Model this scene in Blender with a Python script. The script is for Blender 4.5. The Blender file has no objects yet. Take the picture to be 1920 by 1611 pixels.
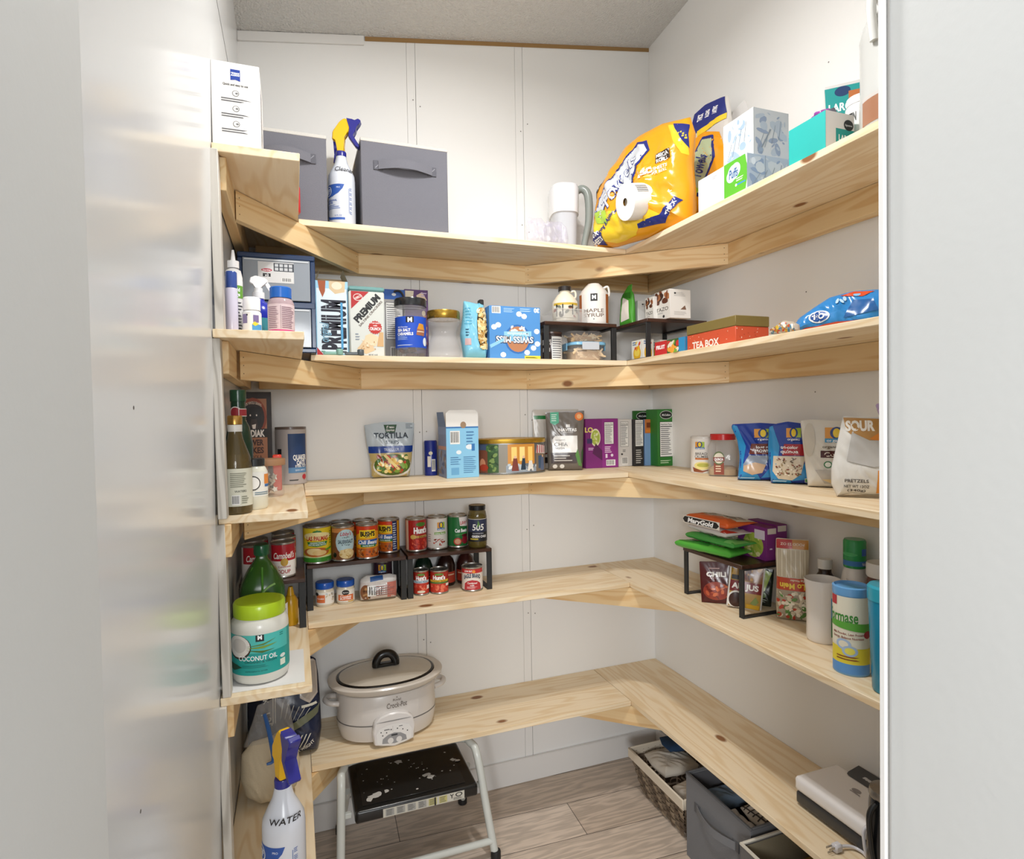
import bpy, bmesh, math, random
from mathutils import Vector, Matrix, noise
random.seed(7)
SC = bpy.context.scene
COL = SC.collection
PI = math.pi

# ------------------------------------------------------------------ camera
cam_d = bpy.data.cameras.new('camera'); cam = bpy.data.objects.new('camera', cam_d); COL.objects.link(cam)
yaw, pitch, roll = .3516, -.0224, -.0163
ff = Vector((math.sin(yaw)*math.cos(pitch), math.cos(yaw)*math.cos(pitch), math.sin(pitch)))
r0 = ff.cross(Vector((0, 0, 1))).normalized(); u0 = r0.cross(ff)
rr = r0*math.cos(roll)+u0*math.sin(roll); uu = u0*math.cos(roll)-r0*math.sin(roll)
cam.matrix_world = Matrix(((rr.x, uu.x, -ff.x, 0), (rr.y, uu.y, -ff.y, 0), (rr.z, uu.z, -ff.z, 1.405), (0, 0, 0, 1)))
cam_d.sensor_width = 36; cam_d.sensor_fit = 'HORIZONTAL'; cam_d.lens = 36*1118.64/1920; cam_d.clip_start = .01
SC.camera = cam
# ------------------------------------------------------------------ light and exposure
SC.view_settings.view_transform = 'Standard'; SC.view_settings.look = 'None'
SC.view_settings.gamma = 1; SC.view_settings.use_curve_mapping = False
SC.view_settings.exposure = 0.0
wd = bpy.data.worlds.new('hall_daylight'); SC.world = wd; wd.use_nodes = True
wd.node_tree.nodes['Background'].inputs[0].default_value = (.93, .97, 1, 1)
wd.node_tree.nodes['Background'].inputs[1].default_value = .8
def lamp(kind, name, loc, energy, size, color=(1, .93, .84), rot=None):
    d = bpy.data.lights.new(name, kind); d.energy = energy; d.color = color
    if kind == 'POINT': d.shadow_soft_size = size
    if kind == 'AREA': d.shape = 'DISK'; d.size = size
    o = bpy.data.objects.new(name, d); o.location = loc
    if rot: o.rotation_euler = rot
    COL.objects.link(o); return o
lamp('AREA', 'ceiling_downlight', (.50, 1.06, 2.70), 8.4, .05, (1, .985, .965))
lamp('POINT', 'ceiling_glow', (.47, 1.12, 2.58), 3.6, .05, (1, .985, .965))  # soft point light added below the downlights to brighten the ceiling
lamp('AREA', 'ceiling_downlight', (.43, 1.19, 2.70), 8.4, .05, (1, .985, .965))
lamp('AREA', 'hall_fill', (.0, -2.4, 1.85), 40, .9, (.97, .985, 1), (PI/2-.2, 0, -.2))  # added fill light behind the camera, flattens the shadows
lamp('AREA', 'hall_fill', (-1.3, -2.2, 1.8), 70, .8, (.97, .985, 1), (PI/2-.2, 0, -.65))  # second added fill, from the left, brightens the right wall

# ------------------------------------------------------------------ materials
def lin(h):
    h = h.lstrip('#'); c = [int(h[i:i+2], 16)/255 for i in (0, 2, 4)]
    return tuple((x/12.92 if x <= .04045 else ((x+.055)/1.055)**2.4) for x in c)+(1,)
MC = {}
def M(c, k='p'):
    """k: p paper/plastic, g glossy, m metal, f fabric, c clear plastic, q tinted clear"""
    if (c, k) in MC: return MC[(c, k)]
    m = bpy.data.materials.new('%s_%s' % (k, c.strip('#'))); m.use_nodes = True
    nt = m.node_tree; b = nt.nodes['Principled BSDF']; b.inputs['Base Color'].default_value = lin(c)
    rgh = {'p': .55, 'g': .22, 'm': .28, 'f': .9, 'c': .06, 'q': .08, 's': .4, 'w': .3}[k]
    tc = nt.nodes.new('ShaderNodeTexCoord'); n = nt.nodes.new('ShaderNodeTexNoise')
    n.inputs['Scale'].default_value = 400 if k == 'f' else 35
    nt.links.new(tc.outputs['Object'], n.inputs['Vector'])
    mr = nt.nodes.new('ShaderNodeMapRange'); mr.inputs['To Min'].default_value = rgh*.85; mr.inputs['To Max'].default_value = min(1, rgh*1.15)
    nt.links.new(n.outputs['Fac'], mr.inputs['Value']); nt.links.new(mr.outputs['Result'], b.inputs['Roughness'])
    if k == 'm': b.inputs['Metallic'].default_value = .85
    if k == 'c': b.inputs['Alpha'].default_value = .22
    if k == 'q': b.inputs['Alpha'].default_value = .72
    if k == 'f':
        bp = nt.nodes.new('ShaderNodeBump'); bp.inputs['Strength'].default_value = .35; bp.inputs['Distance'].default_value = .002
        nt.links.new(n.outputs['Fac'], bp.inputs['Height']); nt.links.new(bp.outputs['Normal'], b.inputs['Normal'])
    m.diffuse_color = lin(c); MC[(c, k)] = m
    return m
def wood(name, base, grain, knots=True, rough=.5, scale=1.0, contrast=.6):
    m = bpy.data.materials.new(name); m.use_nodes = True; nt = m.node_tree; N = nt.nodes; L = nt.links.new
    b = N['Principled BSDF']; b.inputs['Roughness'].default_value = rough
    tc = N.new('ShaderNodeTexCoord'); oi = N.new('ShaderNodeObjectInfo')
    off = N.new('ShaderNodeVectorMath'); off.operation = 'MULTIPLY_ADD'
    cx = N.new('ShaderNodeCombineXYZ'); 
    for i in range(3): L(oi.outputs['Random'], cx.inputs[i])
    L(cx.outputs[0], off.inputs[0]); off.inputs[1].default_value = (7.3, 11.1, 5.7); L(tc.outputs['Object'], off.inputs[2])
    mp = N.new('ShaderNodeMapping'); L(off.outputs[0], mp.inputs[0]); mp.inputs['Scale'].default_value = (.55*scale, 5*scale, 5*scale)
    n1 = N.new('ShaderNodeTexNoise'); n1.inputs['Scale'].default_value = 1.4; n1.inputs['Detail'].default_value = 3; L(mp.outputs[0], n1.inputs['Vector'])
    # rings: smooth field sliced into bands
    mul = N.new('ShaderNodeMath'); mul.operation = 'MULTIPLY'; mul.inputs[1].default_value = 95; L(n1.outputs['Fac'], mul.inputs[0])
    sn = N.new('ShaderNodeMath'); sn.operation = 'SINE'; L(mul.outputs[0], sn.inputs[0])
    r1 = N.new('ShaderNodeMapRange'); r1.inputs['From Min'].default_value = -.2; r1.inputs['From Max'].default_value = 1; r1.inputs['To Max'].default_value = contrast; L(sn.outputs[0], r1.inputs['Value'])
    mp2 = N.new('ShaderNodeMapping'); L(off.outputs[0], mp2.inputs[0]); mp2.inputs['Scale'].default_value = (3, 160, 160)
    n2 = N.new('ShaderNodeTexNoise'); n2.inputs['Scale'].default_value = 1; L(mp2.outputs[0], n2.inputs['Vector'])
    add = N.new('ShaderNodeMath'); add.operation = 'MULTIPLY_ADD'; L(n2.outputs['Fac'], add.inputs[0]); add.inputs[1].default_value = .3; L(r1.outputs[0], add.inputs[2])
    mx = N.new('ShaderNodeMix'); mx.data_type = 'RGBA'; mx.inputs[6].default_value = lin(base); mx.inputs[7].default_value = lin(grain); L(add.outputs[0], mx.inputs[0])
    out = mx.outputs[2]
    if knots:
        mp3 = N.new('ShaderNodeMapping'); L(off.outputs[0], mp3.inputs[0]); mp3.inputs['Scale'].default_value = (3.6, 6.5, 6.5)
        v = N.new('ShaderNodeTexVoronoi'); v.inputs['Scale'].default_value = 1; L(mp3.outputs[0], v.inputs['Vector'])
        cr = N.new('ShaderNodeValToRGB'); L(v.outputs['Distance'], cr.inputs[0])
        e = cr.color_ramp.elements; e[0].position = .065; e[0].color = (1, 1, 1, 1); e[1].position = .10; e[1].color = (0, 0, 0, 1)
        mk = N.new('ShaderNodeMix'); mk.data_type = 'RGBA'; L(cr.outputs[0], mk.inputs[0]); L(out, mk.inputs[6]); mk.inputs[7].default_value = lin('#8a5a30')
        out = mk.outputs[2]
    L(out, b.inputs['Base Color']); m.diffuse_color = lin(base)
    bp = N.new('ShaderNodeBump'); bp.inputs['Strength'].default_value = .08; bp.inputs['Distance'].default_value = .002; L(n2.outputs['Fac'], bp.inputs['Height']); L(bp.outputs[0], b.inputs['Normal'])
    return m
PINE = wood('pine_board', '#f3e1c2', '#e2c598')
PINE2 = wood('pine_strip', '#e9cd9d', '#d6ab72')
WALNUT = wood('dark_stained_wood', '#45291c', '#23120b', knots=False, rough=.35)
WHITEWOOD = wood('whitewashed_wood', '#d6d1c8', '#a39c92', knots=True, rough=.5)
def surf(name, col, rough, bump=None, col2=None, nscale=3, coat=0):
    m = bpy.data.materials.new(name); m.use_nodes = True; nt = m.node_tree; N = nt.nodes; L = nt.links.new
    b = N['Principled BSDF']; b.inputs['Roughness'].default_value = rough
    b.inputs['Coat Weight'].default_value = coat; b.inputs['Coat Roughness'].default_value = rough*.6
    tc = N.new('ShaderNodeTexCoord'); n = N.new('ShaderNodeTexNoise'); n.inputs['Scale'].default_value = nscale; L(tc.outputs['Object'], n.inputs['Vector'])
    mx = N.new('ShaderNodeMix'); mx.data_type = 'RGBA'; mx.inputs[6].default_value = lin(col); mx.inputs[7].default_value = lin(col2 or col); L(n.outputs['Fac'], mx.inputs[0]); L(mx.outputs[2], b.inputs['Base Color'])
    if bump:
        n2 = N.new('ShaderNodeTexNoise'); n2.inputs['Scale'].default_value = bump[0]; n2.inputs['Detail'].default_value = 4; L(tc.outputs['Object'], n2.inputs['Vector'])
        bp = N.new('ShaderNodeBump'); bp.inputs['Strength'].default_value = bump[1]; bp.inputs['Distance'].default_value = bump[2]; L(n2.outputs['Fac'], bp.inputs['Height']); L(bp.outputs[0], b.inputs['Normal'])
    return m
WALL = surf('white_wall_panel', '#efeeec', .5, (60, .05, .002), '#eae9e6', 2)
GLOSSWALL = surf('glossy_white_panel', '#dcdddd', .16, None, '#d9dada', 2); GLOSSWALL.node_tree.nodes['Principled BSDF'].inputs['Specular IOR Level'].default_value = .17
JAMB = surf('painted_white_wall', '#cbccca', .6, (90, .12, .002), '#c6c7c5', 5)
CEIL = surf('popcorn_ceiling', '#eae8e4', .9, (150, 1, .012), '#e0ddd8', 120)
TRIMW = surf('white_trim', '#e6e4e1', .35)
def floor_mat():
    m = bpy.data.materials.new('grey_vinyl_plank'); m.use_nodes = True; nt = m.node_tree; N = nt.nodes; L = nt.links.new
    b = N['Principled BSDF']; b.inputs['Roughness'].default_value = .38
    tc = N.new('ShaderNodeTexCoord'); mp = N.new('ShaderNodeMapping'); L(tc.outputs['Object'], mp.inputs[0]); mp.inputs['Location'].default_value = (.378, .09, 0); mp.inputs['Rotation'].default_value = (0, 0, .04)
    br = N.new('ShaderNodeTexBrick'); L(mp.outputs[0], br.inputs['Vector']); br.inputs['Scale'].default_value = 1
    br.inputs['Brick Width'].default_value = 1.2; br.inputs['Row Height'].default_value = .172; br.inputs['Mortar Size'].default_value = .0012; br.inputs['Bias'].default_value = 0
    br.inputs['Color1'].default_value = lin('#d0c0b0'); br.inputs['Color2'].default_value = lin('#bfad9b'); br.inputs['Mortar'].default_value = lin('#4a423b')
    m2 = N.new('ShaderNodeMapping'); L(tc.outputs['Object'], m2.inputs[0]); m2.inputs['Scale'].default_value = (1.1, 9, 1)
    n = N.new('ShaderNodeTexNoise'); n.inputs['Scale'].default_value = 1.6; n.inputs['Detail'].default_value = 4; L(m2.outputs[0], n.inputs['Vector'])
    mu = N.new('ShaderNodeMath'); mu.operation = 'MULTIPLY'; mu.inputs[1].default_value = 60; L(n.outputs['Fac'], mu.inputs[0])
    sn = N.new('ShaderNodeMath'); sn.operation = 'SINE'; L(mu.outputs[0], sn.inputs[0])
    mr = N.new('ShaderNodeMapRange'); L(sn.outputs[0], mr.inputs['Value']); mr.inputs['From Min'].default_value = -1; mr.inputs['To Min'].default_value = .77; mr.inputs['To Max'].default_value = 1.08
    m3 = N.new('ShaderNodeMapping'); L(tc.outputs['Object'], m3.inputs[0]); m3.inputs['Scale'].default_value = (6, 130, 1)
    n3 = N.new('ShaderNodeTexNoise'); n3.inputs['Scale'].default_value = 1; L(m3.outputs[0], n3.inputs['Vector'])
    ad = N.new('ShaderNodeMath'); ad.operation = 'MULTIPLY_ADD'; L(n3.outputs['Fac'], ad.inputs[0]); ad.inputs[1].default_value = .2; L(mr.outputs[0], ad.inputs[2])
    mx = N.new('ShaderNodeVectorMath'); mx.operation = 'SCALE'; L(br.outputs['Color'], mx.inputs[0]); L(ad.outputs[0], mx.inputs['Scale'])
    L(mx.outputs[0], b.inputs['Base Color']); return m
FLOOR = floor_mat()

# ------------------------------------------------------------------ mesh builder
TXT = {}
def text_mesh(s, bold=0, shear=0):
    k = (s, bold, shear)
    if k not in TXT:
        c = bpy.data.curves.new('t', 'FONT'); c.body = s; c.offset = bold; c.shear = shear; c.resolution_u = 3
        o = bpy.data.objects.new('t', c); me = o.to_mesh()
        vs = [(v.co.x, v.co.y) for v in me.vertices]; fs = [tuple(p.vertices) for p in me.polygons]
        o.to_mesh_clear(); bpy.data.objects.remove(o); bpy.data.curves.remove(c)
        xs = [v[0] for v in vs] or [0]; ys = [v[1] for v in vs] or [0]
        TXT[k] = (vs, fs, min(xs), max(xs), min(ys), max(ys))
    return TXT[k]
def earclip(pts):
    a = sum(pts[i][0]*pts[(i+1) % len(pts)][1]-pts[(i+1) % len(pts)][0]*pts[i][1] for i in range(len(pts)))
    return list(pts) if a > 0 else list(pts)[::-1]
class B:
    def __init__(s): s.bm = bmesh.new(); s.mats = []
    def mi(s, m):
        if m not in s.mats: s.mats.append(m)
        return s.mats.index(m)
    def add(s, vs, fs, m, T=None):
        i = s.mi(m); bv = [s.bm.verts.new(T @ Vector(v) if T else v) for v in vs]
        for f in fs:
            try: fa = s.bm.faces.new([bv[k] for k in f]); fa.material_index = i
            except ValueError: pass
        return s
    def merge(s, t, m, T=None):
        t.verts.index_update()
        s.add([v.co.copy() for v in t.verts], [[v.index for v in f.verts] for f in t.faces], m, T); t.free(); return s
    def box(s, x0, x1, y0, y1, z0, z1, m, bev=0, T=None, seg=1):
        t = bmesh.new()
        v = [t.verts.new(p) for p in ((x0, y0, z0), (x1, y0, z0), (x1, y1, z0), (x0, y1, z0), (x0, y0, z1), (x1, y0, z1), (x1, y1, z1), (x0, y1, z1))]
        for f in ((3, 2, 1, 0), (4, 5, 6, 7), (0, 1, 5, 4), (1, 2, 6, 5), (2, 3, 7, 6), (3, 0, 4, 7)): t.faces.new([v[i] for i in f])
        if bev: bmesh.ops.bevel(t, geom=list(t.edges), offset=bev, segments=seg, affect='EDGES', profile=.6)
        return s.merge(t, m, T)
    def lathe(s, prof, m, seg=36, sx=1, sy=1, c=(0, 0), n=2, T=None, cap=True):
        """prof: (r,z) from bottom to top; n = superellipse exponent"""
        vs = []; fs = []
        for r, z in prof:
            for k in range(seg):
                a = 2*PI*k/seg; ca, sa = math.cos(a), math.sin(a)
                q = (abs(ca)**n+abs(sa)**n)**(-1/n) if n != 2 else 1
                vs.append((c[0]+r*q*ca*sx, c[1]+r*q*sa*sy, z))
        for j in range(len(prof)-1):
            for k in range(seg):
                a, b = j*seg+k, j*seg+(k+1) % seg; fs.append((a, b, b+seg, a+seg))
        if cap:
            fs.append(tuple(range(seg))[::-1]); o = (len(prof)-1)*seg; fs.append(tuple(o+k for k in range(seg)))
        return s.add(vs, fs, m, T)
    def tube(s, pts, r, m, seg=10, closed=False, T=None):
        P = [Vector(p) for p in pts]
        if 3 < len(P) < 12 and not closed:
            q = []; rs = []; rl = r if isinstance(r, (list, tuple)) else [r]*len(P)
            for i in range(len(P)-1):
                for k in range(6):
                    u = k/6; a_, b_, c_, d_ = P[max(i-1, 0)], P[i], P[i+1], P[min(i+2, len(P)-1)]
                    q.append(.5*((2*b_)+(c_-a_)*u+(2*a_-5*b_+4*c_-d_)*u*u+(3*b_-a_-3*c_+d_)*u**3)); rs.append(rl[i]*(1-u)+rl[i+1]*u)
            q.append(P[-1]); rs.append(rl[-1]); P = q; r = rs
        n = len(P); vs = []; fs = []; up = None
        for i, p in enumerate(P):
            a = P[i-1] if (i or closed) else p; b = P[(i+1) % n] if (i < n-1 or closed) else p
            d = (b-a).normalized()
            if up is None: up = d.orthogonal().normalized()
            up = (up-d*up.dot(d)); up = up.normalized() if up.length > 1e-6 else d.orthogonal().normalized()
            w = d.cross(up)
            rr_ = r[i] if isinstance(r, (list, tuple)) else r
            for k in range(seg):
                t = 2*PI*k/seg; vs.append(p+(up*math.cos(t)+w*math.sin(t))*rr_)
        for i in range(n if closed else n-1):
            for k in range(seg):
                a, b = i*seg+k, i*seg+(k+1) % seg; c_ = ((i+1) % n)*seg
                fs.append((a, b, c_+(k+1) % seg, c_+k))
        if not closed: fs.append(tuple(range(seg))[::-1]); fs.append(tuple((n-1)*seg+k for k in range(seg)))
        return s.add(vs, fs, m, T)
    def prism(s, pts, y0, y1, m, bev=0, T=None):
        """polygon in x,z extruded along y"""
        pts = earclip(pts); t = bmesh.new(); a = [t.verts.new((x, y0, z)) for x, z in pts]; b = [t.verts.new((x, y1, z)) for x, z in pts]
        n = len(pts); t.faces.new(a); t.faces.new(b[::-1])
        for i in range(n): t.faces.new((a[(i+1) % n], a[i], b[i], b[(i+1) % n]))
        if bev: bmesh.ops.bevel(t, geom=list(t.edges), offset=bev, segments=1, affect='EDGES')
        bmesh.ops.triangulate(t, faces=[f for f in t.faces if len(f.verts) > 4])
        return s.merge(t, m, T)
    def surf(s, fn, nu, nv, m, closed=False, T=None):
        vs = [fn(i/nu, j/nv) for j in range(nv+1) for i in range(nu+1)]
        fs = [(j*(nu+1)+i, j*(nu+1)+i+1, (j+1)*(nu+1)+i+1, (j+1)*(nu+1)+i) for j in range(nv) for i in range(nu)]
        return s.add(vs, fs, m, T)
    def decal(s, fn, w, h, shapes, step=None, eps=.0003, kind='p', dl=None):
        """flat printed shapes in 0..1 label coordinates laid on the surface fn(x, z, lift)"""
        done_ = []
        if dl is None: dl = .00012 if step else .00005
        for sh in shapes:
            parts = expand(sh, w, h); xs = [v[0] for p in parts for v in p[0]] or [0]; ys = [v[1] for p in parts for v in p[0]] or [0]
            bb = (min(xs), max(xs), min(ys), max(ys)); lv = 0
            for q, l_ in done_:
                if bb[0] < q[1] and q[0] < bb[1] and bb[2] < q[3] and q[2] < bb[3]: lv = max(lv, l_+1)
            for i_, (vs, fs, col) in enumerate(parts):
                lift = eps+dl*(lv+(i_*.37 % 3.9 if sh[0] == 'bl' else 0)+(1 if sh[0] == 'bar' and i_ else 0))
                t = bmesh.new(); bv = [t.verts.new((x, y, 0)) for x, y in vs]
                for f in fs:
                    try: t.faces.new([bv[k] for k in f])
                    except ValueError: pass
                if step:
                    for ax, st in ((0, step[0]), (1, step[1])):
                        if not st: continue
                        c0 = min(v.co[ax] for v in t.verts); c1 = max(v.co[ax] for v in t.verts)
                        if c1-c0 < st: continue
                        k = math.floor(c0/st)+1
                        while k*st < c1-1e-5:
                            co = [0, 0, 0]; co[ax] = k*st; no = [0, 0, 0]; no[ax] = 1
                            bmesh.ops.bisect_plane(t, geom=list(t.verts)+list(t.edges)+list(t.faces), plane_co=co, plane_no=no); k += 1
                for v in t.verts: v.co = fn(v.co.x, v.co.y, lift)
                s.merge(t, col if not isinstance(col, str) else M(col, kind))
            done_.append((bb, lv+(3 if sh[0] == 'bl' else 1 if sh[0] == 'bar' else 0)))
        return s
    def done(s, name, parent=None, loc=None, rz=0, ang=38, mw=None):
        bmesh.ops.recalc_face_normals(s.bm, faces=s.bm.faces); s.bm.normal_update()
        for e in s.bm.edges:
            if len(e.link_faces) == 2 and e.calc_face_angle(0) > math.radians(ang): e.smooth = False
        for f in s.bm.faces: f.smooth = True
        me = bpy.data.meshes.new(name); s.bm.to_mesh(me); s.bm.free()
        for m in s.mats: me.materials.append(m)
        o = bpy.data.objects.new(name, me); COL.objects.link(o)
        if parent: o.parent = parent
        if loc is not None: o.location = loc
        o.rotation_euler.z = rz
        return o
def ell(cx, cy, rx, ry, n=20, a0=0): return [(cx+rx*math.cos(a0+2*PI*k/n), cy+ry*math.sin(a0+2*PI*k/n)) for k in range(n)]
def expand(sh, w, h):
    """one printed shape -> list of (verts, faces, colour), coordinates in metres, x centred"""
    k = sh[0]; X = lambda x: (x-.5)*w; Y = lambda y: y*h
    def poly(pts, col): p = [(X(x), Y(y)) for x, y in pts]; p = earclip(p); return (p, [tuple(range(len(p)))], col)
    if k == 'r': _, x0, y0, x1, y1, c = sh; return [poly([(x0, y0), (x1, y0), (x1, y1), (x0, y1)], c)]
    if k == 'e': _, cx, cy, rx, ry, c = sh; return [poly(ell(cx, cy, rx, ry), c)]
    if k == 'p': return [poly(sh[1], sh[2])]
    if k == 's':
        _, cx, cy, r, n, c = sh; return [poly([(cx+r*(1 if i % 2 else .86)*math.cos(PI*i/n), cy+r*w/h*(1 if i % 2 else .86)*math.sin(PI*i/n)) for i in range(2*n)], c)]
    if k == 't':
        _, txt, cx, cy, th, col = sh[:6]; o = sh[6] if len(sh) > 6 else {}
        vs, fs, x0, x1, y0, y1 = text_mesh(txt, o.get('b', .012), o.get('sh', 0))
        H = th*h; k_ = H/max(.5, (.73 if not o.get('fit') else (y1-y0))); kx = k_
        if 'w' in o: kx = o['w']*(w if not o.get('rot') in (90, -90) else h)/max(.01, x1-x0)
        a = math.radians(o.get('rot', 0)); ca, sa = math.cos(a), math.sin(a); arc = o.get('arc', 0); out = []
        for x, y in vs:
            px = (x-(x0+x1)/2)*kx; py = (y-.36)*k_
            if arc: t = px/(.5*(x1-x0)*kx); py += arc*h*(1-t*t)
            out.append((X(cx)+px*ca-py*sa, Y(cy)+px*sa+py*ca))
        return [(out, fs, col)]
    if k == 'l':
        _, x0, y0, x1, y1, n, c = sh; rnd = random.Random(int(x0*997+y0*613+n)); q = []
        for i in range(n):
            y = y1-(y1-y0)*(i+.5)/n; d = (y1-y0)/n*.22; q.append(poly([(x0, y-d), (x0+(x1-x0)*rnd.uniform(.6, 1), y-d), (x0+(x1-x0)*rnd.uniform(.6, 1), y+d), (x0, y+d)], c))
        return q
    if k == 'bar':
        _, x0, y0, x1, y1 = sh; q = [poly([(x0, y0), (x1, y0), (x1, y1), (x0, y1)], '#f0efec')]; rnd = random.Random(3); x = x0+.06*(x1-x0); q2 = []
        while x < x1-.1*(x1-x0):
            d = (x1-x0)*rnd.choice((.02, .035, .06)); q.append(([(p[0], p[1]) for p in poly([(x, y0+.12*(y1-y0)), (x+d, y0+.12*(y1-y0)), (x+d, y1-.08*(y1-y0)), (x, y1-.08*(y1-y0))], '')[0]], [(0, 1, 2, 3)], '#2a2a2c')); x += d*2
        return q[:1] and [q[0]]+[(a, b, c) for a, b, c in q[1:]]
    if k == 'bl':
        _, x0, y0, x1, y1, n, sz, cols = sh; rnd = random.Random(int(x0*311+y1*977+n)); q = []
        for i in range(n):
            cx, cy = rnd.uniform(x0, x1), rnd.uniform(y0, y1); a = rnd.uniform(0, PI); rx, ry = sz*rnd.uniform(.6, 1.2), sz*rnd.uniform(.25, .7); ar = w/h
            p = []
            for j in range(9):
                t = 2*PI*j/9; ex, ey = rx*math.cos(t), ry*math.sin(t); p.append((min(x1+sz*.3, max(x0-sz*.3, cx+ex*math.cos(a)-ey*math.sin(a))), min(y1+sz*.3, max(y0-sz*.3, cy+(ex*math.sin(a)+ey*math.cos(a))*ar))))
            q.append(poly(p, cols[i % len(cols)]))
        return q
    raise ValueError(k)
def lift_groups(shapes): return shapes
def pl(O, U, V):
    O, U, V = Vector(O), Vector(U), Vector(V); N = U.cross(V)
    return lambda x, z, l: O+U*x+V*z+N*l
def front(y=0, z=0, x=0): return pl((x, y, z), (1, 0, 0), (0, 0, 1))
def left(x, z=0, y=0): return pl((x, y, z), (0, -1, 0), (0, 0, 1))
def right(x, z=0, y=0): return pl((x, y, z), (0, 1, 0), (0, 0, 1))
def cyl(r, z0=0, a0=0, sx=1, sy=1, c=(0, 0)):
    return lambda x, z, l: Vector((c[0]+(r+l)*math.sin(x/r+a0)*sx, c[1]-(r+l)*math.cos(x/r+a0)*sy, z0+z))
# ------------------------------------------------------------------ tagging
def tag(o, label, cat, group=None):
    o['label'] = label; o['category'] = cat
    if group: o['group'] = group
    return o
def thing(name, label, cat, loc=(0, 0, 0), rz=0, group=None):
    o = bpy.data.objects.new(name, None); COL.objects.link(o); o.location = loc; o.rotation_euler.z = rz; o.empty_display_size = .02
    return tag(o, label, cat, group)
def struct(name, b, **k): o = b.done(name, **k); o['kind'] = 'structure'; return o
XW = lambda z: -.147-.0115*(1.98-z)
Z1, Z2, Z3, Z4, Z5 = 1.9835, 1.5939, 1.1998, .8091, .3840
BT = .0175
def face(x, y): return -math.atan2(x, y)
def NF(x0, y0, x1, y1, dark='#26262a', bg='#efeeea'):
    return [('r', x0, y0, x1, y1, dark), ('r', x0+(x1-x0)*.03, y0+(y1-y0)*.012, x1-(x1-x0)*.03, y1-(y1-y0)*.012, bg),
            ('t', 'Nutrition Facts', (x0+x1)/2, y1-(y1-y0)*.07, (y1-y0)*.055, dark, {'w': (x1-x0)*.85}), ('r', x0+(x1-x0)*.06, y1-(y1-y0)*.15, x1-(x1-x0)*.06, y1-(y1-y0)*.125, dark),
            ('l', x0+(x1-x0)*.08, y0+(y1-y0)*.05, x1-(x1-x0)*.08, y1-(y1-y0)*.17, 14, '#77777a')]

# ================================================================== THE SETTING
ceil_z = lambda x, y: 2.676+.1595*x-.088*(y-2.12)
def slab(b, x0, x1, y0, y1, z0, m):
    """wall block whose top follows the sloping ceiling"""
    v = [(x0, y0, z0), (x1, y0, z0), (x1, y1, z0), (x0, y1, z0)]; v += [(x, y, ceil_z(x, y)) for x, y, _ in v]
    b.add(v, [(3, 2, 1, 0), (4, 5, 6, 7), (0, 1, 5, 4), (1, 2, 6, 5), (2, 3, 7, 6), (3, 0, 4, 7)], m)
# back wall: panels with grooves, nail heads
b = B()
ed = [-.1655, .435, .8425, 1.3994]
b.box(-.1655, 1.3994, 2.1275, 2.2, 0, 2.60, M('#b5b3b0'))
for i in range(3):
    x0, x1 = ed[i], ed[i+1]; v0 = [(x0+.0011, 0), (x1-.0011, 0)]
    top = lambda x: ceil_z(x, 2.12)-.014
    for xa, xb in ((x0+.0007, x1-.0313), (x1-.0306, x1-.0007)) if i < 2 else ((x0+.0009, x1),):
        b.prism([(xa, 0), (xb, 0), (xb, top(xb)), (xa, top(xa))], 2.12, 2.1274, WALL, .0004)
for x in (.425, .832, .45, .86):
    for z in (.62, 1.0, 1.38, 1.72, 2.1, 2.5): b.lathe([(.0022, 0), (.0022, .0006)], M('#77726c'), 8, T=Matrix.Translation((x, 2.1198, z+.03*math.sin(x*40+z*9))) @ Matrix.Rotation(PI/2, 4, 'X'))
struct('wall_back', b)
b = B(); v = [(-.32, .47), (0, .47), (0, 2.2), (-.32, 2.2)]
b.add([(x or XW(0), y, 0) for x, y in v]+[(x or XW(ceil_z(-.14, y)), y, ceil_z(x or -.14, y)) for x, y in v], [(3, 2, 1, 0), (4, 5, 6, 7), (0, 1, 5, 4), (1, 2, 6, 5), (2, 3, 7, 6), (3, 0, 4, 7)], GLOSSWALL)
# dark joint between the side wall panels
b.box(XW(2.37)-.0004, XW(2.37)+.0003, .9, 2.119, 2.371, 2.375, M('#3a3632'))
for y, z in ((.62, 2.02), (.71, 1.42), (.71, 1.0)): b.lathe([(.002, 0), (.002, .0005)], M('#55504c'), 8, T=Matrix.Translation((XW(z)-.0001, y, z)) @ Matrix.Rotation(PI/2, 4, 'Y'))
struct('wall_left', b)
b = B(); slab(b, 1.3994, 1.55, .33, 2.2, 0, WALL)
for y, z in ((1.25, 2.36), (1.42, 2.16), (.98, 2.24), (1.33, 1.75), (1.5, 1.9), (1.3, 1.46), (1.5, .9)): b.lathe([(.0022, 0), (.0022, .0005)], M('#77726c'), 8, T=Matrix.Translation((1.3991, y, z)) @ Matrix.Rotation(PI/2, 4, 'Y'))
struct('wall_right', b)
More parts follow.
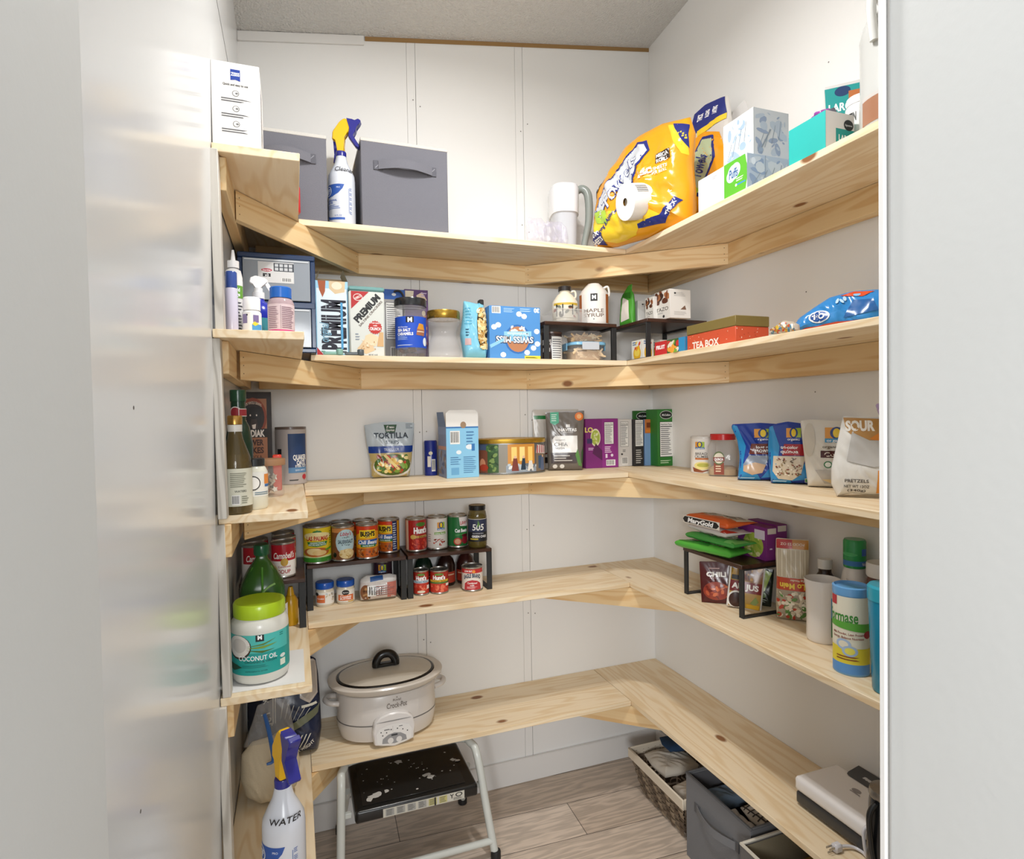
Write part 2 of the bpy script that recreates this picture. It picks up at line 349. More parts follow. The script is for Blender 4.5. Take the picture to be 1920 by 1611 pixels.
# front wall with the doorway the photograph is taken through
b = B()
v = [(-.7, .28, 0), (-.128, .28, 0), (-.128, .497, 0), (-.3, .497, 0)]
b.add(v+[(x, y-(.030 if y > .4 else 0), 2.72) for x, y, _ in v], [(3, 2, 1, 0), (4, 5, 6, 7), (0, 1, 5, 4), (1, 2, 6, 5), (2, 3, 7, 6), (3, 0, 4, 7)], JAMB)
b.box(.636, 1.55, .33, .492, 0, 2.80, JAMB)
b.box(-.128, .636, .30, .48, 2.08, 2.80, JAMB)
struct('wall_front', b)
b = B(); b.box(.6305, .6362, .4905, .4975, 0, 2.08, TRIMW, .0008); b.box(.6340, .6362, .4865, .4885, 0, 2.08, M('#9a9894'), .0003)
struct('trim_1', b)
b = B(); b.box(-1.2, 2.2, -1.2, 2.2, -.06, 0, FLOOR); struct('floor', b)
b = B(); v = [(-.3, .28), (1.55, .28), (1.55, 2.2), (-.3, 2.2)]
b.add([(x, y, ceil_z(x, y)) for x, y in v]+[(x, y, ceil_z(x, y)+.05) for x, y in v], [(0, 3, 2, 1), (4, 5, 6, 7), (0, 1, 5, 4), (1, 2, 6, 5), (2, 3, 7, 6), (3, 0, 4, 7)], CEIL)
struct('ceiling', b)
# ceiling edge: white batten on the left, bare wood strip on the right
def edge_strip(name, x0, x1, y0, h, m):
    b = B(); c = ceil_z
    b.prism([(x0, c(x0, 2.12)-h), (x1, c(x1, 2.12)-h), (x1, c(x1, 2.12)-.001), (x0, c(x0, 2.12)-.001)], y0, 2.1199, m, .0008); return struct(name, b)
edge_strip('trim_2', -.139, .258, 2.112, .032, TRIMW)
edge_strip('trim_3', .262, 1.399, 2.117, .016, M('#9a7747'))
b = B(); b.box(-.168, 1.399, 2.108, 2.1199, .0005, .094, TRIMW, .002); struct('baseboard_back', b)
b = B(); b.box(1.387, 1.3992, .5, 2.107, .0005, .094, TRIMW, .002); struct('baseboard_right', b)

# ================================================================== THE SHELVING
def board(name, label, cat, x0, x1, y0, y1, z0, z1, along, m, grp, bev=.0012):
    """a plank whose grain runs along its own x"""
    cx, cy, cz = (x0+x1)/2, (y0+y1)/2, (z0+z1)/2; b = B(); L, Wd, T = (x1-x0, y1-y0, z1-z0) if along == 'x' else (y1-y0, x1-x0, z1-z0)
    b.box(-L/2, L/2, -Wd/2, Wd/2, -T/2, T/2, m, bev)
    return tag(b.done(name, loc=(cx, cy, cz), rz=0 if along == 'x' else PI/2), label, cat, grp)
lev = ['top', 'second', 'middle', 'fourth', 'lowest']
XS = .027
for i, z in enumerate((Z1, Z2, Z3, Z4, Z5)):
    n = lev[i]
    low = i > 1
    board('shelf_board', 'pine plank of the %s shelf running along the back wall' % n, 'shelf', (.0285 if not low else .0285)+(.025 if i == 1 else 0), 1.108, 1.834, 2.1195, z-BT, z, 'x', PINE, 'back shelf planks')
    board('shelf_board', 'pine plank of the %s shelf running along the right wall' % n, 'shelf', 1.1095, 1.3985, .50, 2.1195, z-BT, z, 'y', PINE, 'right shelf planks')
    o = board('shelf_board', 'short pine plank of the %s shelf on the left wall, end grain showing' % n, 'shelf', XW(z)+.001, XS, (1.385, 1.36, 1.415, 1.405, .9)[i], 2.1195, z-BT, z, 'y', PINE, 'left shelf planks')
    zt, zb = z-BT-.0005, z-BT-.071
    board('wall_cleat', 'pine strip under the %s shelf, nailed to the back wall' % n, 'cleat', -.10, 1.36, 2.083, 2.1195, zb, zt, 'x', PINE2, 'back wall cleats')
    board('wall_cleat', 'pine strip under the %s shelf, nailed to the right wall' % n, 'cleat', 1.362, 1.3988, .50, 2.1195, zb, zt, 'y', PINE2, 'right wall cleats')
    board('wall_cleat', 'pine strip under the %s shelf, fixed to the left wall' % n, 'cleat', XW(z)+.0012, XW(z)+.026, 1.41, 2.1195, zb, zt, 'y', PINE2, 'left wall cleats')
    def brace(xa, ya, xb, yb, label):
        d = Vector((xb-xa, yb-ya)); L = d.length; t = .019; b = B()
        # mitred ends: front face full length, back face shorter
        v = [(0, 0), (L, 0), (L-t, t), (t, t)]
        b.add([(x, y, zz) for zz in (0, zt-zb-.001) for x, y in v], [(3, 2, 1, 0), (4, 5, 6, 7), (0, 1, 5, 4), (1, 2, 6, 5), (2, 3, 7, 6), (3, 0, 4, 7)], PINE2)
        for k in range(3):
            for xx in (.012, L-.012): b.lathe([(.0014, 0), (.0014, .0004)], M('#5f4a30'), 8, T=Matrix.Translation((xx, -.0002, .015+.02*k)) @ Matrix.Rotation(PI/2, 4, 'X'))
        o = b.done('corner_brace', loc=(xa, ya, zb), rz=math.atan2(d.y, d.x)); return tag(o, label, 'brace', 'diagonal corner braces')
    brace(.826, 2.0825, 1.3615, 1.612, 'diagonal pine brace under the %s shelf, right back corner' % n)
    brace(-.118, 1.60, .221, 2.0825, 'diagonal pine brace under the %s shelf, left back corner' % n)
    # narrow upright that carries the front of the left shelf, between two planks
    if i < 4:
        zn = (Z1, Z2, Z3, Z4, Z5)[i+1]; b = B(); hh = z-BT-zn
        b.box(-hh/2, hh/2, -.0085, .0085, -.019, .019, WHITEWOOD, .001)
        o = b.done('shelf_upright', loc=(XW(zn+hh/2)+.0095, (1.39, 1.39, 1.425, 1.415)[i], zn+hh/2)); o.rotation_euler = (PI/2, PI/2-.0115, 0)
        tag(o, 'whitewashed wooden upright between the %s and the %s left shelf' % (n, lev[i+1]), 'upright', 'left shelf uprights')
# ================================================================== KITS
def carton(name, label, cat, loc, rz, w, d, h, col, fr=(), rt=(), lf=(), tp=(), grp=None, side=None, kind='p', rot=None):
    """printed cardboard box; origin at the middle of its base front edge"""
    b = B(); m = M(col, kind)
    b.box(-w/2, w/2, 0, d, 0, h, m, .0012)
    if side: b.decal(right(w/2, 0, d/2), d*.98, h*.985, [('r', 0, .008, 1, 1, side)], eps=.0002)
    if fr: b.decal(front(), w, h, fr)
    if rt: b.decal(right(w/2, 0, d/2), d, h, rt)
    if lf: b.decal(left(-w/2, 0, d/2), d, h, lf)
    if tp: b.decal(pl((0, 0, h), (1, 0, 0), (0, 1, 0)), w, d, tp)
    o = b.done(name, loc=loc, rz=rz)
    if rot: o.rotation_euler = (rot[0], rot[1], rz)
    return tag(o, label, cat, grp)
def can(label, loc, r, h, col, shapes, rz=None, grp='food cans', name='food_can', cat='can', lid='#b9b6b0', a0=0, tall=.88):
    t = thing(name, label, cat, loc, face(loc[0], loc[1])+a0 if rz is None else rz, grp)
    b = B(); mt = M(lid, 'm')
    b.lathe([(r*.93, 0), (r, .0015), (r, .004), (r*.975, .0055), (r*.975, h-.0055), (r, h-.004), (r, h-.001), (r*.96, h-.0004), (r*.93, h-.0035), (r*.60, h-.0035), (r*.57, h-.0028), (r*.3, h-.003)], mt, 40)
    b.done('can_body', t)
    b = B(); R = r*.985
    b.lathe([(R, .0062), (R, h-.0062)], M(col, 'g'), 48, cap=False)
    b.decal(cyl(R, .0062), .8*PI*r, h-.0124, shapes, (r*.1, 0), .0004, 'g')
    b.done('paper_label', t)
    return t
def jar(name, label, cat, loc, prof, m, cap=None, capm=None, lab=None, labcol=None, shapes=(), rz=None, grp=None, n=2, sx=1, sy=1, inner=None, innerm=None, capribs=False, labw=None, labr=None):
    """bottle or jar: body + screw cap + printed label + contents"""
    t = thing(name, label, cat, loc, face(loc[0], loc[1]) if rz is None else rz, grp)
    b = B(); b.lathe(prof, m, 44, n=n, sx=sx, sy=sy); b.done('jar_body', t)
    if inner: b = B(); b.lathe(inner, innerm, 32, n=n, sx=sx, sy=sy); b.done('contents', t)
    if cap: b = B(); b.lathe(cap, capm, 44); b.done('screw_cap', t)
    if lab:
        r, z0, z1 = lab; b = B()
        if labcol:
            if labw: b.decal(cyl(r, z0, 0, sx, sy), labw, z1-z0, [('r', 0, 0, 1, 1, labcol)], (r*.1, 0), .0003, 'p')
            else: b.lathe([(r, z0), (r, z1)], M(labcol), 44, n=n, sx=sx, sy=sy, cap=False)
        b.decal(cyl(r, z0, 0, sx, sy), labw or .8*PI*r, z1-z0, shapes, (r*.1, 0), .0005)
        b.done('paper_label', t)
    return t
def resample(pts, n):
    P = [Vector((x, z)) for x, z in pts]; L = [(P[(i+1) % len(P)]-P[i]).length for i in range(len(P))]; T = sum(L); out = []; i = 0; acc = 0
    for k in range(n):
        s = T*k/n
        while acc+L[i] < s: acc += L[i]; i += 1
        out.append(P[i]+(P[(i+1) % len(P)]-P[i])*((s-acc)/L[i]))
    return out
class Pillow:
    """soft pack: an outline (0..1 by 0..1) blown up to thickness D, with creases"""
    def __init__(s, w, h, outline, D, a=(6, 2.2), top=.25, wr=.003, fq=22, seed=1, flat=False, n=96):
        s.w, s.h, s.D, s.a, s.top, s.wr, s.fq, s.seed, s.flat = w, h, D, a, top, wr, fq, seed, flat
        s.O = resample([((u-.5)*w, v*h) for u, v in outline], n); s.n = n
        xs = [p.x for p in s.O]; zs = [p.y for p in s.O]; s.c = Vector(((min(xs)+max(xs))/2, (min(zs)+max(zs))/2))
        if sum(s.O[i].x*s.O[(i+1) % n].y-s.O[(i+1) % n].x*s.O[i].y for i in range(n)) < 0: s.O.reverse()
    def dep(s, x, z, q):
        v = min(1, max(0, z/s.h)); a = s.a[0]+(s.a[1]-s.a[0])*v
        return .5*s.D*(max(0, 1-q**a))**.5*(1-(1-s.top)*v**1.6)
    def wrk(s, x, z, q, side):
        k = (1-q**5)*s.wr
        return k*(noise.noise(Vector((x*s.fq, z*s.fq*.8, s.seed*3.1+side*7)))*1.0+abs(noise.noise(Vector((x*s.fq*2.3+z*30, z*s.fq*.5-x*12, s.seed*5+side*3))))*1.1)
    def at(s, x, z, lift=0):
        d = Vector((x, z))-s.c; L = d.length
        if L < 1e-6: q = 0
        else:
            q = 1; best = None; d_ = d/L
            for i in range(s.n):
                a, b = s.O[i]-s.c, s.O[(i+1) % s.n]-s.c; e = b-a; den = d_.x*e.y-d_.y*e.x
                if abs(den) < 1e-9: continue
                t = (a.x*e.y-a.y*e.x)/den; u = (a.x*d_.y-a.y*d_.x)/den
                if t > 0 and -1e-6 <= u <= 1+1e-6: best = t if best is None else max(best, t)
            if best: q = L/best
            if q > .985: d *= .985/q; x, z = s.c.x+d.x, s.c.y+d.y; q = .985
        return Vector((x, -s.dep(x, z, q)-s.wrk(x, z, q, 0)-lift, z))
    def build(s, b, m, back=None, K=18):
        vs = []; fs = []; n = s.n
        for side in (0, 1):
            base = len(vs)
            vs.append(Vector((s.c.x, (-1 if side == 0 else 1)*(s.dep(s.c.x, s.c.y, 0)+s.wrk(s.c.x, s.c.y, 0, side))*(1 if side == 0 or not s.flat else 0), s.c.y)))
            for k in range(1, K+1):
                q = 1-(1-k/K)**1.35
                for i in range(n):
                    p = s.c+(s.O[i]-s.c)*q; y = s.dep(p.x, p.y, q)+s.wrk(p.x, p.y, q, side)
                    if k == K: y = .0006
                    if side and s.flat: y = .0006
                    vs.append(Vector((p.x, -y if side == 0 else y, p.y)))
            for i in range(n):
                j = (i+1) % n; f = (base, base+1+i, base+1+j); fs.append(f if side == 0 else f[::-1])
                for k in range(K-1):
                    a = base+1+k*n; f = (a+i, a+n+i, a+n+j, a+j); fs.append(f if side == 0 else f[::-1])
        e0, e1 = 1+(K-1)*n, 2+n*K+(K-1)*n
        for i in range(n): j = (i+1) % n; fs.append((e0+i, e1+i, e1+j, e0+j))
        b.add(vs, fs, m); return b
    def print(s, b, shapes, x0=None, w=None, z0=0, h=None, kind='g', st=.0075, eps=.0014):
        f = (lambda x, z, l: s.at(x+(x0 or 0), z+z0, l)); b.decal(f, w or s.w, h or s.h, shapes, (st, st), eps, kind, .0005)
RECT = [(0, 0), (.25, 0), (.5, 0), (.75, 0), (1, 0), (1, .3), (1, .7), (1, 1), (.5, 1), (0, 1), (0, .6), (0, .3)]
def pouch(name, label, cat, loc, rz, w, h, D, col, shapes, outline=RECT, grp=None, kind='g', lean=0, back=0, **k):
    P = Pillow(w, h, outline, D, **k); b = B(); P.build(b, M(col, kind)); P.print(b, shapes, kind=kind)
    o = b.done(name, loc=(loc[0], loc[1], loc[2]+.0005), rz=rz, ang=60); o.rotation_euler = (back, lean, rz)
    return tag(o, label, cat, grp)
def riser(label, x0, x1, y0, y1, z0, h, axis='x', grp='riser racks', feet='strip'):
    """raised rack: dark wooden top on two black metal end frames; axis = long direction"""
    t = thing('riser_rack', label, 'riser rack', ((x0+x1)/2, (y0+y1)/2, z0), 0 if axis == 'x' else PI/2, grp)
    L, Wd = ((x1-x0), (y1-y0)) if axis == 'x' else ((y1-y0), (x1-x0)); bk = M('#222324', 'p')
    b = B(); b.box(-L/2, L/2, -Wd/2, Wd/2, h-.012, h, WALNUT, .0012); b.done('rack_top', t)
    for s in (-1, 1):
        b = B(); X = s*(L/2-.008); q = .003; k = .009
        b.box(X-k, X+k, -Wd/2+.004, -Wd/2+.010, 0, h-.0122, bk, .0006); b.box(X-k, X+k, Wd/2-.010, Wd/2-.004, 0, h-.0122, bk, .0006)
        b.box(X-k, X+k, -Wd/2+.0102, Wd/2-.0102, 0, .004, bk, .0006); b.box(X-k, X+k, -Wd/2+.0102, Wd/2-.0102, h-.0165, h-.0124, bk, .0006)
        b.done('end_frame', t)
    return t
def sprayer(t, z, s, yellow='#f2bd1c', blue='#2f2f88'):
    """trigger head on a bottle neck at height z, nozzle towards +x"""
    k = .000414*s; T = Matrix.Translation((0, 0, z))
    f = lambda pts: [((x-1065)*k, (795-y)*k) for x, y in pts]
    b = B(); b.prism(f([(1035, 795), (1095, 795), (1090, 680), (1130, 640), (1142, 600), (1122, 540), (1095, 533), (1060, 560), (1005, 640), (1000, 700), (1033, 700)]), -.011*s, .011*s, M(yellow, 'g'), .0028*s, T); b.done('spray_head', t)
    b = B(); b.prism(f([(1112, 532), (1165, 540), (1180, 556), (1203, 533), (1227, 549), (1215, 577), (1187, 602), (1187, 630), (1158, 668), (1216, 752), (1205, 764), (1180, 752), (1124, 672), (1142, 610), (1124, 545)]), -.0125*s, .0125*s, M(blue, 'g'), .002*s, T); b.done('trigger', t)
    b = B(); b.lathe([(.0165*s, -.016*s), (.0168*s, -.002*s), (.0155*s, .001*s)], M(blue, 'g'), 30, T=T); b.done('neck_collar', t)
def zep(label, loc, rz, s=1, text='Iso', big=False):
    t = thing('spray_bottle', label, 'spray bottle', loc, rz, 'cleaning spray bottles'); R = .0425*s
    b = B(); b.lathe([(R*.93, 0), (R, .006), (R, .155*s), (R*.96, .172*s), (R*.74, .192*s), (R*.5, .212*s), (R*.41, .228*s), (R*.38, .236*s)], M('#d7dbe4', 'g'), 40); b.done('bottle_body', t)
    b = B()
    sh = [('p', [(.03, .83), (.72, .83), (.66, .74), (.52, .64), (.32, .575), (.1, .56), (0, .57), (0, .83)], '#2d55a5'), ('e', .12, .7, .15, .105, '#f3f5f8'), ('e', .12, .7, .125, .088, '#2d55a5'),
          ('t', 'ZEP', .1, .7, .1, '#f3f5f8', {'w': .22, 'sh': .2, 'b': .03}), ('t', 'PRO', .52, .76, .03, '#d7dff0', {}), ('t', 'PROFESSIONAL', .24, .49, .04, '#2d55a5', {'w': .46, 'b': .02}), ('t', 'SPRAYER', .17, .44, .04, '#2d55a5', {'w': .3, 'b': .02}),
          ('l', .02, .30, .58, .40, 3, '#5a74b0'), ('p', [(0, .13), (.2, .08), (.5, .07), (.72, .07), (.72, .12), (.4, .12), (.2, .135), (0, .19)], '#2d55a5'), ('t', '32 FL OZ', .5, .16, .03, '#5a74b0', {'w': .25}),
          ('r', .86, .22, .875, .75, '#5a74b0')]+[('l', .89, .2+.1*i, .99, .27+.1*i, 3, '#5a74b0') for i in range(6)]
    b.decal(cyl(R, .008, -.15), 2.3*R, .15*s, sh, (R*.1, 0), .0004)
    b.done('printed_label', t); b = B()
    b.decal(cyl(R*.87, .176*s, .45), .035*s, .016*s, [('t', text, .5, .4, .85, '#1d1d22', {'sh': .2})], (R*.2, 0), .0035)
    b.done('handwriting', t)
    t2 = t; sprayer(t2, .250*s, s)
    return t
ORG = lambda x, y, w, h, bl='#2a6ea8': [('r', x-w/2, y-h/2, x, y+h/2, '#e09a3a'), ('r', x, y-h/2, x+w/2, y+h/2, '#a8c43c'), ('e', x, y, w*.28, h*.55, '#1e3f86'), ('e', x, y, w*.16, h*.42, '#f0cf2e'), ('r', x-w/2, y-h*.85, x+w/2, y-h*.5, bl), ('t', 'organics', x, y-h*.67, h*.26, '#ffffff', {'w': w*.85})]
# ================================================================== TOP SHELF
xc, w_, h_ = -0.098, 0.094, 0.1785
carton('lens_wipe_box', 'tall white carton with blue square logo and three round step icons, top shelf left end', 'box', (xc, 1.40, Z1+.0005), 0, w_, .15, h_, '#e6e3df',
       [('r', .4, .80, .6, .92, '#1f3f9c'), ('p', [(.4, .8), (.6, .8), (.6, .785), (.5, .8), (.4, .79)], '#1f3f9c'), ('t', 'ZEISS', .5, .865, .04, '#ffffff', {'w': .18, 'b': .03}), ('t', 'Quick and easy to use', .5, .74, .027, '#222222', {'w': .52, 'b': .02})]
       +[q for i, y in enumerate((.64, .46, .28)) for q in [('e', .5, y, .07, .035, '#333336'), ('e', .5, y, .06, .03, '#e6e3df'), ('e', .52, y, .03, .012, '#777777'), ('l', .2, y-.11, .84, y-.055, 2, '#55555a')]],
       rt=[('l', .25, .15, .75, .9, 16, '#9a9a9c'), ('r', .3, .05, .7, .13, '#555558')], grp=None)
def fabric_bin(label, x, y, w, d, h, rz=0, z=Z1, col='#6f6f77', rim='#c9c6c0', hs=None):
    t = thing('fabric_bin', label, 'storage bin', (x, y, z+.0005), rz, 'grey fabric storage cubes'); b = B(); F_ = M(col, 'f')
    b.box(-w/2, w/2, 0, .006, 0, h-.008, F_, .0015); b.box(-w/2, w/2, d-.006, d, 0, h-.008, F_, .0015)
    b.box(-w/2, -w/2+.006, .006, d-.006, 0, h-.008, F_, .0015); b.box(w/2-.006, w/2, .006, d-.006, 0, h-.008, F_, .0015); b.box(-w/2+.006, w/2-.006, .006, d-.006, 0, .006, F_)
    b.done('bin_body', t)
    b = B(); r = M(rim, 'f')
    for q in ((-w/2-.001, w/2+.001, -.001, .007), (-w/2-.001, w/2+.001, d-.007, d+.001)): b.box(*q, h-.010, h, r, .001)
    for q in ((-w/2-.001, -w/2+.007, .007, d-.007), (w/2-.007, w/2+.001, .007, d-.007)): b.box(*q, h-.010, h, r, .001)
    b.done('edge_binding', t)
    b = B(); k = M('#5d5d65', 'f'); hw = .31*w; hz = .71*h
    for s in (-1, 1): b.box(s*hw-.014, s*hw+.014, -.0032, -.0002, hz-.014, hz+.014, k, .0005); b.decal(front(-.0033, hz, s*hw), .024, .024, [('p', [(.1, .1-.5), (.16, .1-.5), (.9, .84-.5), (.9, .9-.5), (.84, .9-.5), (.1, .16-.5)], '#8a8a92')])
    n = 14; vs = []; fs = []
    for i in range(n+1):
        u = i/n; x_ = -hw+2*hw*u; yy = -.004-.020*math.sin(PI*u)
        for dz, dy in ((-.013, 0), (.013, 0), (.013, -.0018), (-.013, -.0018)): vs.append((x_, yy+dy, hz+dz+.004*math.sin(PI*u)))
    for i in range(n):
        for j in range(4): a = i*4+j; b_ = i*4+(j+1) % 4; fs.append((a, b_, b_+4, a+4))
    b.add(vs, fs+[(0, 1, 2, 3), (n*4+3, n*4+2, n*4+1, n*4)], M(col, 'f')); b.done('strap_handle', t)
    return t
xc, w_, h_ = 0.341, 0.268, 0.2715
fabric_bin('grey fabric cube bin standing alone beside the spray bottles, top shelf', xc+.004, 1.862, w_, .25, h_)
fabric_bin('grey fabric cube bin half hidden behind the white carton, top shelf corner', -0.0005-.005, 1.842, 0.2310, .265, 0.2515)
jar('bottle', 'red bottle mostly hidden behind the left end of the top shelf', 'bottle', (.012, 1.79, Z1+.0005), [(.02, 0), (.022, .004), (.022, .07), (.012, .09)], M('#c8201e', 'g'), [(.012, .0905), (.012, .105)], M('#c8201e', 'g'))
xc, w_, h_ = 0.1645, 0.085, 0.3525
zep('clear blue-labelled trigger spray bottle with yellow head between the two grey bins, front one', (xc-.008, 1.900, Z1+.0005), -.25, .93, 'Cleaner')
zep('trigger spray bottle with yellow head hidden behind the other one on the top shelf', (.166, 2.068, Z1+.0005), -1.8, .93)
# water filter pitcher
t = thing('water_pitcher', 'white translucent filter water pitcher with grey handle, top shelf', 'pitcher', (0.9460, 1.995, Z1+.0005), -.25)
W_ = .098; Hh = 0.2475
b = B(); b.lathe([(W_*.40, 0), (W_*.43, .01), (W_*.5, Hh*.9), (W_*.5, Hh*.93)], M('#dfe2ea', 'q'), 40, n=3, sy=1.5); b.done('pitcher_body', t)
b = B(); b.lathe([(W_*.515, Hh*.58), (W_*.535, Hh*.93), (W_*.5, Hh*.985), (W_*.2, Hh)], M('#e9eaee', 'g'), 40, n=3, sy=1.5); b.done('reservoir_lid', t)
b = B(); b.tube([(W_*.44, -.02, Hh*.93), (W_*.66, -.03, Hh*.96), (W_*.86, -.035, Hh*.85), (W_*.88, -.035, Hh*.5), (W_*.74, -.03, Hh*.22), (W_*.66, -.03, .012)], [.012, .014, .015, .014, .012, .011], M('#8e9590', 'g'), 14); b.done('handle', t)
# crumpled clear bags
for i, (l, r, tp, y, lb) in enumerate(((977, 1022, 418, 1.90, 'crumpled clear plastic bag on the top shelf, the one farther from the pitcher'), (1015, 1068, 421, 1.875, 'crumpled clear plastic bag on the top shelf touching the pitcher'))):
    xc, w_, h_ = [0.7855, 0.089, 0.0795] if i == 0 else [0.856, 0.102, 0.0735]
    P = Pillow(w_*.9, h_+.006, [(.05, 0), (.5, 0), (.95, 0), (1, .3), (.93, .75), (.7, 1), (.4, .95), (.15, .98), (0, .6)], .03, a=(3, 2), top=.5, wr=.006, fq=48, seed=4+i); b = B(); P.build(b, M('#c4bccf', 'c')); P.print(b, [('bl', .1, .1, .9, .85, 14, .12, ['#cfc8e0', '#ffffff', '#b9b2cc'])], kind='c')
    tag(b.done('plastic_bag', loc=(xc-.004, 1.858, Z1+.001), ang=25), lb, 'plastic bag', 'crumpled clear bags')
# paper towel packs
O_, Y_, N_, G_ = '#f0a31c', '#f5cf33', '#27307c', '#a9c93c'
t = thing('paper_towel_pack', 'big orange and yellow plastic pack of paper towels slumped over the shelf corner', 'paper towels', (1.100, 1.715, Z1+.001), -1.21)
P = Pillow(.40, .345, [(.03, .02), (.2, .0), (.34, .0), (.5, .0), (.8, .0), (.97, .03), (.985, .3), (.97, .55), (1.0, .80), (.96, .95), (.72, 1), (.5, .985), (.34, .93), (.2, .76), (.05, .60), (.015, .3)], .15, a=(4, 3.2), top=.40, wr=.017, fq=17, seed=3)
b = B(); P.build(b, M(O_, 'g'), K=22)
P.print(b, [('p', [(.05, .08), (.3, .0), (.5, .02), (.62, .12), (.45, .25), (.2, .3), (.04, .25)], Y_), ('p', [(.55, .05), (.8, .1), (.7, .18)], Y_),
    ('p', [(.80, .93), (.97, .87), (.97, .6), (.93, .62)], Y_), ('p', [(.84, .93), (.975, .87), (.975, .66)], N_),
    ('p', [(.10, .33), (.2, .22), (.26, .35), (.32, .46), (.5, .42), (.56, .55), (.66, .75), (.62, .86), (.52, .87), (.4, .76), (.3, .6), (.17, .46)], N_),
    ('p', [(.12, .34), (.2, .25), (.26, .37), (.33, .475), (.49, .44), (.54, .56), (.64, .75), (.60, .83), (.52, .845), (.41, .745), (.31, .59), (.19, .46)], '#ccd0d6'), ('p', [(.10, .33), (.15, .21), (.28, .17), (.27, .30), (.2, .33)], G_),
    ('t', 'Towels', .385, .54, .13, N_, {'w': .46, 'rot': 50, 'sh': .25, 'b': .03}), ('t', 'Towels', .388, .543, .125, '#dfe3ea', {'w': .45, 'rot': 50, 'sh': .25, 'b': .008}), ('t', 'Super Premium', .35, .66, .03, '#555577', {'w': .16, 'rot': 50}),
    ('t', 'Strong & Absorbent', .28, .20, .042, N_, {'w': .30, 'rot': 32, 'b': .03}), ('t', '150', .66, .525, .055, '#ffffff', {'w': .12, 'rot': 8, 'b': .04}), ('t', 'SHEETS', .78, .54, .03, '#ffffff', {'w': .11, 'rot': 5}), ('t', 'PER ROLL', .78, .50, .03, '#ffffff', {'w': .12, 'rot': 5}), ('t', '150', .47, .40, .05, Y_, {'w': .11, 'rot': 30, 'b': .04}),
    ('p', [(.74, .58), (.86, .6), (.86, .68), (.74, .66)], '#3a2a20'), ('t', 'MEGA', .8, .645, .032, '#ffffff', {'w': .1, 'rot': 6, 'b': .03}), ('t', 'ROLL', .8, .60, .032, '#ffffff', {'w': .1, 'rot': 6, 'b': .03}),
    ('p', [(.03, .05), (.18, .01), (.2, .11), (.05, .16)], N_), ('t', '1,000', .115, .11, .04, '#ffffff', {'w': .12, 'rot': 10, 'b': .03}), ('t', 'SHEETS', .12, .055, .035, '#ffffff', {'w': .13, 'rot': 10, 'b': .03}),
    ('p', [(.02, .5), (.12, .55), (.14, .70), (.08, .62)], '#3c3f52'), ('t', 'M', .095, .6, .07, '#e8e8ea', {'rot': 15, 'b': .04}),
    ('p', [(.55, .06), (.8, .04), (.95, .2), (.9, .24), (.78, .11), (.55, .1)], N_), ('t', 'THICK', .87, .15, .04, '#ffffff', {'w': .12, 'rot': 55, 'b': .03})], kind='g', eps=.002)
b.done('printed_wrapper', t)
b = B(); T = Matrix.Translation((.03, -.072, .098)) @ Matrix.Rotation(PI/2+.15, 4, 'X') @ Matrix.Rotation(-.35, 4, 'Y')
b.lathe([(.012, -.06), (.030, -.06), (.052, -.052), (.056, -.03), (.056, .04), (.012, .04)], M('#f2f1ef'), 36, T=T, cap=False); b.lathe([(.0185, -.0596), (.0185, .03)], M('#b9a892'), 24, T=T)
b.decal(lambda x, z, l: T @ Vector(((.0562+l)*math.sin(x/.056+1.2), (.0562+l)*math.cos(x/.056+1.2), z-.02)), .05, .05, [('bar', 0, 0, .7, 1)], (.008, 0), .0003)
b.done('towel_roll', t)
t = thing('paper_towel_pack', 'smaller clear-film pack of paper towels with a blue top, behind the big orange pack', 'paper towels', (1.318, 1.66, Z1+.001), -1.35)
P = Pillow(.22, .455, [(.05, 0), (.5, 0), (.95, 0), (1, .3), (1, .55), (.95, .8), (.9, .97), (.55, 1), (.2, .95), (.06, .8), (0, .5), (.02, .25)], .075, a=(4, 2.4), top=.3, wr=.008, fq=18, seed=8)
b = B(); P.build(b, M('#d8d3cc', 'g'))
P.print(b, [('p', [(.04, 0), (.9, 0), (.95, .5), (.8, .72), (.5, .78), (.1, .7), (.02, .4)], O_), ('p', [(.25, .78), (.9, .84), (.85, .97), (.3, .99)], N_), ('p', [(.4, .76), (.9, .80), (.9, .84), (.4, .80)], Y_),
   ('t', 'THICK', .42, .9, .05, '#ffffff', {'rot': 82, 'w': .11, 'b': .04}), ('t', '& LONG', .56, .9, .04, '#ffffff', {'rot': 82, 'w': .11, 'b': .04}), ('t', 'LASTING', .70, .9, .04, '#ffffff', {'rot': 82, 'w': .11, 'b': .04}),
   ('p', [(.2, .36), (.5, .3), (.75, .55), (.7, .72), (.5, .74), (.3, .6)], N_), ('p', [(.23, .38), (.49, .33), (.71, .55), (.67, .70), (.5, .72), (.33, .6)], '#b9c6a0'), ('p', [(.2, .36), (.4, .28), (.5, .36), (.3, .42)], G_),
   ('t', 'Towels', .47, .53, .11, N_, {'w': .33, 'rot': 68, 'sh': .25, 'b': .03}), ('p', [(.5, .12), (.82, .16), (.8, .3), (.5, .26)], '#2c2420'), ('t', 'M', .66, .21, .08, '#e9e6e0', {'rot': 8, 'b': .05})], eps=.002)
b.done('printed_wrapper', t)
P = Pillow(.11, .40, [(.0, 0), (.5, 0), (1, 0), (1, .4), (.95, .8), (.7, 1), (.3, .95), (.05, .7)], .03, a=(3, 2), top=.3, wr=.008, fq=26, seed=18); b = B(); P.build(b, M('#e8e6e6', 'c')); o = b.done('film_tail', t); o.location = (.125, .0, 0)
t = thing('paper_towel_pack', 'upright roll of paper towels with a blue striped wrapper behind the orange pack', 'paper towels', (1.305, 1.855, Z1+.001), -.5)
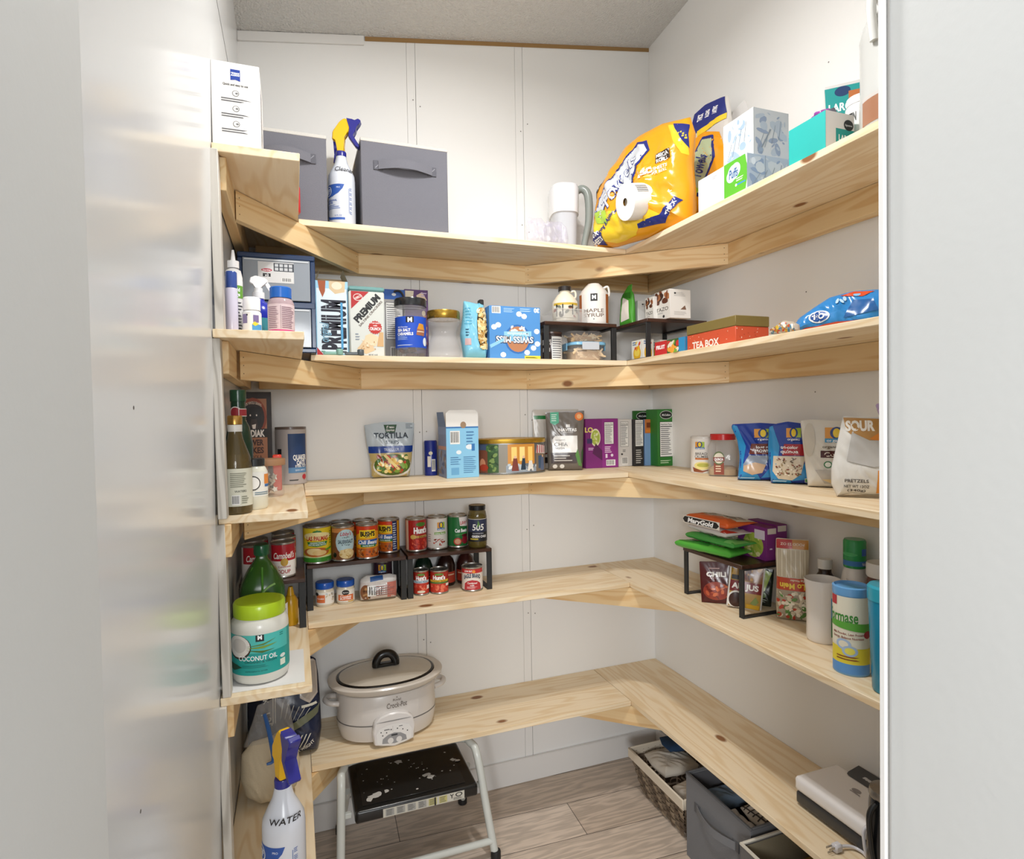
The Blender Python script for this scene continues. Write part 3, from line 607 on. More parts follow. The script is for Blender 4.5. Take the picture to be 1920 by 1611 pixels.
b = B(); b.lathe([(.05, 0), (.055, .01), (.055, .36), (.048, .385), (.02, .39)], M('#dcdad8', 'g'), 30); b.decal(cyl(.0552, .26, -.3), .12, .11, [('r', 0, 0, 1, 1, N_)]+[('p', [(.1+.16*i, .1), (.18+.16*i, .1), (.26+.16*i, .9), (.18+.16*i, .9)], '#e8e8ee') for i in range(4)], (.01, 0), .0008, 'g'); b.done('towel_roll', t)
# tissue boxes
LEAF = lambda c, c2, n=9: [('bl', .1, .1, .9, .9, n*2, .17, [c, c2]), ('bl', .08, .08, .92, .92, n, .06, [c2, c])]+[('p', [(.1+.2*i, .1+.1*i), (.115+.2*i, .1+.1*i), (.3+.16*i, .5+.1*i), (.285+.16*i, .5+.1*i)], '#7f8d9c') for i in range(4)]
yc, L_, h_ = 1.3490, 0.198, 0.1255
t = carton('tissue_box', 'long white tissue box with a bright green printed end, at the shelf edge', 'tissue box', (1.118, yc, Z1+.0005), -PI/2, L_, .148, .093, '#e6e6e8',
   [('p', [(.56, 0), (.97, 0), (1, .3), (1, .7), (.97, 1), (.56, 1)], '#5cb32a'), ('e', .75, .66, .115, .22, '#cfe4ef'), ('e', .70, .58, .09, .18, '#cfe4ef'), ('e', .79, .7, .09, .2, '#cfe4ef'), ('t', 'Puffs', .745, .64, .26, '#1f4f8c', {'w': .17, 'sh': .15, 'b': .02}), ('l', .80, .34, .94, .46, 2, '#eaf6dd'), ('r', .80, .24, .97, .28, '#3c8fc9'), ('e', .795, .26, .018, .04, '#eaf6dd'), ('l', .32, .78, .42, .88, 2, '#b9b9bd')],
   rt=[('r', 0, 0, 1, 1, '#9fb0c4')]+LEAF('#7f95b4', '#b4c0cc', 7)+[('r', .40, 0, .41, 1, '#8494a8'), ('e', .14, .8, .05, .1, '#c9d4e0')], grp='tissue boxes')
for s_, (l, c, r, tp, lb) in enumerate(((1405, 1405, 1476, 278, 0), (1361, 1413, 1478, 190, 1))): pass
def tissue_cube(label, x, y, z, w, d, h, rz=0):
    t = thing('tissue_box', label, 'tissue box', (x, y, z), rz, 'tissue boxes'); b = B(); b.box(0, w, 0, d, 0, h, M('#dfe3e4'), .002)
    b.decal(pl((w/2, 0, 0), (1, 0, 0), (0, 0, 1)), w, h, [('r', .0, .0, 1, 1, '#b9bfc4')]+LEAF('#8494ac', '#a3b0be', 7)+[('p', [(.15, .1), (.19, .1), (.5, .6), (.46, .6)], '#7c8894'), ('e', .2, .14, .07, .05, '#8497ad')])  # front print in darker tones than the lit side, shade put into the colours
    b.decal(left(0, 0, d/2), d, h, [('r', .0, .0, 1, 1, '#e8ecec')]+LEAF('#9fb6cf', '#cad8e2', 8))
    b.done('printed_carton', t); return t
tissue_cube('cube shaped pale tissue box with blue leaf print, stacked on the green-ended one', 1.148, 1.2590, Z1+.0945, .118, .115, .125)
tissue_cube('small grey blue tissue box peeking out between the cube box and the teal box', 1.275, 1.205, Z1+.0005, .11, .11, .17)
# teal food-bag boxes
yc, L_, h_ = 1.0630, 0.104, 0.0875
t = thing('storage_bag_box', 'teal and white open carton holding rolled bags, top shelf right', 'box', (1.122, yc, Z1+.0005), -PI/2, 'storage bag cartons')
b = B(); T_ = M('#1fb3ad'); Wh = M('#e6e2e0'); D_ = .085
b.box(-L_/2, L_/2, 0, .002, 0, h_, T_); b.box(-L_/2, L_/2, D_-.002, D_, 0, h_, T_); b.box(-L_/2, -L_/2+.002, .002, D_-.002, 0, h_, T_); b.box(-L_/2+.002, L_/2-.002, .002, D_-.002, 0, .002, T_); b.box(L_/2-.002, L_/2, .002, D_-.002, 0, h_, Wh)
b.decal(right(L_/2+.0002, 0, D_/2), D_, h_, [('r', 0, 0, 1, 1, '#e6e2e0'), ('r', .35, 0, 1, .6, '#159a93'), ('t', 'LARGE', .70, .38, .15, '#ffffff', {'w': .5, 'b': .03}), ('e', .8, .72, .17, .14, '#17171a'), ('t', 'Signature', .8, .72, .05, '#e8e8e8', {'w': .25}), ('l', .45, .1, .95, .22, 2, '#b9e6e2')])
b.done('open_carton', t)
P = Pillow(.12, .06, [(.05, 0), (.5, 0), (.95, 0), (1, .5), (.9, .9), (.5, 1), (.1, .85), (0, .4)], .05, wr=.012, fq=40, seed=12, a=(3, 2)); b = B(); P.build(b, M('#55525c', 'g')); o = b.done('bag_roll', t); o.location = (-.01, .042, h_-.035)
P = Pillow(.05, .028, [(.05, 0), (.5, 0), (.95, 0), (1, .5), (.9, .9), (.5, 1), (.1, .85), (0, .4)], .04, wr=.012, fq=60, seed=13, a=(3, 2)); b = B(); P.build(b, M('#9c4ba0', 'g')); o = b.done('purple_ruffle', t); o.location = (.005, .042, h_-.002)
P_ = 1.2400, 1.0690, 2.1620
t = thing('storage_bag_box', 'teal LARGE storage bag carton tilted on the top shelf above the open teal one', 'box', (1.335, 1.145, Z1+.0005), -.80, 'storage bag cartons')
b = B(); H2 = P_z = 2.2380-Z1; b.box(-.045, .045, 0, .03, 0, H2, M('#dcd8d6'), .001)
b.decal(front(), .09, H2, [('p', [(.05, .62), (.9, .56), (1, .97), (0, .97)], '#1c9a98'), ('e', .45, .92, .2, .05, '#173a6a'), ('r', .6, .82, 1, .91, '#c0703a'), ('t', 'LARGE', .45, .77, .08, '#ffffff', {'w': .7, 'b': .03}), ('l', .15, .64, .85, .70, 2, '#c8eae8'), ('l', .1, .48, .9, .56, 3, '#77777a')])
b.done('tall_carton', t)
# protein tub and white jug
jar('supplement_tub', 'white tub with green band and black lettering half hidden behind the big white jug', 'tub', (1.252, 1.030, Z1+.0005), [(.030, 0), (.032, .004), (.032, .12), (.029, .125)], M('#ecebe8', 'g'), [(.030, .1255), (.030, .142), (.028, .144)], M('#f2f1ee', 'g'), (.0322, .004, .12), '#ecebe8',
    [('t', 'PROTEIN', .12, .78, .17, '#222222', {'w': .45, 'b': .03}), ('r', 0, .35, 1, .45, '#d8d23a'), ('r', 0, .16, 1, .35, '#4fae3a'), ('t', 'ORGANIC', .12, .25, .11, '#ffffff', {'w': .42, 'b': .03})], grp=None, rz=-.8)
t = thing('vinegar_jug', 'large white translucent jug with amber liquid at its bottom, right end of top shelf', 'jug', (1.206, .893, Z1+.0005), 0)
b = B(); b.lathe([(.075, 0), (.08, .01), (.08, .075), (.079, .08), (.079, .19), (.08, .20), (.074, .225), (.05, .275), (.025, .30), (.022, .32)], M('#c3c4c1', 'g'), 44); b.decal(cyl(.0802, .012, .2), .36, .05, [('r', 0, 0, 1, 1, '#a27358'), ('r', 0, 1, 1, 1.15, '#c9c4c0')], (.01, 0), .0004, 'g'); b.done('jug_body', t)
b = B(); b.lathe([(.026, .3205), (.026, .34)], M('#d9dfe6', 'g'), 24); b.done('screw_cap', t)
b = B(); b.tube([(-.06, 0, .25), (-.085, 0, .265), (-.092, 0, .23), (-.083, 0, .17)], .009, M('#dadbd8', 'g'), 10); b.done('handle', t)

# ================================================================== SECOND SHELF
Zb = Z2+.0005
def cyl_at(l, r): return (r-l)/2
xc, w_, h_ = -0.1175, 0.037, 0.1921
jar('glue_bottle', 'white squeeze bottle with pointed nozzle and green label, second shelf left end', 'bottle', (xc, 1.475, Zb), [(w_*.48, 0), (w_*.5, .004), (w_*.5, h_*.68), (w_*.42, h_*.76), (w_*.2, h_*.79)], M('#eceae8', 'g'), [(w_*.33, h_*.79), (w_*.33, h_*.87), (w_*.14, h_*.88), (w_*.07, h_)], M('#f4f2f0', 'g'), (w_*.505, .006, h_*.64), '#eceae8',
    [('r', .35, .66, 1, .9, '#69a03a'), ('t', 'Old', .62, .82, .07, '#ffffff', {'w': .3, 'b': .03}), ('t', 'Age', .62, .73, .07, '#ffffff', {'w': .3, 'b': .03}), ('l', .4, .05, .95, .6, 9, '#55555c'), ('r', .33, .0, .38, .9, '#2c2c34')], grp='bottles on the second left shelf')
xc, w_, h_ = -0.1225, 0.025, 0.1321
jar('gel_bottle', 'pale lilac bottle with flip-top navy cap in front of the nozzle bottle', 'bottle', (xc+.004, 1.425, Zb), [(w_*.48, 0), (w_*.5, .004), (w_*.5, h_*.72), (w_*.46, h_*.73)], M('#c9c4d6', 'g'), [(w_*.47, h_*.735), (w_*.47, h_*.985), (w_*.42, h_)], M('#2e4a92', 'g'), grp='bottles on the second left shelf')
xc, w_, h_ = -0.0695, 0.039, 0.1761
t = jar('spray_bottle', 'cobalt blue round spray bottle with a white trigger head', 'spray bottle', (xc, 1.535, Zb), [(.036, 0), (.038, .004), (.038, .052), (.036, .068), (.026, .083), (.014, .091), (.012, .096)], M('#2230a8', 'g'), [(.0125, .0965), (.0135, .097), (.0135, .112), (.0095, .113), (.0095, .122)], M('#efefef', 'g'), (.0384, .006, .05), None, [('r', .35, 0, 1, .95, '#4aa6b4'), ('p', [(.2, 0), (.8, 0), (.9, .3), (.3, .2)], '#e8e8f0')], grp='bottles on the second left shelf')
T = Matrix.Translation((0, 0, .121)); b = B(); b.prism([(-.008, 0), (.006, 0), (.008, .008), (.018, .012), (.022, .019), (.014, .026), (-.006, .030), (-.017, .025), (-.020, .014), (-.015, .010), (-.010, .012)], -.007, .007, M('#efefef', 'g'), .0018, T); b.done('spray_head', t)
b = B(); b.prism([(.010, .018), (.020, .018), (.026, .008), (.033, -.012), (.028, -.014), (.018, .004)], -.005, .005, M('#efefef', 'g'), .0015, T); b.done('trigger', t)
xc, w_, h_ = -0.0815, 0.039, 0.0801
jar('pill_bottle', 'small white pill bottle with white ribbed cap and purple label', 'bottle', (xc+.002, 1.435, Zb), [(w_*.47, 0), (w_*.5, .003), (w_*.5, h_*.58), (w_*.4, h_*.64)], M('#f0efed', 'g'), [(w_*.46, h_*.645), (w_*.46, h_*.97), (w_*.42, h_)], M('#f5f4f2', 'g'), (w_*.503, .004, h_*.55), '#f4f3f1', [('r', .05, .45, .3, .95, '#8a7fa6'), ('r', .55, .5, .8, .9, '#7b6c9c'), ('r', .5, .0, 1, .4, '#4c9ad0'), ('p', [(.5, .4), (.62, .3), (.8, .42), (.6, .55)], '#e4d23a'), ('e', .3, .9, .03, .05, '#17171a')], grp='bottles on the second left shelf')
xc, w_, h_ = -0.0195, 0.057, 0.1091
jar('vitamin_bottle', 'clear pinkish vitamin gummy bottle with bright blue lid', 'bottle', (xc, 1.452, Zb), [(w_*.46, 0), (w_*.5, .005), (w_*.5, h_*.66), (w_*.44, h_*.74), (w_*.37, h_*.77)], M('#cdb2b6', 'q'), [(w_*.41, h_*.775), (w_*.41, h_*.98), (w_*.38, h_)], M('#1f66c0', 'g'), (w_*.503, .004, h_*.63), '#dcc6c9',
    [('r', 0, 0, 1, .12, '#d84a84'), ('l', .06, .16, .46, .92, 12, '#8a6a78'), ('l', .52, .16, .95, .92, 12, '#8a6a78'), ('r', .485, .15, .495, .95, '#77606c')], grp='bottles on the second left shelf')
# two-drawer organiser
xc, w_, h_ = -0.0325, 0.203, 0.2761
t = thing('drawer_organizer', 'navy plastic two-drawer organizer with cloudy clear drawers, second shelf left corner', 'drawer organizer', (xc, 1.80, Zb), 0)
b = B(); nv = M('#22385c', 'g'); D_ = .27; k = .013
b.box(-w_/2, w_/2, 0, D_, h_-.016, h_, nv, .003); b.box(-w_/2, w_/2, 0, D_, 0, .014, nv, .003); b.box(-w_/2, w_/2, 0, D_, h_*.45, h_*.45+.02, nv, .003)
for s in (-1, 1): b.box(s*w_/2-(k if s > 0 else 0), s*w_/2+(k if s < 0 else 0), 0.001, D_, .0141, h_-.0161, nv, .002)
b.box(-w_/2+k, w_/2-k, D_-.004, D_, .0141, h_-.0161, nv); b.done('drawer_frame', t)
for i, (z0, z1, cn) in enumerate(((.0145, h_*.45-.0005, 0), (h_*.45+.0205, h_-.0165, 1))):
    b = B(); cl = M('#aab2bc', 'q'); x0, x1 = -w_/2+k+.001, w_/2-k-.001
    b.box(x0, x1, -.004, 0, z0+.001, z1, cl, .001); b.box(x0, x0+.002, .0003, D_-.01, z0+.001, z1-.02, cl); b.box(x1-.002, x1, .0003, D_-.01, z0+.001, z1-.02, cl); b.box(x0+.002, x1-.002, .0003, D_-.01, z0+.001, z0+.003, cl)
    b.box(x0+.004, x1-.004, -.0055, -.0042, z1-.006, z1-.003, M('#d8dde2', 'g'))
    if i: b.decal(front(-.0043, z0, 0), w_, z1-z0, [('r', .26, .42, .72, .92, '#dcdcdc'), ('r', .46, .70, .72, .90, '#3a4048')]+[('r', .475+.06*j, .72+.09*q, .52+.06*j, .79+.09*q, '#c9ccd0') for j in range(4) for q in range(2)]+[('e', .37, .72, .07, .04, '#c0485a'), ('t', 'Sterilite', .37, .72, .04, '#ffffff', {'w': .1}), ('r', .32, .56, .42, .64, '#2c2c30'), ('t', 'x2', .37, .6, .06, '#ffffff', {'b': .03}), ('bar', .56, .45, .70, .55)])
    dr = b.done('drawer', t)
    b = B(); rnd = random.Random(5+i)
    for j in range(7): cx, cy = rnd.uniform(x0+.03, x1-.03), rnd.uniform(.03, .2); b.box(cx-.018, cx+.018, cy-.015, cy+.02, z0+.0035, z0+.03+rnd.uniform(0, .05), M(rnd.choice(['#d8c8b8', '#c98d80', '#e8e4dc', '#9aa8b8', '#b8a48c'])), .004)
    b.done('drawer_contents', dr)
# cracker box with open flaps
PREM = [('r', 0, 0, 1, 1, '#9fd0ea'), ('r', .04, .04, .96, .9, '#dfeef6'), ('p', [(.08, 1), (.32, 1), (.3, .86), (.22, .78), (.12, .88)], '#a8552c'), ('p', [(.42, 1), (.92, 1), (.9, .86), (.6, .83), (.42, .9)], '#d9c19a'), ('e', .66, .94, .16, .05, '#eadfc6'),
        ('t', 'PREMIUM', .53, .42, .30, '#1c1c2c', {'rot': 90, 'w': .66, 'b': .05}), ('t', 'original', .24, .32, .12, '#7aa8c0', {'rot': 90, 'w': .26, 'sh': .3}), ('r', .76, .10, .83, .72, '#4f9fd0'), ('p', [(.02, .0), (.26, 0), (.02, .12)], '#b6252c'), ('l', .30, .45, .34, .72, 2, '#8f9aa2')]
xc, w_, h_ = 0.1185, 0.095, 0.2271
def flaps(t, w, d, h, cin='#b99c78', cout='#9fd0ea', L=.035):
    b = B(); m = M(cin)
    for s in (-1, 1):
        b.add([(s*w/2, .001, h), (s*w/2, d-.001, h), (s*(w/2-.014), d-.003, h+L), (s*(w/2-.014), .003, h+L)], [(0, 1, 2, 3)], m); b.add([(s*(w/2+.0006), .001, h), (s*(w/2+.0006), d-.001, h), (s*(w/2-.0134), d-.003, h+L), (s*(w/2-.0134), .003, h+L)], [(3, 2, 1, 0)], M(cout))
    b.add([(-w/2, d, h), (w/2, d, h), (w/2-.006, d+.002, h+L*.8), (-w/2+.006, d+.002, h+L*.8)], [(0, 1, 2, 3)], m)
    b.done('open_flaps', t)
t = thing('cracker_box', 'tall light blue cracker carton with open top flaps beside the navy drawers', 'cracker box', (xc, 1.885, Zb), .0, 'cracker packages')
b = B(); b.box(-w_/2, w_/2, 0, .10, 0, h_, M('#9fd0ea'), .001); b.decal(front(), w_, h_, PREM); b.decal(right(w_/2, 0, .05), .1, h_, [('r', .0, .0, 1, 1, '#8cc4e2')]+NF(.15, .3, .85, .9)); b.done('printed_carton', t); flaps(t, w_, .10, h_)
xc, w_, h_ = 0.2205, 0.107, 0.2141
t = thing('cracker_tin', 'white rectangular saltine tin with teal lid and diagonal black lettering', 'tin', (xc, 1.872, Zb), .03, 'cracker packages')
b = B(); b.box(-w_/2, w_/2, 0, w_*.9, 0, h_-.014, M('#d9dcd6', 'g'), .004)
b.decal(front(-.0002), w_, h_-.014, [('p', [(.06, .99), (.56, .99), (.06, .72)], '#b3262a'), ('e', .25, .90, .13, .055, '#e8dcd8'), ('e', .25, .90, .115, .045, '#b3262a'), ('t', 'NABISCO', .25, .90, .035, '#f0e4e0', {'w': .2, 'rot': 28, 'b': .03}),
   ('t', 'PREMIUM', .5, .74, .10, '#1e2024', {'w': .98, 'rot': 49, 'b': .05}), ('t', 'SALTINE CRACKERS', .6, .66, .035, '#6b5a52', {'w': .98, 'rot': 49}), ('s', .72, .45, .2, 18, '#c0302a'), ('t', 'CRUNCH', .72, .43, .045, '#ffffff', {'w': .3, 'b': .03}), ('t', 'with', .72, .48, .025, '#ffffff', {}), ('t', 'Fresh baked', .72, .52, .025, '#ffffff', {'w': .24}),
   ('p', [(.2, .12), (.45, .04), (.7, .1), (.62, .22), (.4, .26), (.3, .18)], '#e0c49c'), ('p', [(.4, .2), (.72, .16), (.84, .3), (.6, .36), (.44, .32)], '#ead4b0'), ('p', [(.76, .16), (.95, .16), (.95, .38), (.84, .38)], '#d6ae7c'), ('bl', .3, .1, .8, .3, 16, .03, ['#c49a68', '#f2e2c6']), ('l', .16, .24, .3, .36, 3, '#8a94a0'), ('t', 'NET WT. 16 OZ', .65, .03, .022, '#333333', {'w': .25})], eps=.0004)
b.done('tin_body', t); b = B(); b.box(-w_/2-.001, w_/2+.001, -.001, w_*.9+.001, h_-.0138, h_, M('#74a3a2', 'g'), .004); b.done('tin_lid', t)
xc, w_, h_ = 0.324, 0.062, 0.2371
carton('snack_box', 'grey box with blue gable top and nutrition panel, behind the caramel jar', 'box', (xc, 2.0, Zb), 0, w_+.01, .07, h_, '#a9a7a6', [('r', 0, .86, 1, 1, '#1f56a8'), ('e', .5, .93, .1, .02, '#e8e8e8')]+NF(.1, .3, .9, .82)+[('bar', .3, .04, .9, .2)], grp='boxes behind the caramel jar')
xc, w_, h_ = 0.3965, 0.081, 0.2451
carton('snack_box', 'purple cracker carton with nut picture, behind the caramel jar', 'box', (xc+.006, 2.02, Zb), 0, w_, .05, h_, '#5c3a72', [('p', [(.04, .98), (.4, .98), (.35, .84), (.04, .8)], '#e6dcc8'), ('p', [(.5, .92), (.75, .97), (.95, .86), (.6, .82)], '#e4cdb4'), ('e', .72, .84, .18, .05, '#c98e7c'), ('l', .7, .9, .95, .97, 2, '#c9b8d8'), ('bl', .1, .2, .9, .7, 12, .12, ['#d8c8a8', '#b0785a'])], grp='boxes behind the caramel jar')
b = B(); p0 = Vector((0.355, 1.9900, 1.7970)); b.tube([p0+Vector((-.004, .02, -.10)), p0+Vector((.0, .01, -.05)), p0+Vector((0, 0, 0)), p0+Vector((-.004, 0, .018)), p0+Vector((-.014, 0, .028)), p0+Vector((-.026, 0, .028)), p0+Vector((-.032, 0, .024))], [.003, .003, .003, .0032, .0034, .0034, .003], M('#241d1a'), 8)  # curled end of a hanging strap
p_ = b.done('hanging_strap'); tag(p_, 'dark curled hanging strap sticking up between two boxes above the caramel jar', 'strap')
# caramel jar and empty jar
xc, w_, h_ = 0.359, 0.102, 0.1861; R = w_/2
t = jar('candy_jar', 'clear plastic candy jar with black lid and royal blue label', 'jar', (xc, 1.90, Zb), [(R*.92, 0), (R*.95, .004), (R*.95, h_*.78), (R*.99, h_*.80), (R*.95, h_*.82), (R*.99, h_*.845), (R*.93, h_*.87)], M('#cfcfd2', 'c'), [(R, h_*.871), (R, h_*.97), (R*.96, h_)], M('#1d1f23', 'g'), (R*.958, h_*.16, h_*.68), '#1d50c4',
    [('r', .38, .80, .58, .99, '#121214'), ('t', 'M', .48, .89, .14, '#ffffff', {'b': .06}), ('t', 'Milk Chocolate', .28, .66, .05, '#dfe8ff', {'w': .28, 'sh': .2}), ('t', 'SEA SALT', .31, .56, .09, '#ffffff', {'w': .36, 'b': .04}), ('t', 'CARAMELS', .34, .44, .09, '#ffffff', {'w': .44, 'b': .04}), ('p', [(.66, .58), (.72, .78), (.86, .76), (.9, .58)], '#d9962e'), ('p', [(.64, .4), (.88, .38), (.92, .58), (.66, .6)], '#a5684a'), ('r', .66, .5, .88, .53, '#e8d8c0'), ('l', .12, .24, .45, .38, 3, '#9db8f0'), ('e', .92, .2, .08, .14, '#e8f0f4'), ('l', .1, .05, .6, .1, 1, '#c9d6f4')],
    inner=None)
b = B(); rnd = random.Random(2)
for i in range(26): a, q, z = rnd.uniform(0, 2*PI), R*rnd.uniform(0, .68), .008+.010*(i//8)*1.6; T = Matrix.Translation((q*math.cos(a), q*math.sin(a), z)) @ Matrix.Rotation(rnd.uniform(0, 3), 4, 'Z') @ Matrix.Rotation(rnd.uniform(-.6, .6), 4, 'X'); b.box(-.009, .009, -.007, .007, -.005, .006, M(rnd.choice(['#4a2a1c', '#6b4434', '#5a3526'])), .002, T)
b.done('wrapped_caramels', t)
xc, w_, h_ = 0.467, 0.108, 0.1531; R = w_/2
jar('glass_jar', 'empty clear waisted jar with a gold lid next to the caramel jar', 'jar', (xc, 1.905, Zb), [(R*.88, 0), (R, .008), (R*1.0, h_*.2), (R*.86, h_*.36), (R*.74, h_*.5), (R*.84, h_*.66), (R*1.0, h_*.76), (R*.96, h_*.82)], M('#d6d2d2', 'c'), [(R*.98, h_*.83), (R, h_*.84), (R, h_*.97), (R*.97, h_)], M('#a98738', 'm'), n=2.6)
# nut bag
xc, w_, h_ = 0.5735, 0.099, 0.1971
t = thing('nut_bag', 'light blue bag with an oval window full of almond slices, folded top', 'bag', (xc-.006, 1.90, Zb+.0005), .0)
P = Pillow(w_*.93, h_, [(.12, 0), (.5, 0), (.9, 0), (1, .2), (1, .5), (.95, .8), (.86, .96), (.74, 1), (.68, .93), (.4, .955), (.14, .97), (.1, .7), (0, .4)], .07, a=(6, 3), top=.5, wr=.005, fq=30, seed=21); b = B(); P.build(b, M('#7fc3dc', 'g'))
P.print(b, [('p', ell(.74, .5, .21, .36, 24), '#3a2c18'), ('bl', .58, .18, .9, .84, 110, .10, ['#d9b676', '#e9cf95', '#b98d4c', '#f0ddb0']), ('l', .1, .55, .4, .86, 6, '#5aa6c4'), ('r', .1, .22, .3, .33, '#c9a8a8'), ('l', .12, .36, .25, .5, 3, '#22506a')], eps=.0012)
b.done('printed_bag', t); b = B(); b.box(w_*.18, w_*.34, -.012, .012, h_*.9, h_*1.0, M('#1e1c1c'), .003); b.done('binder_clip', t)
# cocoa carton, printed upside down
xc, w_, h_ = 0.7, 0.18, 0.1741
SW = [('r', 0, 0, 1, 1, '#4f8fce'), ('e', .55, .38, .26, .28, '#2f6bb0'), ('e', .55, .38, .22, .245, '#b77c55'), ('p', [(.34, .34), (.76, .34), (.72, .50), (.38, .50)], '#7fc0e4'), ('bl', .42, .5, .7, .62, 12, .05, ['#f4efe8', '#e8d8d0']), ('p', [(.28, .42), (.82, .44), (.82, .54), (.28, .52)], '#8fc8e6'), ('t', 'Marshmallow', .55, .48, .06, '#e6f3fb', {'w': .42, 'rot': 180}),
      ('t', 'SWISS MISS', .49, .365, .13, '#1c2a4c', {'w': .76, 'rot': 180, 'b': .07}), ('t', 'SWISS MISS', .49, .368, .12, '#ffffff', {'w': .73, 'rot': 180, 'b': .025})]+[('e', x, y, .055, .05, '#f3f1f0') for x, y in ((.58, .86), (.68, .82), (.09, .60), (.17, .64), (.26, .08), (.73, .13), (.93, .54), (.86, .22), (.94, .3))]+[('bar', .05, .86, .22, .99), ('r', .68, 0, 1, .07, '#e6d43a'), ('l', .7, .01, .98, .06, 1, '#7a7020'), ('t', '30', .93, .94, .08, '#ffffff', {'rot': 180, 'b': .05}), ('l', .28, .88, .5, .97, 3, '#a8c8e8'), ('l', .6, .9, .85, .98, 2, '#a8c8e8'), ('p', [(.02, .2), (.28, .34), (.28, .4), (.0, .26)], '#8fc8e6')]
t = carton('cocoa_box', 'blue cocoa carton standing upside down with marshmallow print', 'box', (xc, 1.862, Zb), 0, w_, .10, h_, '#4a86c4', SW, grp=None)
# riser rack with syrups
RZ = 1.7220
riser('dark wooden riser on the second shelf carrying the maple syrups', .800, 1.075, 1.845, 2.075, Zb, RZ-Z2, grp='riser racks'); rt = Z2+(RZ-Z2)+.0012
xm, wm, hm = 1.0310, 0.106, 0.153
t = jar('maple_syrup_jug', 'large white plastic maple syrup jug with black logo label, right one on the riser', 'syrup jug', (xm, 1.93, rt), [(wm*.46, 0), (wm*.5, .004), (wm*.5, hm*.74), (wm*.42, hm*.84), (wm*.26, hm*.96), (wm*.2, hm*1.0)], M('#e9e2da', 'g'), None, None, (wm*.503, .008, hm*.72), None,
    [('r', 0, 0, .14, 1, '#a85c22'), ('r', .86, 0, 1, 1, '#a85c22'), ('r', .14, 0, .86, 1, '#e8e4de'), ('r', .42, .74, .6, 1, '#16181a'), ('t', 'M', .51, .88, .14, '#e8e8e8', {'b': .05}), ('t', 'MAPLE', .5, .42, .13, '#6b5444', {'w': .56, 'b': .01}), ('t', 'SYRUP', .5, .26, .13, '#6b5444', {'w': .56, 'b': .01}), ('e', .5, .12, .015, .02, '#333333')], rz=-.5, grp='maple syrup jugs')
b = B(); b.tube([(wm*.26, 0, hm*.86), (wm*.46, 0, hm*.93), (wm*.52, 0, hm*.8), (wm*.5, 0, hm*.7)], .004, M('#e9e2da', 'g'), 8); b.done('handle', t)
xs_, ws, hs = 0.9015, 0.095, 0.127
t = jar('maple_syrup_jug', 'small cream maple syrup jug with black cap and forest picture in a clear tray', 'syrup jug', (xs_, 1.90, rt+.0045), [(ws*.42, 0), (ws*.46, .004), (ws*.48, hs*.4), (ws*.46, hs*.56), (ws*.3, hs*.74), (ws*.2, hs*.8), (ws*.2, hs*.86)], M('#e6dcc6', 'g'), [(ws*.24, hs*.861), (ws*.24, hs*.98), (ws*.2, hs)], M('#2a2422', 'g'), (ws*.483, .012, hs*.5), None,
    [('r', .1, 0, .95, 1, '#d8d2c0'), ('r', .1, .84, .95, 1, '#c9a83c'), ('bl', .12, .05, .93, .8, 16, .09, ['#3a3a30', '#6e7468', '#e8e6dc', '#8f4a3a']), ('r', .2, .1, .25, .9, '#25251f'), ('r', .4, .1, .44, .9, '#25251f'), ('r', .7, .2, .74, .9, '#25251f')], rz=-.4, grp='maple syrup jugs')
b = B(); b.tube([(ws*.2, 0, hs*.83), (ws*.36, 0, hs*.86), (ws*.4, 0, hs*.72), (ws*.32, 0, hs*.64)], .0035, M('#e6dcc6', 'g'), 8); b.done('handle', t)
b = B(); c = M('#d5d3d0', 'c'); L0, L1 = xs_-.055, xs_+.062; f0, f1 = 1.851, 1.99
for q in ((L0, L1, f0, f0+.002, 0, .045), (L0, L1, f1-.002, f1, 0, .045), (L0, L0+.002, f0+.002, f1-.002, 0, .045), (L1-.002, L1, f0+.002, f1-.002, 0, .045), (L0+.002, L1-.002, f0+.002, f1-.002, 0, .002), (L0-.002, L1+.002, f0-.002, f0-.0001, .042, .047)): b.box(q[0], q[1], q[2], q[3], rt+q[4], rt+q[5], c, .0005)
tag(b.done('clear_tray'), 'low clear plastic tray on the riser around the small syrup jug', 'tray')
xc, w_, h_ = 0.8605, 0.073, 0.1011
jar('cocoa_canister', 'dark brown cocoa canister with white nutrition panel under the syrup riser', 'canister', (xc-.001, 1.925, Zb), [(w_*.48, 0), (w_*.5, .003), (w_*.5, h_*.9), (w_*.49, h_*.93)], M('#3a2a28', 'g'), [(w_*.51, h_*.931), (w_*.51, h_*.99), (w_*.49, h_)], M('#5a4238', 'g'), (w_*.503, .003, h_*.9), None,
    [('t', "SHEY'S", .2, .7, .2, '#e8e0d8', {'w': .4, 'b': .04}), ('t', 'RICH', .2, .4, .15, '#e8e0d8', {'w': .3, 'b': .04}), ('r', .42, 0, .95, .92, '#e6e4e0'), ('l', .45, .05, .92, .85, 9, '#6a6a6e')], rz=-.2)
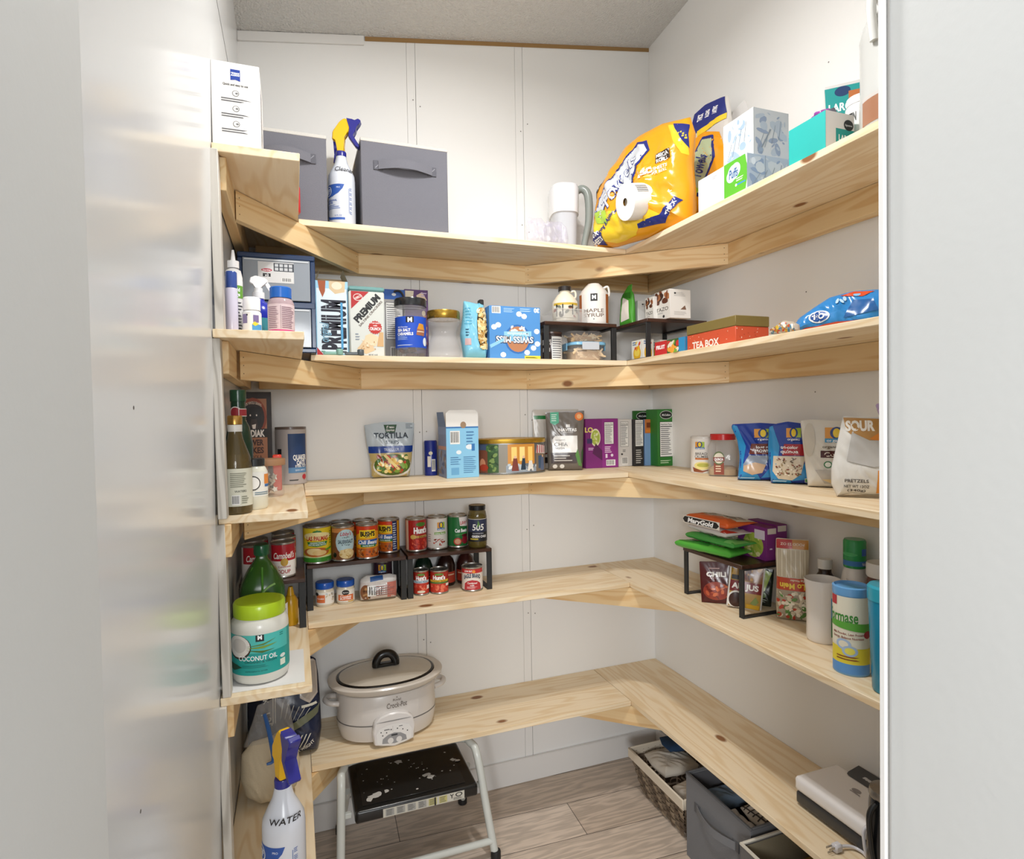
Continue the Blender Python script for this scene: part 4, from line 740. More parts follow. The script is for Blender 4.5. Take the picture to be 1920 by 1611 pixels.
# food containers
def food_tub(label, l_, r_, tp, y, z0, d, rz, lid, food, hfac=1, name='food_container'):
    xc, w, h = l_; t = thing(name, label, 'food container', (xc, y, z0), rz, 'clear food containers')
    b = B(); c = M('#cfc8c4', 'c'); hb = h*.80
    b.lathe([(w*.42, 0), (w*.46, .004), (w*.49, hb), (w*.5, hb+.001)], c, 40, n=4, sy=d/w); b.done('tub_body', t)
    b = B(); rnd = random.Random(int(xc*1000)); fc = [M(q) for q in food]
    b.lathe([(w*.38, .003), (w*.41, .006), (w*.43, hb*.62), (w*.3, hb*.72)], fc[0], 32, n=3.5, sy=d/w)
    for i in range(46):
        a = rnd.uniform(-w*.4, w*.4); e = rnd.uniform(-d*.38, d*.38); zz = rnd.uniform(hb*.15, hb*.78); T = Matrix.Translation((a, -d*.42+.002 if i % 2 else e, zz if i % 2 else hb*.7)) @ Matrix.Rotation(rnd.uniform(-1, 1), 4, 'Y') @ Matrix.Rotation(rnd.uniform(-.5, .5), 4, 'X')
        b.box(-.014, .014, -.002, .002, -.003, .003, fc[i % len(fc)], .001, T)
    b.done('contents', t)
    b = B()
    b.lathe([(w*.52, hb+.0015), (w*.53, hb+.003), (w*.53, h*.96), (w*.5, h)], M(lid, 'g') if lid else c, 40, n=4, sy=d/w)
    if lid:
        b.box(-w*.24, w*.24, -d*.53-.004, -d*.53, hb-.016, h*.97, M('#d8dce2', 'q'), .0015)
        for s in (-1, 1): b.box(s*w*.53-(.004 if s < 0 else 0), s*w*.53+(.004 if s > 0 else 0), -d*.2, d*.2, hb-.014, h*.97, M('#8cc4e6', 'g'), .001)
    b.done('tub_lid', t); return h
hh = food_tub('clear food container with light blue clip lid holding noodles, bottom of the pair', (.984, .132, 0.0661), 0, 0, 1.925, Zb, .13, -.1, '#7fb9dc', ['#cfb08a', '#e2c8a2'])
food_tub('clear food container of pasta pieces stacked on the blue-lidded one', (0.9795, 0.1230, 0.1291-hh-.024), 0, 0, 1.925, Zb+hh+.001, .085, -.1, None, ['#c49a6c', '#dcb88a', '#e8cfa6'])
# second riser with tea
riser('dark wooden riser in the corner of the second shelf carrying the tea boxes', 1.128, 1.372, 1.735, 1.985, Zb, .134, grp='riser racks'); rt2 = Z2+.1357
P_ = 0
pouch('green_pouch', 'green pouch standing edge-on on the corner riser beside the tea', 'pouch', (1.165, 1.92, rt2), -1.32, .07, .15, .03, '#4c9a34', [('p', [(.2, .1), (.8, .15), (.7, .6), (.3, .7)], '#e2d8cc'), ('p', [(.2, .7), (.8, .65), (.8, .8), (.2, .8)], '#357526')], seed=31, outline=[(0, 0), (.5, 0), (1, 0), (1, .4), (.95, .75), (.7, .9), (.85, 1), (.55, .97), (.3, .85), (.05, .7)])
TZ = [('t', 'TAZO', .5, .36, .13, '#2b2624', {'w': .8, 'b': .01}), ('e', .6, .1, .07, .05, '#2a2a2c'), ('l', .2, .2, .6, .26, 2, '#8a8a8a'), ('bl', .1, .6, .9, .95, 14, .2, ['#5a2e1c', '#7a4028', '#3c2018', '#a2663c'])]
y1 = 1.7970
def tea_box(label, x, y, w, d, h, art, rz=0, fl=False):
    t = thing('tea_box', label, 'tea box', (x, y, rt2), rz, 'tea boxes on the riser'); b = B(); b.box(0, w, 0, d, 0, h, M('#e3e0da'), .0015)
    b.decal(left(0, 0, d/2), d, h, [('r', 0, 0, 1, 1, '#dcd8d0')]+art); b.decal(front(0, 0, w/2), w, h, [('l', .2, .75, .8, .9, 3, '#b9b6b2'), ('e', .25, .86, .05, .03, '#333333'), ('p', [(.5, .3), (.78, .3), (.72, .45)], '#7a5a48'), ('l', .2, .1, .8, .24, 3, '#c0bdb8')])
    b.done('printed_carton', t); return t
tea_box('white tea carton with orange-brown spice print, nearest to the camera', 1.205, 1.7160, .085, 0.0850+.004, 1.8200-RZ, TZ)
tea_box('white tea carton with spice print behind the nearest tea carton', 1.19, 1.7780+.013, .085, .050, 1.8200-RZ-.012, TZ)
tea_box('white tea carton with a green bottle print, rearmost on the corner riser', 1.20, 1.907, .085, .050, 1.8200-RZ-.005, [('r', .5, .0, 1, 1, '#cfd6c8'), ('p', [(.1, .1), (.3, .1), (.35, .6), (.2, .75), (.05, .6)], '#2c5a6c'), ('p', [(.4, .9), (.6, .5), (.7, .95)], '#4c8a34')])
# under the riser
def small_box(name, label, cat, x, y, w, d, h, col, lf, fr, grp):
    b = B(); b.box(0, w, 0, d, 0, h, M(col), .001); b.decal(left(0, 0, d/2), d, h, lf); b.decal(front(0, 0, w/2), w, h, fr); return tag(b.done(name, loc=(x, y, Zb)), label, cat, grp)
LM = [('r', 0, 0, 1, 1, '#e8e6dc'), ('e', .5, .35, .35, .35, '#e8b52c'), ('e', .5, .4, .25, .2, '#f2d65a'), ('bl', .2, .5, .9, .9, 6, .12, ['#d84a3c', '#e8862c', '#f0cf2e']), ('l', .1, .75, .5, .95, 2, '#3a6aa0')]
small_box('drink_mix_box', 'white drink mix box with yellow fruit print, left under the corner riser', 'box', 1.150, 1.80, .045, .07, .072, '#e8e6dc', LM, LM, 'small boxes under the corner riser')
small_box('drink_mix_box', 'white and yellow drink mix box between the riser legs', 'box', 1.215, 1.79, .05, .05, .070, '#e8e6dc', LM, LM, 'small boxes under the corner riser')
small_box('drink_mix_box', 'small light blue and yellow box under the corner riser', 'box', 1.290, 1.78, .05, .05, .066, '#6fb0d8', [('p', [(.2, 1), (.8, 1), (.5, .4)], '#e8e4d8'), ('e', .5, .3, .25, .25, '#eac23a')], [('p', [(.2, 1), (.8, 1), (.5, .4)], '#e8e4d8'), ('e', .5, .3, .25, .25, '#eac23a')], 'small boxes under the corner riser')
yc, L_, h_ = 1.6315, 0.165, 0.0491
small_box('snack_box', 'red snack box with fruit picture and blue end beside the orange tea box', 'box', 1.147, yc-L_/2+.006, .06, L_, h_, '#c0282c', [('r', 0, 0, .42, 1, '#c42a2c'), ('t', 'FRUIT', .2, .62, .25, '#ffffff', {'w': .3, 'b': .04}), ('r', .42, 0, .8, 1, '#3a5a2c'), ('bl', .44, .1, .78, .9, 16, .09, ['#e8dcc8', '#c8342c', '#e8a23a', '#7aa83c']), ('r', .8, 0, 1, 1, '#2c8cc0')], [('r', 0, 0, 1, 1, '#2c8cc0')], None)
yc, L_, h_ = 1.4255, 0.213, 0.0761
t = thing('tea_chest', 'orange wooden tea box with weathered white lettering and olive lid', 'tea box', (1.137, yc+.0, Zb), -PI/2)
b = B(); Wt = .115; b.box(-L_/2, L_/2, 0, Wt, 0, h_*.62, M('#c9502e'), .0015)
b.decal(front(), L_, h_*.62, [('t', 'TEA BOX', .40, .30, .42, '#ece4da', {'w': .56, 'b': .03}), ('bl', .02, .05, .98, .98, 26, .012, ['#e8b8a0', '#a8401f'])]); b.decal(right(L_/2, 0, Wt/2), Wt, h_*.62, [('bl', .02, .05, .98, .98, 18, .02, ['#ecd0c0', '#a8401f'])]); b.done('box_body', t)
b = B(); b.box(-L_/2-.001, L_/2+.001, -.001, Wt+.001, h_*.62+.0005, h_, M('#7b6a35'), .0015); b.done('box_lid', t)
# bread bag at the right
t = thing('snack_bag', 'crumpled blue and orange snack bag at the right end of the second shelf', 'bag', (1.252, 1.085, Zb+.001), -1.05)
P = Pillow(.24, .095, [(.0, .03), (.1, .0), (.5, 0), (.95, 0), (1, .3), (1, .9), (.8, .97), (.6, 1), (.4, .92), (.25, .7), (.1, .45)], .09, a=(3, 2.4), top=.35, wr=.013, fq=20, seed=41); b = B(); P.build(b, M('#2e86cc', 'g'), K=20)
P.print(b, [('p', [(.05, .0), (.3, .04), (.6, .12), (.9, .1), (.85, .2), (.5, .22), (.2, .14)], '#d8502c'), ('p', [(.5, .9), (.62, .98), (.8, .92), (.7, .82)], '#d8502c'), ('p', [(.55, .3), (.85, .4), (.8, .7), (.62, .75)], '#1c5c9e'), ('e', .33, .40, .10, .16, '#e8eef4'), ('e', .33, .40, .085, .13, '#1f4f9a'), ('t', 'RO', .33, .41, .14, '#ffffff', {'b': .04}), ('p', [(.02, .02), (.1, .2), (.14, .08)], '#c8342c'), ('bl', .1, .7, .9, .9, 6, .03, ['#8cc4ee', '#bfe0f6'])], eps=.002)
b.done('printed_bag', t)
t = thing('candy_bag', 'small clear bag of wrapped candies in front of the crumpled blue bag', 'bag', (1.128, 1.140, Zb+.001), -1.35)
P = Pillow(.08, .032, [(0, .1), (.3, 0), (.7, 0), (1, .1), (1, .5), (.8, .8), (.5, 1), (.25, .6), (.05, .45)], .026, a=(3, 2), top=.4, wr=.006, fq=40, seed=43); b = B(); P.build(b, M('#cdbfae', 'q')); P.print(b, [('bl', .1, .05, .9, .8, 40, .07, ['#d8b23a', '#c8502c', '#e8e0d0', '#3c7a9a', '#b8863a'])], eps=.001); b.done('printed_bag', t)
# bag clips
for i, (l, r, col, lb) in enumerate((((0.113, 1.8450, 1.6110), 0, '#8fbcae', 'small mint green bag clip at the front edge of the second shelf'), ((0.174, 1.8450, 1.6110), 0, '#5d6468', 'small dark grey bag clip at the front edge of the second shelf'))):
    b = B(); b.box(-.024, .016, -.006, .006, 0, .010, M(col, 'g'), .003); b.lathe([(.009, 0), (.010, .002), (.010, .016), (.008, .018)], M(col, 'g'), 20, c=(.022, 0)); b.box(-.030, -.018, -.005, .005, .008, .013, M(col, 'g'), .002)
    tag(b.done('bag_clip', loc=(l[0], l[1], Zb), rz=-.15), lb, 'clip', 'bag clips')

# ================================================================== MIDDLE SHELF
Zb = Z3+.0005
x_, y_ = -0.121, 1.4810; xc, w_, h_ = -0.1215, 0.049, 0.2092; R = w_/2
t = jar('vinegar_bottle', 'amber vinegar bottle with pale label and gold cap at the front of the left shelf', 'bottle', (-.121, 1.452, Zb), [(.030, 0), (.0325, .005), (.0325, .105), (.030, .125), (.016, .165), (.0135, .18), (.0135, .196)], M('#6a5a38', 'q'), [(.0155, .1962), (.0155, .214), (.014, .216)], M('#b58c4a', 'm'), (.0328, .018, .100), '#d9d8c6',
   [('l', .35, .5, .8, .9, 8, '#8a8a78'), ('bar', .38, .04, .58, .3), ('l', .62, .06, .85, .28, 4, '#8a8a78'), ('t', 'WATERS', .6, .4, .06, '#4a4a40', {'w': .3})], inner=[(.029, .004), (.0305, .008), (.0305, .10), (.026, .13)], innerm=M('#5a4218', 'q'), grp='bottles on the middle left shelf')
b = B(); b.lathe([(.0148, .1805), (.0150, .1955)], M('#e8e6e0', 'g'), 28); b.done('neck_ring', t)
jar('oil_bottle', 'tall dark green bottle with a red and white neck sticker, left shelf', 'bottle', (-.123, 1.575, Zb), [(.029, 0), (.031, .005), (.031, .15), (.024, .19), (.0165, .205), (.0165, .25)], M('#143a26', 'g'), [(.018, .2505), (.0185, .275), (.018, .278)], M('#1d4a30', 'g'), (.0245, .170, .2), None,
   [], grp='bottles on the middle left shelf')
b = B(); b.decal(cyl(.0175, .206, .1, c=(0, 0)), .05, .034, [('e', .3, .5, .3, .45, '#e8e0dc'), ('e', .3, .5, .25, .38, '#9a2430'), ('r', .45, .25, 1, .8, '#e8e0dc'), ('r', .48, .3, .97, .75, '#a8303a')], (.004, 0), .0006); o = b.done('neck_sticker', loc=(-.123, 1.575, Zb), rz=.07); o.parent = bpy.data.objects['oil_bottle']; o.location = (0, 0, 0); o.rotation_euler.z = .07
jar('sauce_bottle', 'dark navy bottle standing close behind the amber vinegar bottle', 'bottle', (-.125, 1.66, Zb), [(.026, 0), (.028, .005), (.028, .12), (.02, .15), (.013, .165), (.013, .185)], M('#2a3648', 'g'), [(.0145, .1855), (.0145, .205)], M('#b98a4c', 'g'), grp='bottles on the middle left shelf')
jar('coconut_jar', 'small white jar with black lid and coconut label beside the vinegar bottle', 'jar', (-.0885, 1.51, Zb), [(.027, 0), (.030, .006), (.030, .085), (.026, .095), (.022, .099)], M('#e2e0d0', 'g'), [(.0245, .0995), (.0245, .115), (.023, .1165)], M('#26282a', 'g'), (.0303, .030, .086), '#e9e8e2', [('e', .35, .55, .22, .3, '#3a3430'), ('e', .36, .55, .18, .25, '#f0eeea'), ('r', .7, .5, 1, .9, '#e08a3c'), ('r', .72, .38, .95, .48, '#3c6ca8'), ('l', .4, .05, .9, .2, 2, '#5c7a8a')], rz=.35, grp='jars on the middle left shelf')
x_, y_ = -0.058, 1.7800
t = jar('glass_jar', 'clear glass jar with flat wooden lid holding white star decorations', 'jar', (-.064, 1.74, Zb), [(.036, 0), (.038, .003), (.038, .083)], M('#cfcac4', 'c'), [(.0415, .0832), (.042, .086), (.042, .098), (.0415, .1)], M('#a97f5c'), grp='jars on the middle left shelf')
b = B(); rnd = random.Random(9)
for i in range(9):
    p = []; sc_ = rnd.uniform(.007, .012)
    for j in range(10): q = sc_*(1 if j % 2 == 0 else .42); a = PI*j/5; p.append((q*math.cos(a), q*math.sin(a)))
    T = Matrix.Translation((rnd.uniform(-.017, .017), rnd.uniform(-.017, .017), .013+.0055*i)) @ Matrix.Rotation(rnd.uniform(0, 6), 4, 'Z') @ Matrix.Rotation(rnd.uniform(-.9, .9), 4, 'X'); b.prism(p, -.002, .002, M('#efe9dc' if i % 3 else '#8a5a48'), .0006, T)
b.done('star_pieces', t)
# pancake-mix carton
KD = [('r', 0, 0, 1, 1, '#241a16'), ('r', .06, .10, .86, .93, '#a56e4c'), ('e', .46, .74, .40, .20, '#8a3c20'), ('e', .46, .74, .33, .165, '#2a1c18'), ('t', '100% WHOLE GRAINS', .46, .86, .03, '#e0c8b4', {'w': .5, 'arc': .03}), ('e', .46, .73, .24, .12, '#17120f'), ('e', .30, .82, .06, .03, '#17120f'), ('e', .62, .82, .06, .03, '#17120f'), ('p', [(.40, .72), (.56, .72), (.6, .64), (.5, .6), (.38, .64)], '#3a2c26'), ('p', [(.42, .66), (.54, .67), (.52, .62), (.44, .62)], '#e8ddd4'), ('e', .38, .76, .02, .01, '#e8ddd4'), ('e', .56, .76, .02, .01, '#e8ddd4'),
      ('r', .0, .53, .9, .62, '#17120f'), ('t', 'KODIAK', .46, .575, .07, '#f0e8e0', {'w': .66, 'b': .04}), ('t', 'POWER', .44, .48, .06, '#3a1a10', {'w': .62, 'b': .04}), ('t', 'CAKES', .44, .40, .06, '#3a1a10', {'w': .62, 'b': .04}), ('t', 'FLAPJACK &', .44, .33, .035, '#3a1a10', {'w': .5}), ('t', 'WAFFLE MIX', .44, .285, .035, '#3a1a10', {'w': .5}), ('bl', .1, .1, .8, .22, 8, .12, ['#d8b48c', '#e8d0a8', '#c0803c'])]
xc, w_, h_ = -0.107, 0.094, 0.2892
carton('pancake_mix_box', 'tall dark brown pancake mix carton with a growling bear emblem', 'box', (xc, 1.93, Zb), .08, w_, .06, h_, '#241a16', KD, side='#1d1512')
b = B(); b.box(-.012, .012, -.010, .010, 0, .104, M('#e0402a', 'g'), .003); tag(b.done('red_packet', loc=(-.046, 1.868, Zb)), 'orange red narrow packet between the small jar and the dark carton', 'packet')
xc, w_, h_ = -0.008, 0.094, 0.1822; R = w_/2
jar('oats_canister', 'cylindrical oats canister with a blue front panel and white lettering', 'canister', (xc, 2.03+.015, Zb), [(R*.97, 0), (R, .003), (R, h_-.008)], M('#b3aaa6'), [(R*1.01, h_-.0078), (R*1.01, h_-.001), (R*.98, h_)], M('#6a5c54', 'g'), (R*1.003, .003, h_-.01), '#b5aca8',
   [('r', .38, .2, .92, .93, '#24406e'), ('r', .38, .2, .92, .3, '#5a86b0'),
    ('t', 'QUAKER', .70, .49, .095, '#f2f0ec', {'w': .4, 'b': .04}), ('t', 'OATS', .72, .39, .085, '#f2f0ec', {'w': .26, 'b': .04}), ('t', 'STEEL CUT', .72, .325, .04, '#f2f0ec', {'w': .34, 'b': .03}), ('t', 'QUICK 3 MINUTE', .7, .25, .03, '#dfe8f2', {'w': .3}), ('e', .82, .12, .075, .05, '#b8303a'), ('p', [(.76, .13), (.88, .13), (.82, .05)], '#b8303a'), ('r', .06, .55, .2, .65, '#1c1c20'), ('l', .4, .04, .66, .09, 1, '#444444')], rz=.12)
# tortilla strips
x_, y_ = 0.323, 2.1130; xc, w_, h_ = 0.3135, 0.171, 0.1932
pouch('tortilla_strip_pouch', 'stand-up pouch of tortilla strips with a salad bowl picture', 'pouch', (xc, 2.085, Zb), -.06, w_, h_, .055, '#bcc8d2',
   [('p', [(.05, .0), (.95, .0), (.93, .45), (.06, .45)], '#c8b478'), ('r', .07, .44, .95, .56, '#1c3f94'), ('t', 'TRI-COLOR', .52, .5, .05, '#c9d4ee', {'w': .3}), ('t', 'TORTILLA', .52, .75, .10, '#1e2c3c', {'w': .68, 'b': .03}), ('t', 'STRIPS', .54, .63, .06, '#4c5864', {'w': .26, 'b': .01}), ('p', [(.38, .94), (.64, .94), (.6, .8), (.42, .8)], '#1d4a2c'), ('t', 'Fresh', .51, .90, .045, '#ffffff', {'w': .15, 'sh': .2}), ('t', 'Gourmet', .51, .845, .045, '#ffffff', {'w': .17, 'sh': .2}),
    ('e', .53, .2, .38, .2, '#e9e6dc'), ('e', .53, .23, .36, .19, '#556b2c'), ('bl', .24, .1, .82, .4, 60, .06, ['#7ea03c', '#c8402c', '#e8c45a', '#f0dc9a', '#4c7a34', '#9a3a28', '#e0a84c']), ('p', [(.35, .4), (.4, .42), (.68, .15), (.63, .13)], '#f0d890'), ('l', .82, .86, .96, .96, 3, '#7a8894')],
   outline=[(.12, 0), (.5, -.0), (.88, 0), (.93, .3), (.97, .6), (1, .97), (.7, .985), (.5, 1), (.2, .97), (.0, .94), (.04, .6), (.10, .3)], seed=51, wr=.004, top=.12)
xc, w_, h_ = 0.457, 0.046, 0.1232; R = w_/2
jar('seasoning_canister', 'small cobalt blue seasoning canister behind the light blue carton', 'canister', (xc, 2.09, Zb), [(R*.98, 0), (R, .003), (R, h_-.004), (R*.9, h_)], M('#22328c', 'g'), None, None, (R*1.004, .004, h_*.9), None, [('e', .5, .7, .12, .06, '#e8e2c8'), ('r', .3, .25, .5, .6, '#e8e4dc'), ('bar', .55, .1, .8, .5)])
# light-blue carton with white open flaps
xc, w_, h_ = 0.535, 0.114, 0.1722
t = thing('cocoa_box', 'light blue carton with torn open white top flaps showing its nutrition side', 'box', (xc, 1.945, Zb), .05)
b = B(); b.box(-w_/2, w_/2, 0, .095, 0, h_, M('#8391b4'), .001)
b.decal(left(-w_/2, 0, .0475), .095, h_, [('r', 0, .85, 1, 1, '#8a9cc4'), ('r', 0, .55, 1, .62, '#c89a88'), ('bl', .1, .05, .9, .5, 14, .16, ['#5a6a94', '#8a7a70', '#a8b0c4'])])
b.decal(front(), w_, h_, [('r', 0, 0, 1, 1, '#8cc8ea'), ('r', 0, .97, 1, 1, '#3a78b8'), ('bar', .12, .66, .42, .92), ('l', .62, .55, .9, .92, 6, '#4c80b0'), ('e', .72, .6, .12, .05, '#e8f0f6'), ('e', .38, .5, .08, .04, '#e8f0f6'), ('r', .78, .52, .88, .66, '#3a78b8'), ('l', .52, .08, .95, .42, 9, '#4c80b0'), ('l', .12, .25, .46, .42, 4, '#4c80b0'), ('r', .14, .06, .38, .2, '#6aa8d4')]); b.done('printed_carton', t)
b = B(); fl_ = M('#eceae6')
b.prism([(-w_/2, h_), (w_/2, h_), (w_/2, h_+.045), (w_/2-.010, h_+.056), (-w_/2+.012, h_+.056), (-w_/2, h_+.045)], .0, .0012, fl_); b.add([(-w_/2, .001, h_), (-w_/2, .094, h_), (-w_/2-.006, .09, h_+.05), (-w_/2-.006, .01, h_+.05)], [(0, 1, 2, 3)], M('#6f86ae')); b.decal(front(-.0003, h_), w_, .056, [('e', .53, .1, .09, .2, '#a08468')])
b.done('open_flaps', t)
# oval holiday tin
x0_, y0_ = 0.715, 1.9560; xc, w_, h_ = 0.738, 0.262, 0.1252; R = w_/2
t = thing('holiday_tin', 'wide oval tin with gold lid and a painted Victorian street scene', 'tin', (xc, 2.035, Zb), -.12)
sy = .60; b = B(); b.lathe([(R*.98, 0), (R*.99, .004), (R*.97, .006), (R*.97, h_-.016)], M('#8c8f90', 'm'), 64, sy=sy)
sc_ = [('r', 0, 0, 1, 1, '#5c5a58'), ('r', 0, .55, .2, 1, '#4a5a78'), ('r', 0, 0, .16, .8, '#7a4a38'), ('r', .16, 0, .30, 1, '#3c5a38'), ('bl', .15, .05, .3, .95, 26, .03, ['#4c7040', '#2c4428', '#7a9454']), ('r', .30, 0, .40, 1, '#8a8478'), ('r', .40, .25, .72, 1, '#c98a3c'), ('r', .44, .4, .50, .9, '#f2cf7a'), ('r', .53, .4, .59, .9, '#f4d88c'), ('r', .63, .4, .69, .9, '#f0c86c'), ('r', .38, 0, .78, .25, '#8f9aa6'), ('bl', .4, .02, .76, .3, 18, .03, ['#b8c4cc', '#6a7078', '#dfe2e2']),
       ('r', .74, 0, .98, .66, '#7a6a58'), ('p', [(.74, .66), (.98, .6), (.96, .9), (.76, .96)], '#d8c8c4')]+[('p', [(.75+.045*i, .66), (.77+.045*i, .655), (.775+.04*i, .93), (.76+.04*i, .94)], '#a8323c') for i in range(5)]+[('r', .78, .1, .86, .56, '#3c5470'), ('e', .08, .3, .05, .2, '#c88a68'), ('e', .1, .18, .07, .12, '#a8402c'), ('p', [(.44, .05), (.52, .05), (.5, .5), (.46, .5)], '#7a3c34'), ('p', [(.54, .08), (.60, .08), (.59, .5), (.56, .5)], '#2c3c4c'), ('e', .48, .54, .015, .05, '#e0b898'), ('e', .575, .54, .015, .05, '#e0b898'), ('p', [(.62, .04), (.7, .04), (.68, .4), (.64, .4)], '#e0dcd4'), ('p', [(.82, .02), (.92, .02), (.9, .5), (.84, .5)], '#5a6a8a'), ('e', .87, .54, .016, .05, '#e0b898')]
b.decal(cyl(R*.97, .007, .05, 1, sy), 2.5*R, h_-.026, sc_, (.012, 0), .0008, 'g'); b.done('tin_body', t)
b = B(); b.lathe([(R*1.0, h_-.0158), (R*1.01, h_-.012), (R*1.01, h_-.003), (R*.98, h_), (R*.93, h_-.002)], M('#c29a3c', 'm'), 64, sy=sy); b.done('tin_lid', t)
# pouches
xc, w_, h_ = 0.948, 0.184, 0.2272
pouch('grey_pouch', 'white pouch with a green stripe standing behind the grey seed pouch', 'pouch', (xc, 2.095, Zb), -.12, w_, h_, .025, '#c9c4bc', [('r', .02, .84, .7, .9, '#1f7a3c'), ('l', .4, .93, .9, .97, 1, '#8a7a6a'), ('r', .1, .1, .9, .2, '#33302e'), ('p', [(.2, .25), (.8, .25), (.6, .4)], '#7a3020')], seed=55, wr=.003, grp='pouches left of the purple box')
xc, w_, h_ = 0.9515, 0.137, 0.2212
pouch('seed_pouch', 'grey stand-up pouch of chia seeds with white square label', 'pouch', (xc, 2.02, Zb), -.34, w_*1.06, h_, .045, '#6c645c',
   [('p', [(.12, .99), (.34, .99), (.34, .80), (.23, .76), (.12, .80)], '#4fae8c'), ('l', .15, .82, .31, .95, 4, '#d8f0e4'), ('e', .86, .90, .11, .07, '#e0762c'), ('e', .86, .90, .06, .04, '#f0b070'), ('r', .52, .72, .62, .77, '#d8d4ce'), ('t', 'NAVITAS', .56, .68, .05, '#f0eeea', {'w': .46, 'b': .04}), ('t', 'ORGANICS', .56, .635, .02, '#e0dcd8', {'w': .25}), ('p', [(.16, .30), (.80, .30), (.80, .58), (.24, .58), (.16, .52)], '#e4e2de'), ('t', 'ORGANIC', .36, .51, .025, '#8a8680', {'w': .26}), ('t', 'CHIA', .38, .44, .065, '#5a544e', {'w': .34, 'b': .0}), ('t', 'SEEDS', .35, .375, .03, '#5a544e', {'w': .24}),
    ('r', .12, .12, .78, .30, '#4a4242'), ('r', .2, .24, .6, .255, '#c9c4be'), ('r', .2, .20, .5, .215, '#c9c4be'), ('r', .2, .16, .66, .175, '#c9c4be'), ('p', [(.74, .26), (.80, .36), (.92, .06), (.82, .08)], '#5c8a4c'), ('p', [(.9, .3), (.96, .4), (.95, .1), (.9, .12)], '#3c5a34'), ('e', .22, .07, .06, .035, '#dcd8d2'), ('e', .40, .07, .06, .035, '#dcd8d2')],
   outline=[(.05, 0), (.5, .0), (.93, 0), (.96, .3), (.97, .6), (1, 1), (.5, .99), (0, .98), (.02, .6), (.03, .3)], seed=56, wr=.003, top=.1, grp='pouches left of the purple box')
# the row of cartons
def cart2(label, l, c, r, tp, y, col, fr, lf, w, grp='cartons in the back right corner', name='food_carton', rz=0, d=.05, x=None, h=None):
    t = tag(carton(name, label, 'box', (x, y, Zb), rz, w, d, h, col, fr, lf=lf), label, 'box', grp); return t
a_ = 1.1150, 0.136, 0.1892
FR1 = [('r', 0, 0, .5, 1, '#7a2470'), ('e', .30, .62, .15, .18, '#e8e0c0'), ('e', .30, .62, .13, .15, '#a8b84a'), ('r', .04, .5, .2, .6, '#3c2c60'), ('bl', .2, .5, .4, .75, 10, .05, ['#dfe0b0', '#c8d070']), ('t', 'LO', .1, .78, .1, '#f0e070', {'b': .03}), ('l', .08, .36, .25, .42, 2, '#e0c8e0'), ('p', [(.2, .3), (.5, .15), (.5, .35), (.3, .5)], '#54184c')]+NF(.57, .48, .86, .93)+[('l', .58, .30, .8, .44, 4, '#f0d8ec'), ('bar', .62, .04, .9, .16), ('r', .6, .2, .66, .28, '#e8d8e8'), ('e', .8, .25, .04, .03, '#e8d8e8')]
cart2('purple pasta carton with a yellow bowl, left end of the corner row', 0, 0, 0, 0, 2.035, '#8a2a80', FR1, (), a_[1], x=a_[0], h=a_[2], d=.07, rz=-.08)
a_ = 1.2290, 0.074, 0.1852
cart2('plain white carton with nutrition panel beside the purple carton', 0, 0, 0, 0, 2.05, '#d9d6d2', NF(.2, .42, .75, .95)+[('bar', .3, .04, .7, .2), ('l', .35, .3, .6, .36, 2, '#555555'), ('e', .3, .26, .07, .02, '#333333')], (), a_[1]-.008, x=a_[0]-.005, h=a_[2], d=.06)
a_ = 1.2755, 0.041, 0.1842
cart2('thin black carton with white nutrition panel, between the white and blue cartons', 0, 0, 0, 0, 2.035, '#2c2a2c', NF(.1, .42, .95, .99)+[('l', .15, .05, .85, .36, 7, '#c8c4c0')], (), a_[1]*1.05, x=a_[0]+.004, h=a_[2], d=.06)
a_ = 1.3200, 0.044, 0.1832
cart2('thin light blue carton with an orange square near its top', 0, 0, 0, 0, 2.035, '#7fa4d4', [('r', 0, .70, 1, 1, '#c8763c'), ('r', .2, .82, .8, .93, '#7a3a1c'), ('r', .1, .72, .9, .78, '#e8862c')], (), a_[1]*.95, x=a_[0]+.007, h=a_[2], d=.06)
GR = [('e', .5, .90, .36, .075, '#f0f0ea'), ('e', .5, .90, .34, .068, '#17201a'), ('t', 'McCullers', .5, .90, .035, '#ffffff', {'w': .5, 'sh': .3})]
a_ = 1.3695, 0.083, 0.2222
cart2('tall green carton with black oval logo and long nutrition panel, front one', 0, 0, 0, 0, 1.985, '#2e7a2c', GR+NF(.12, .16, .88, .78)+[('l', .15, .04, .85, .11, 2, '#c8e0b8')], (), a_[1]-.004, x=a_[0]+.002, h=a_[2], d=.08)
a_ = 1.3445, 0.093, 0.2222
cart2('tall green carton with black oval logo, behind the thin black and blue cartons', 0, 0, 0, 0, 2.105, '#2e6a2a', GR+[('r', .7, .1, 1, .99, '#e0ddd6')], (), a_[1]-.002, x=a_[0], h=a_[2]-.004, d=.012)
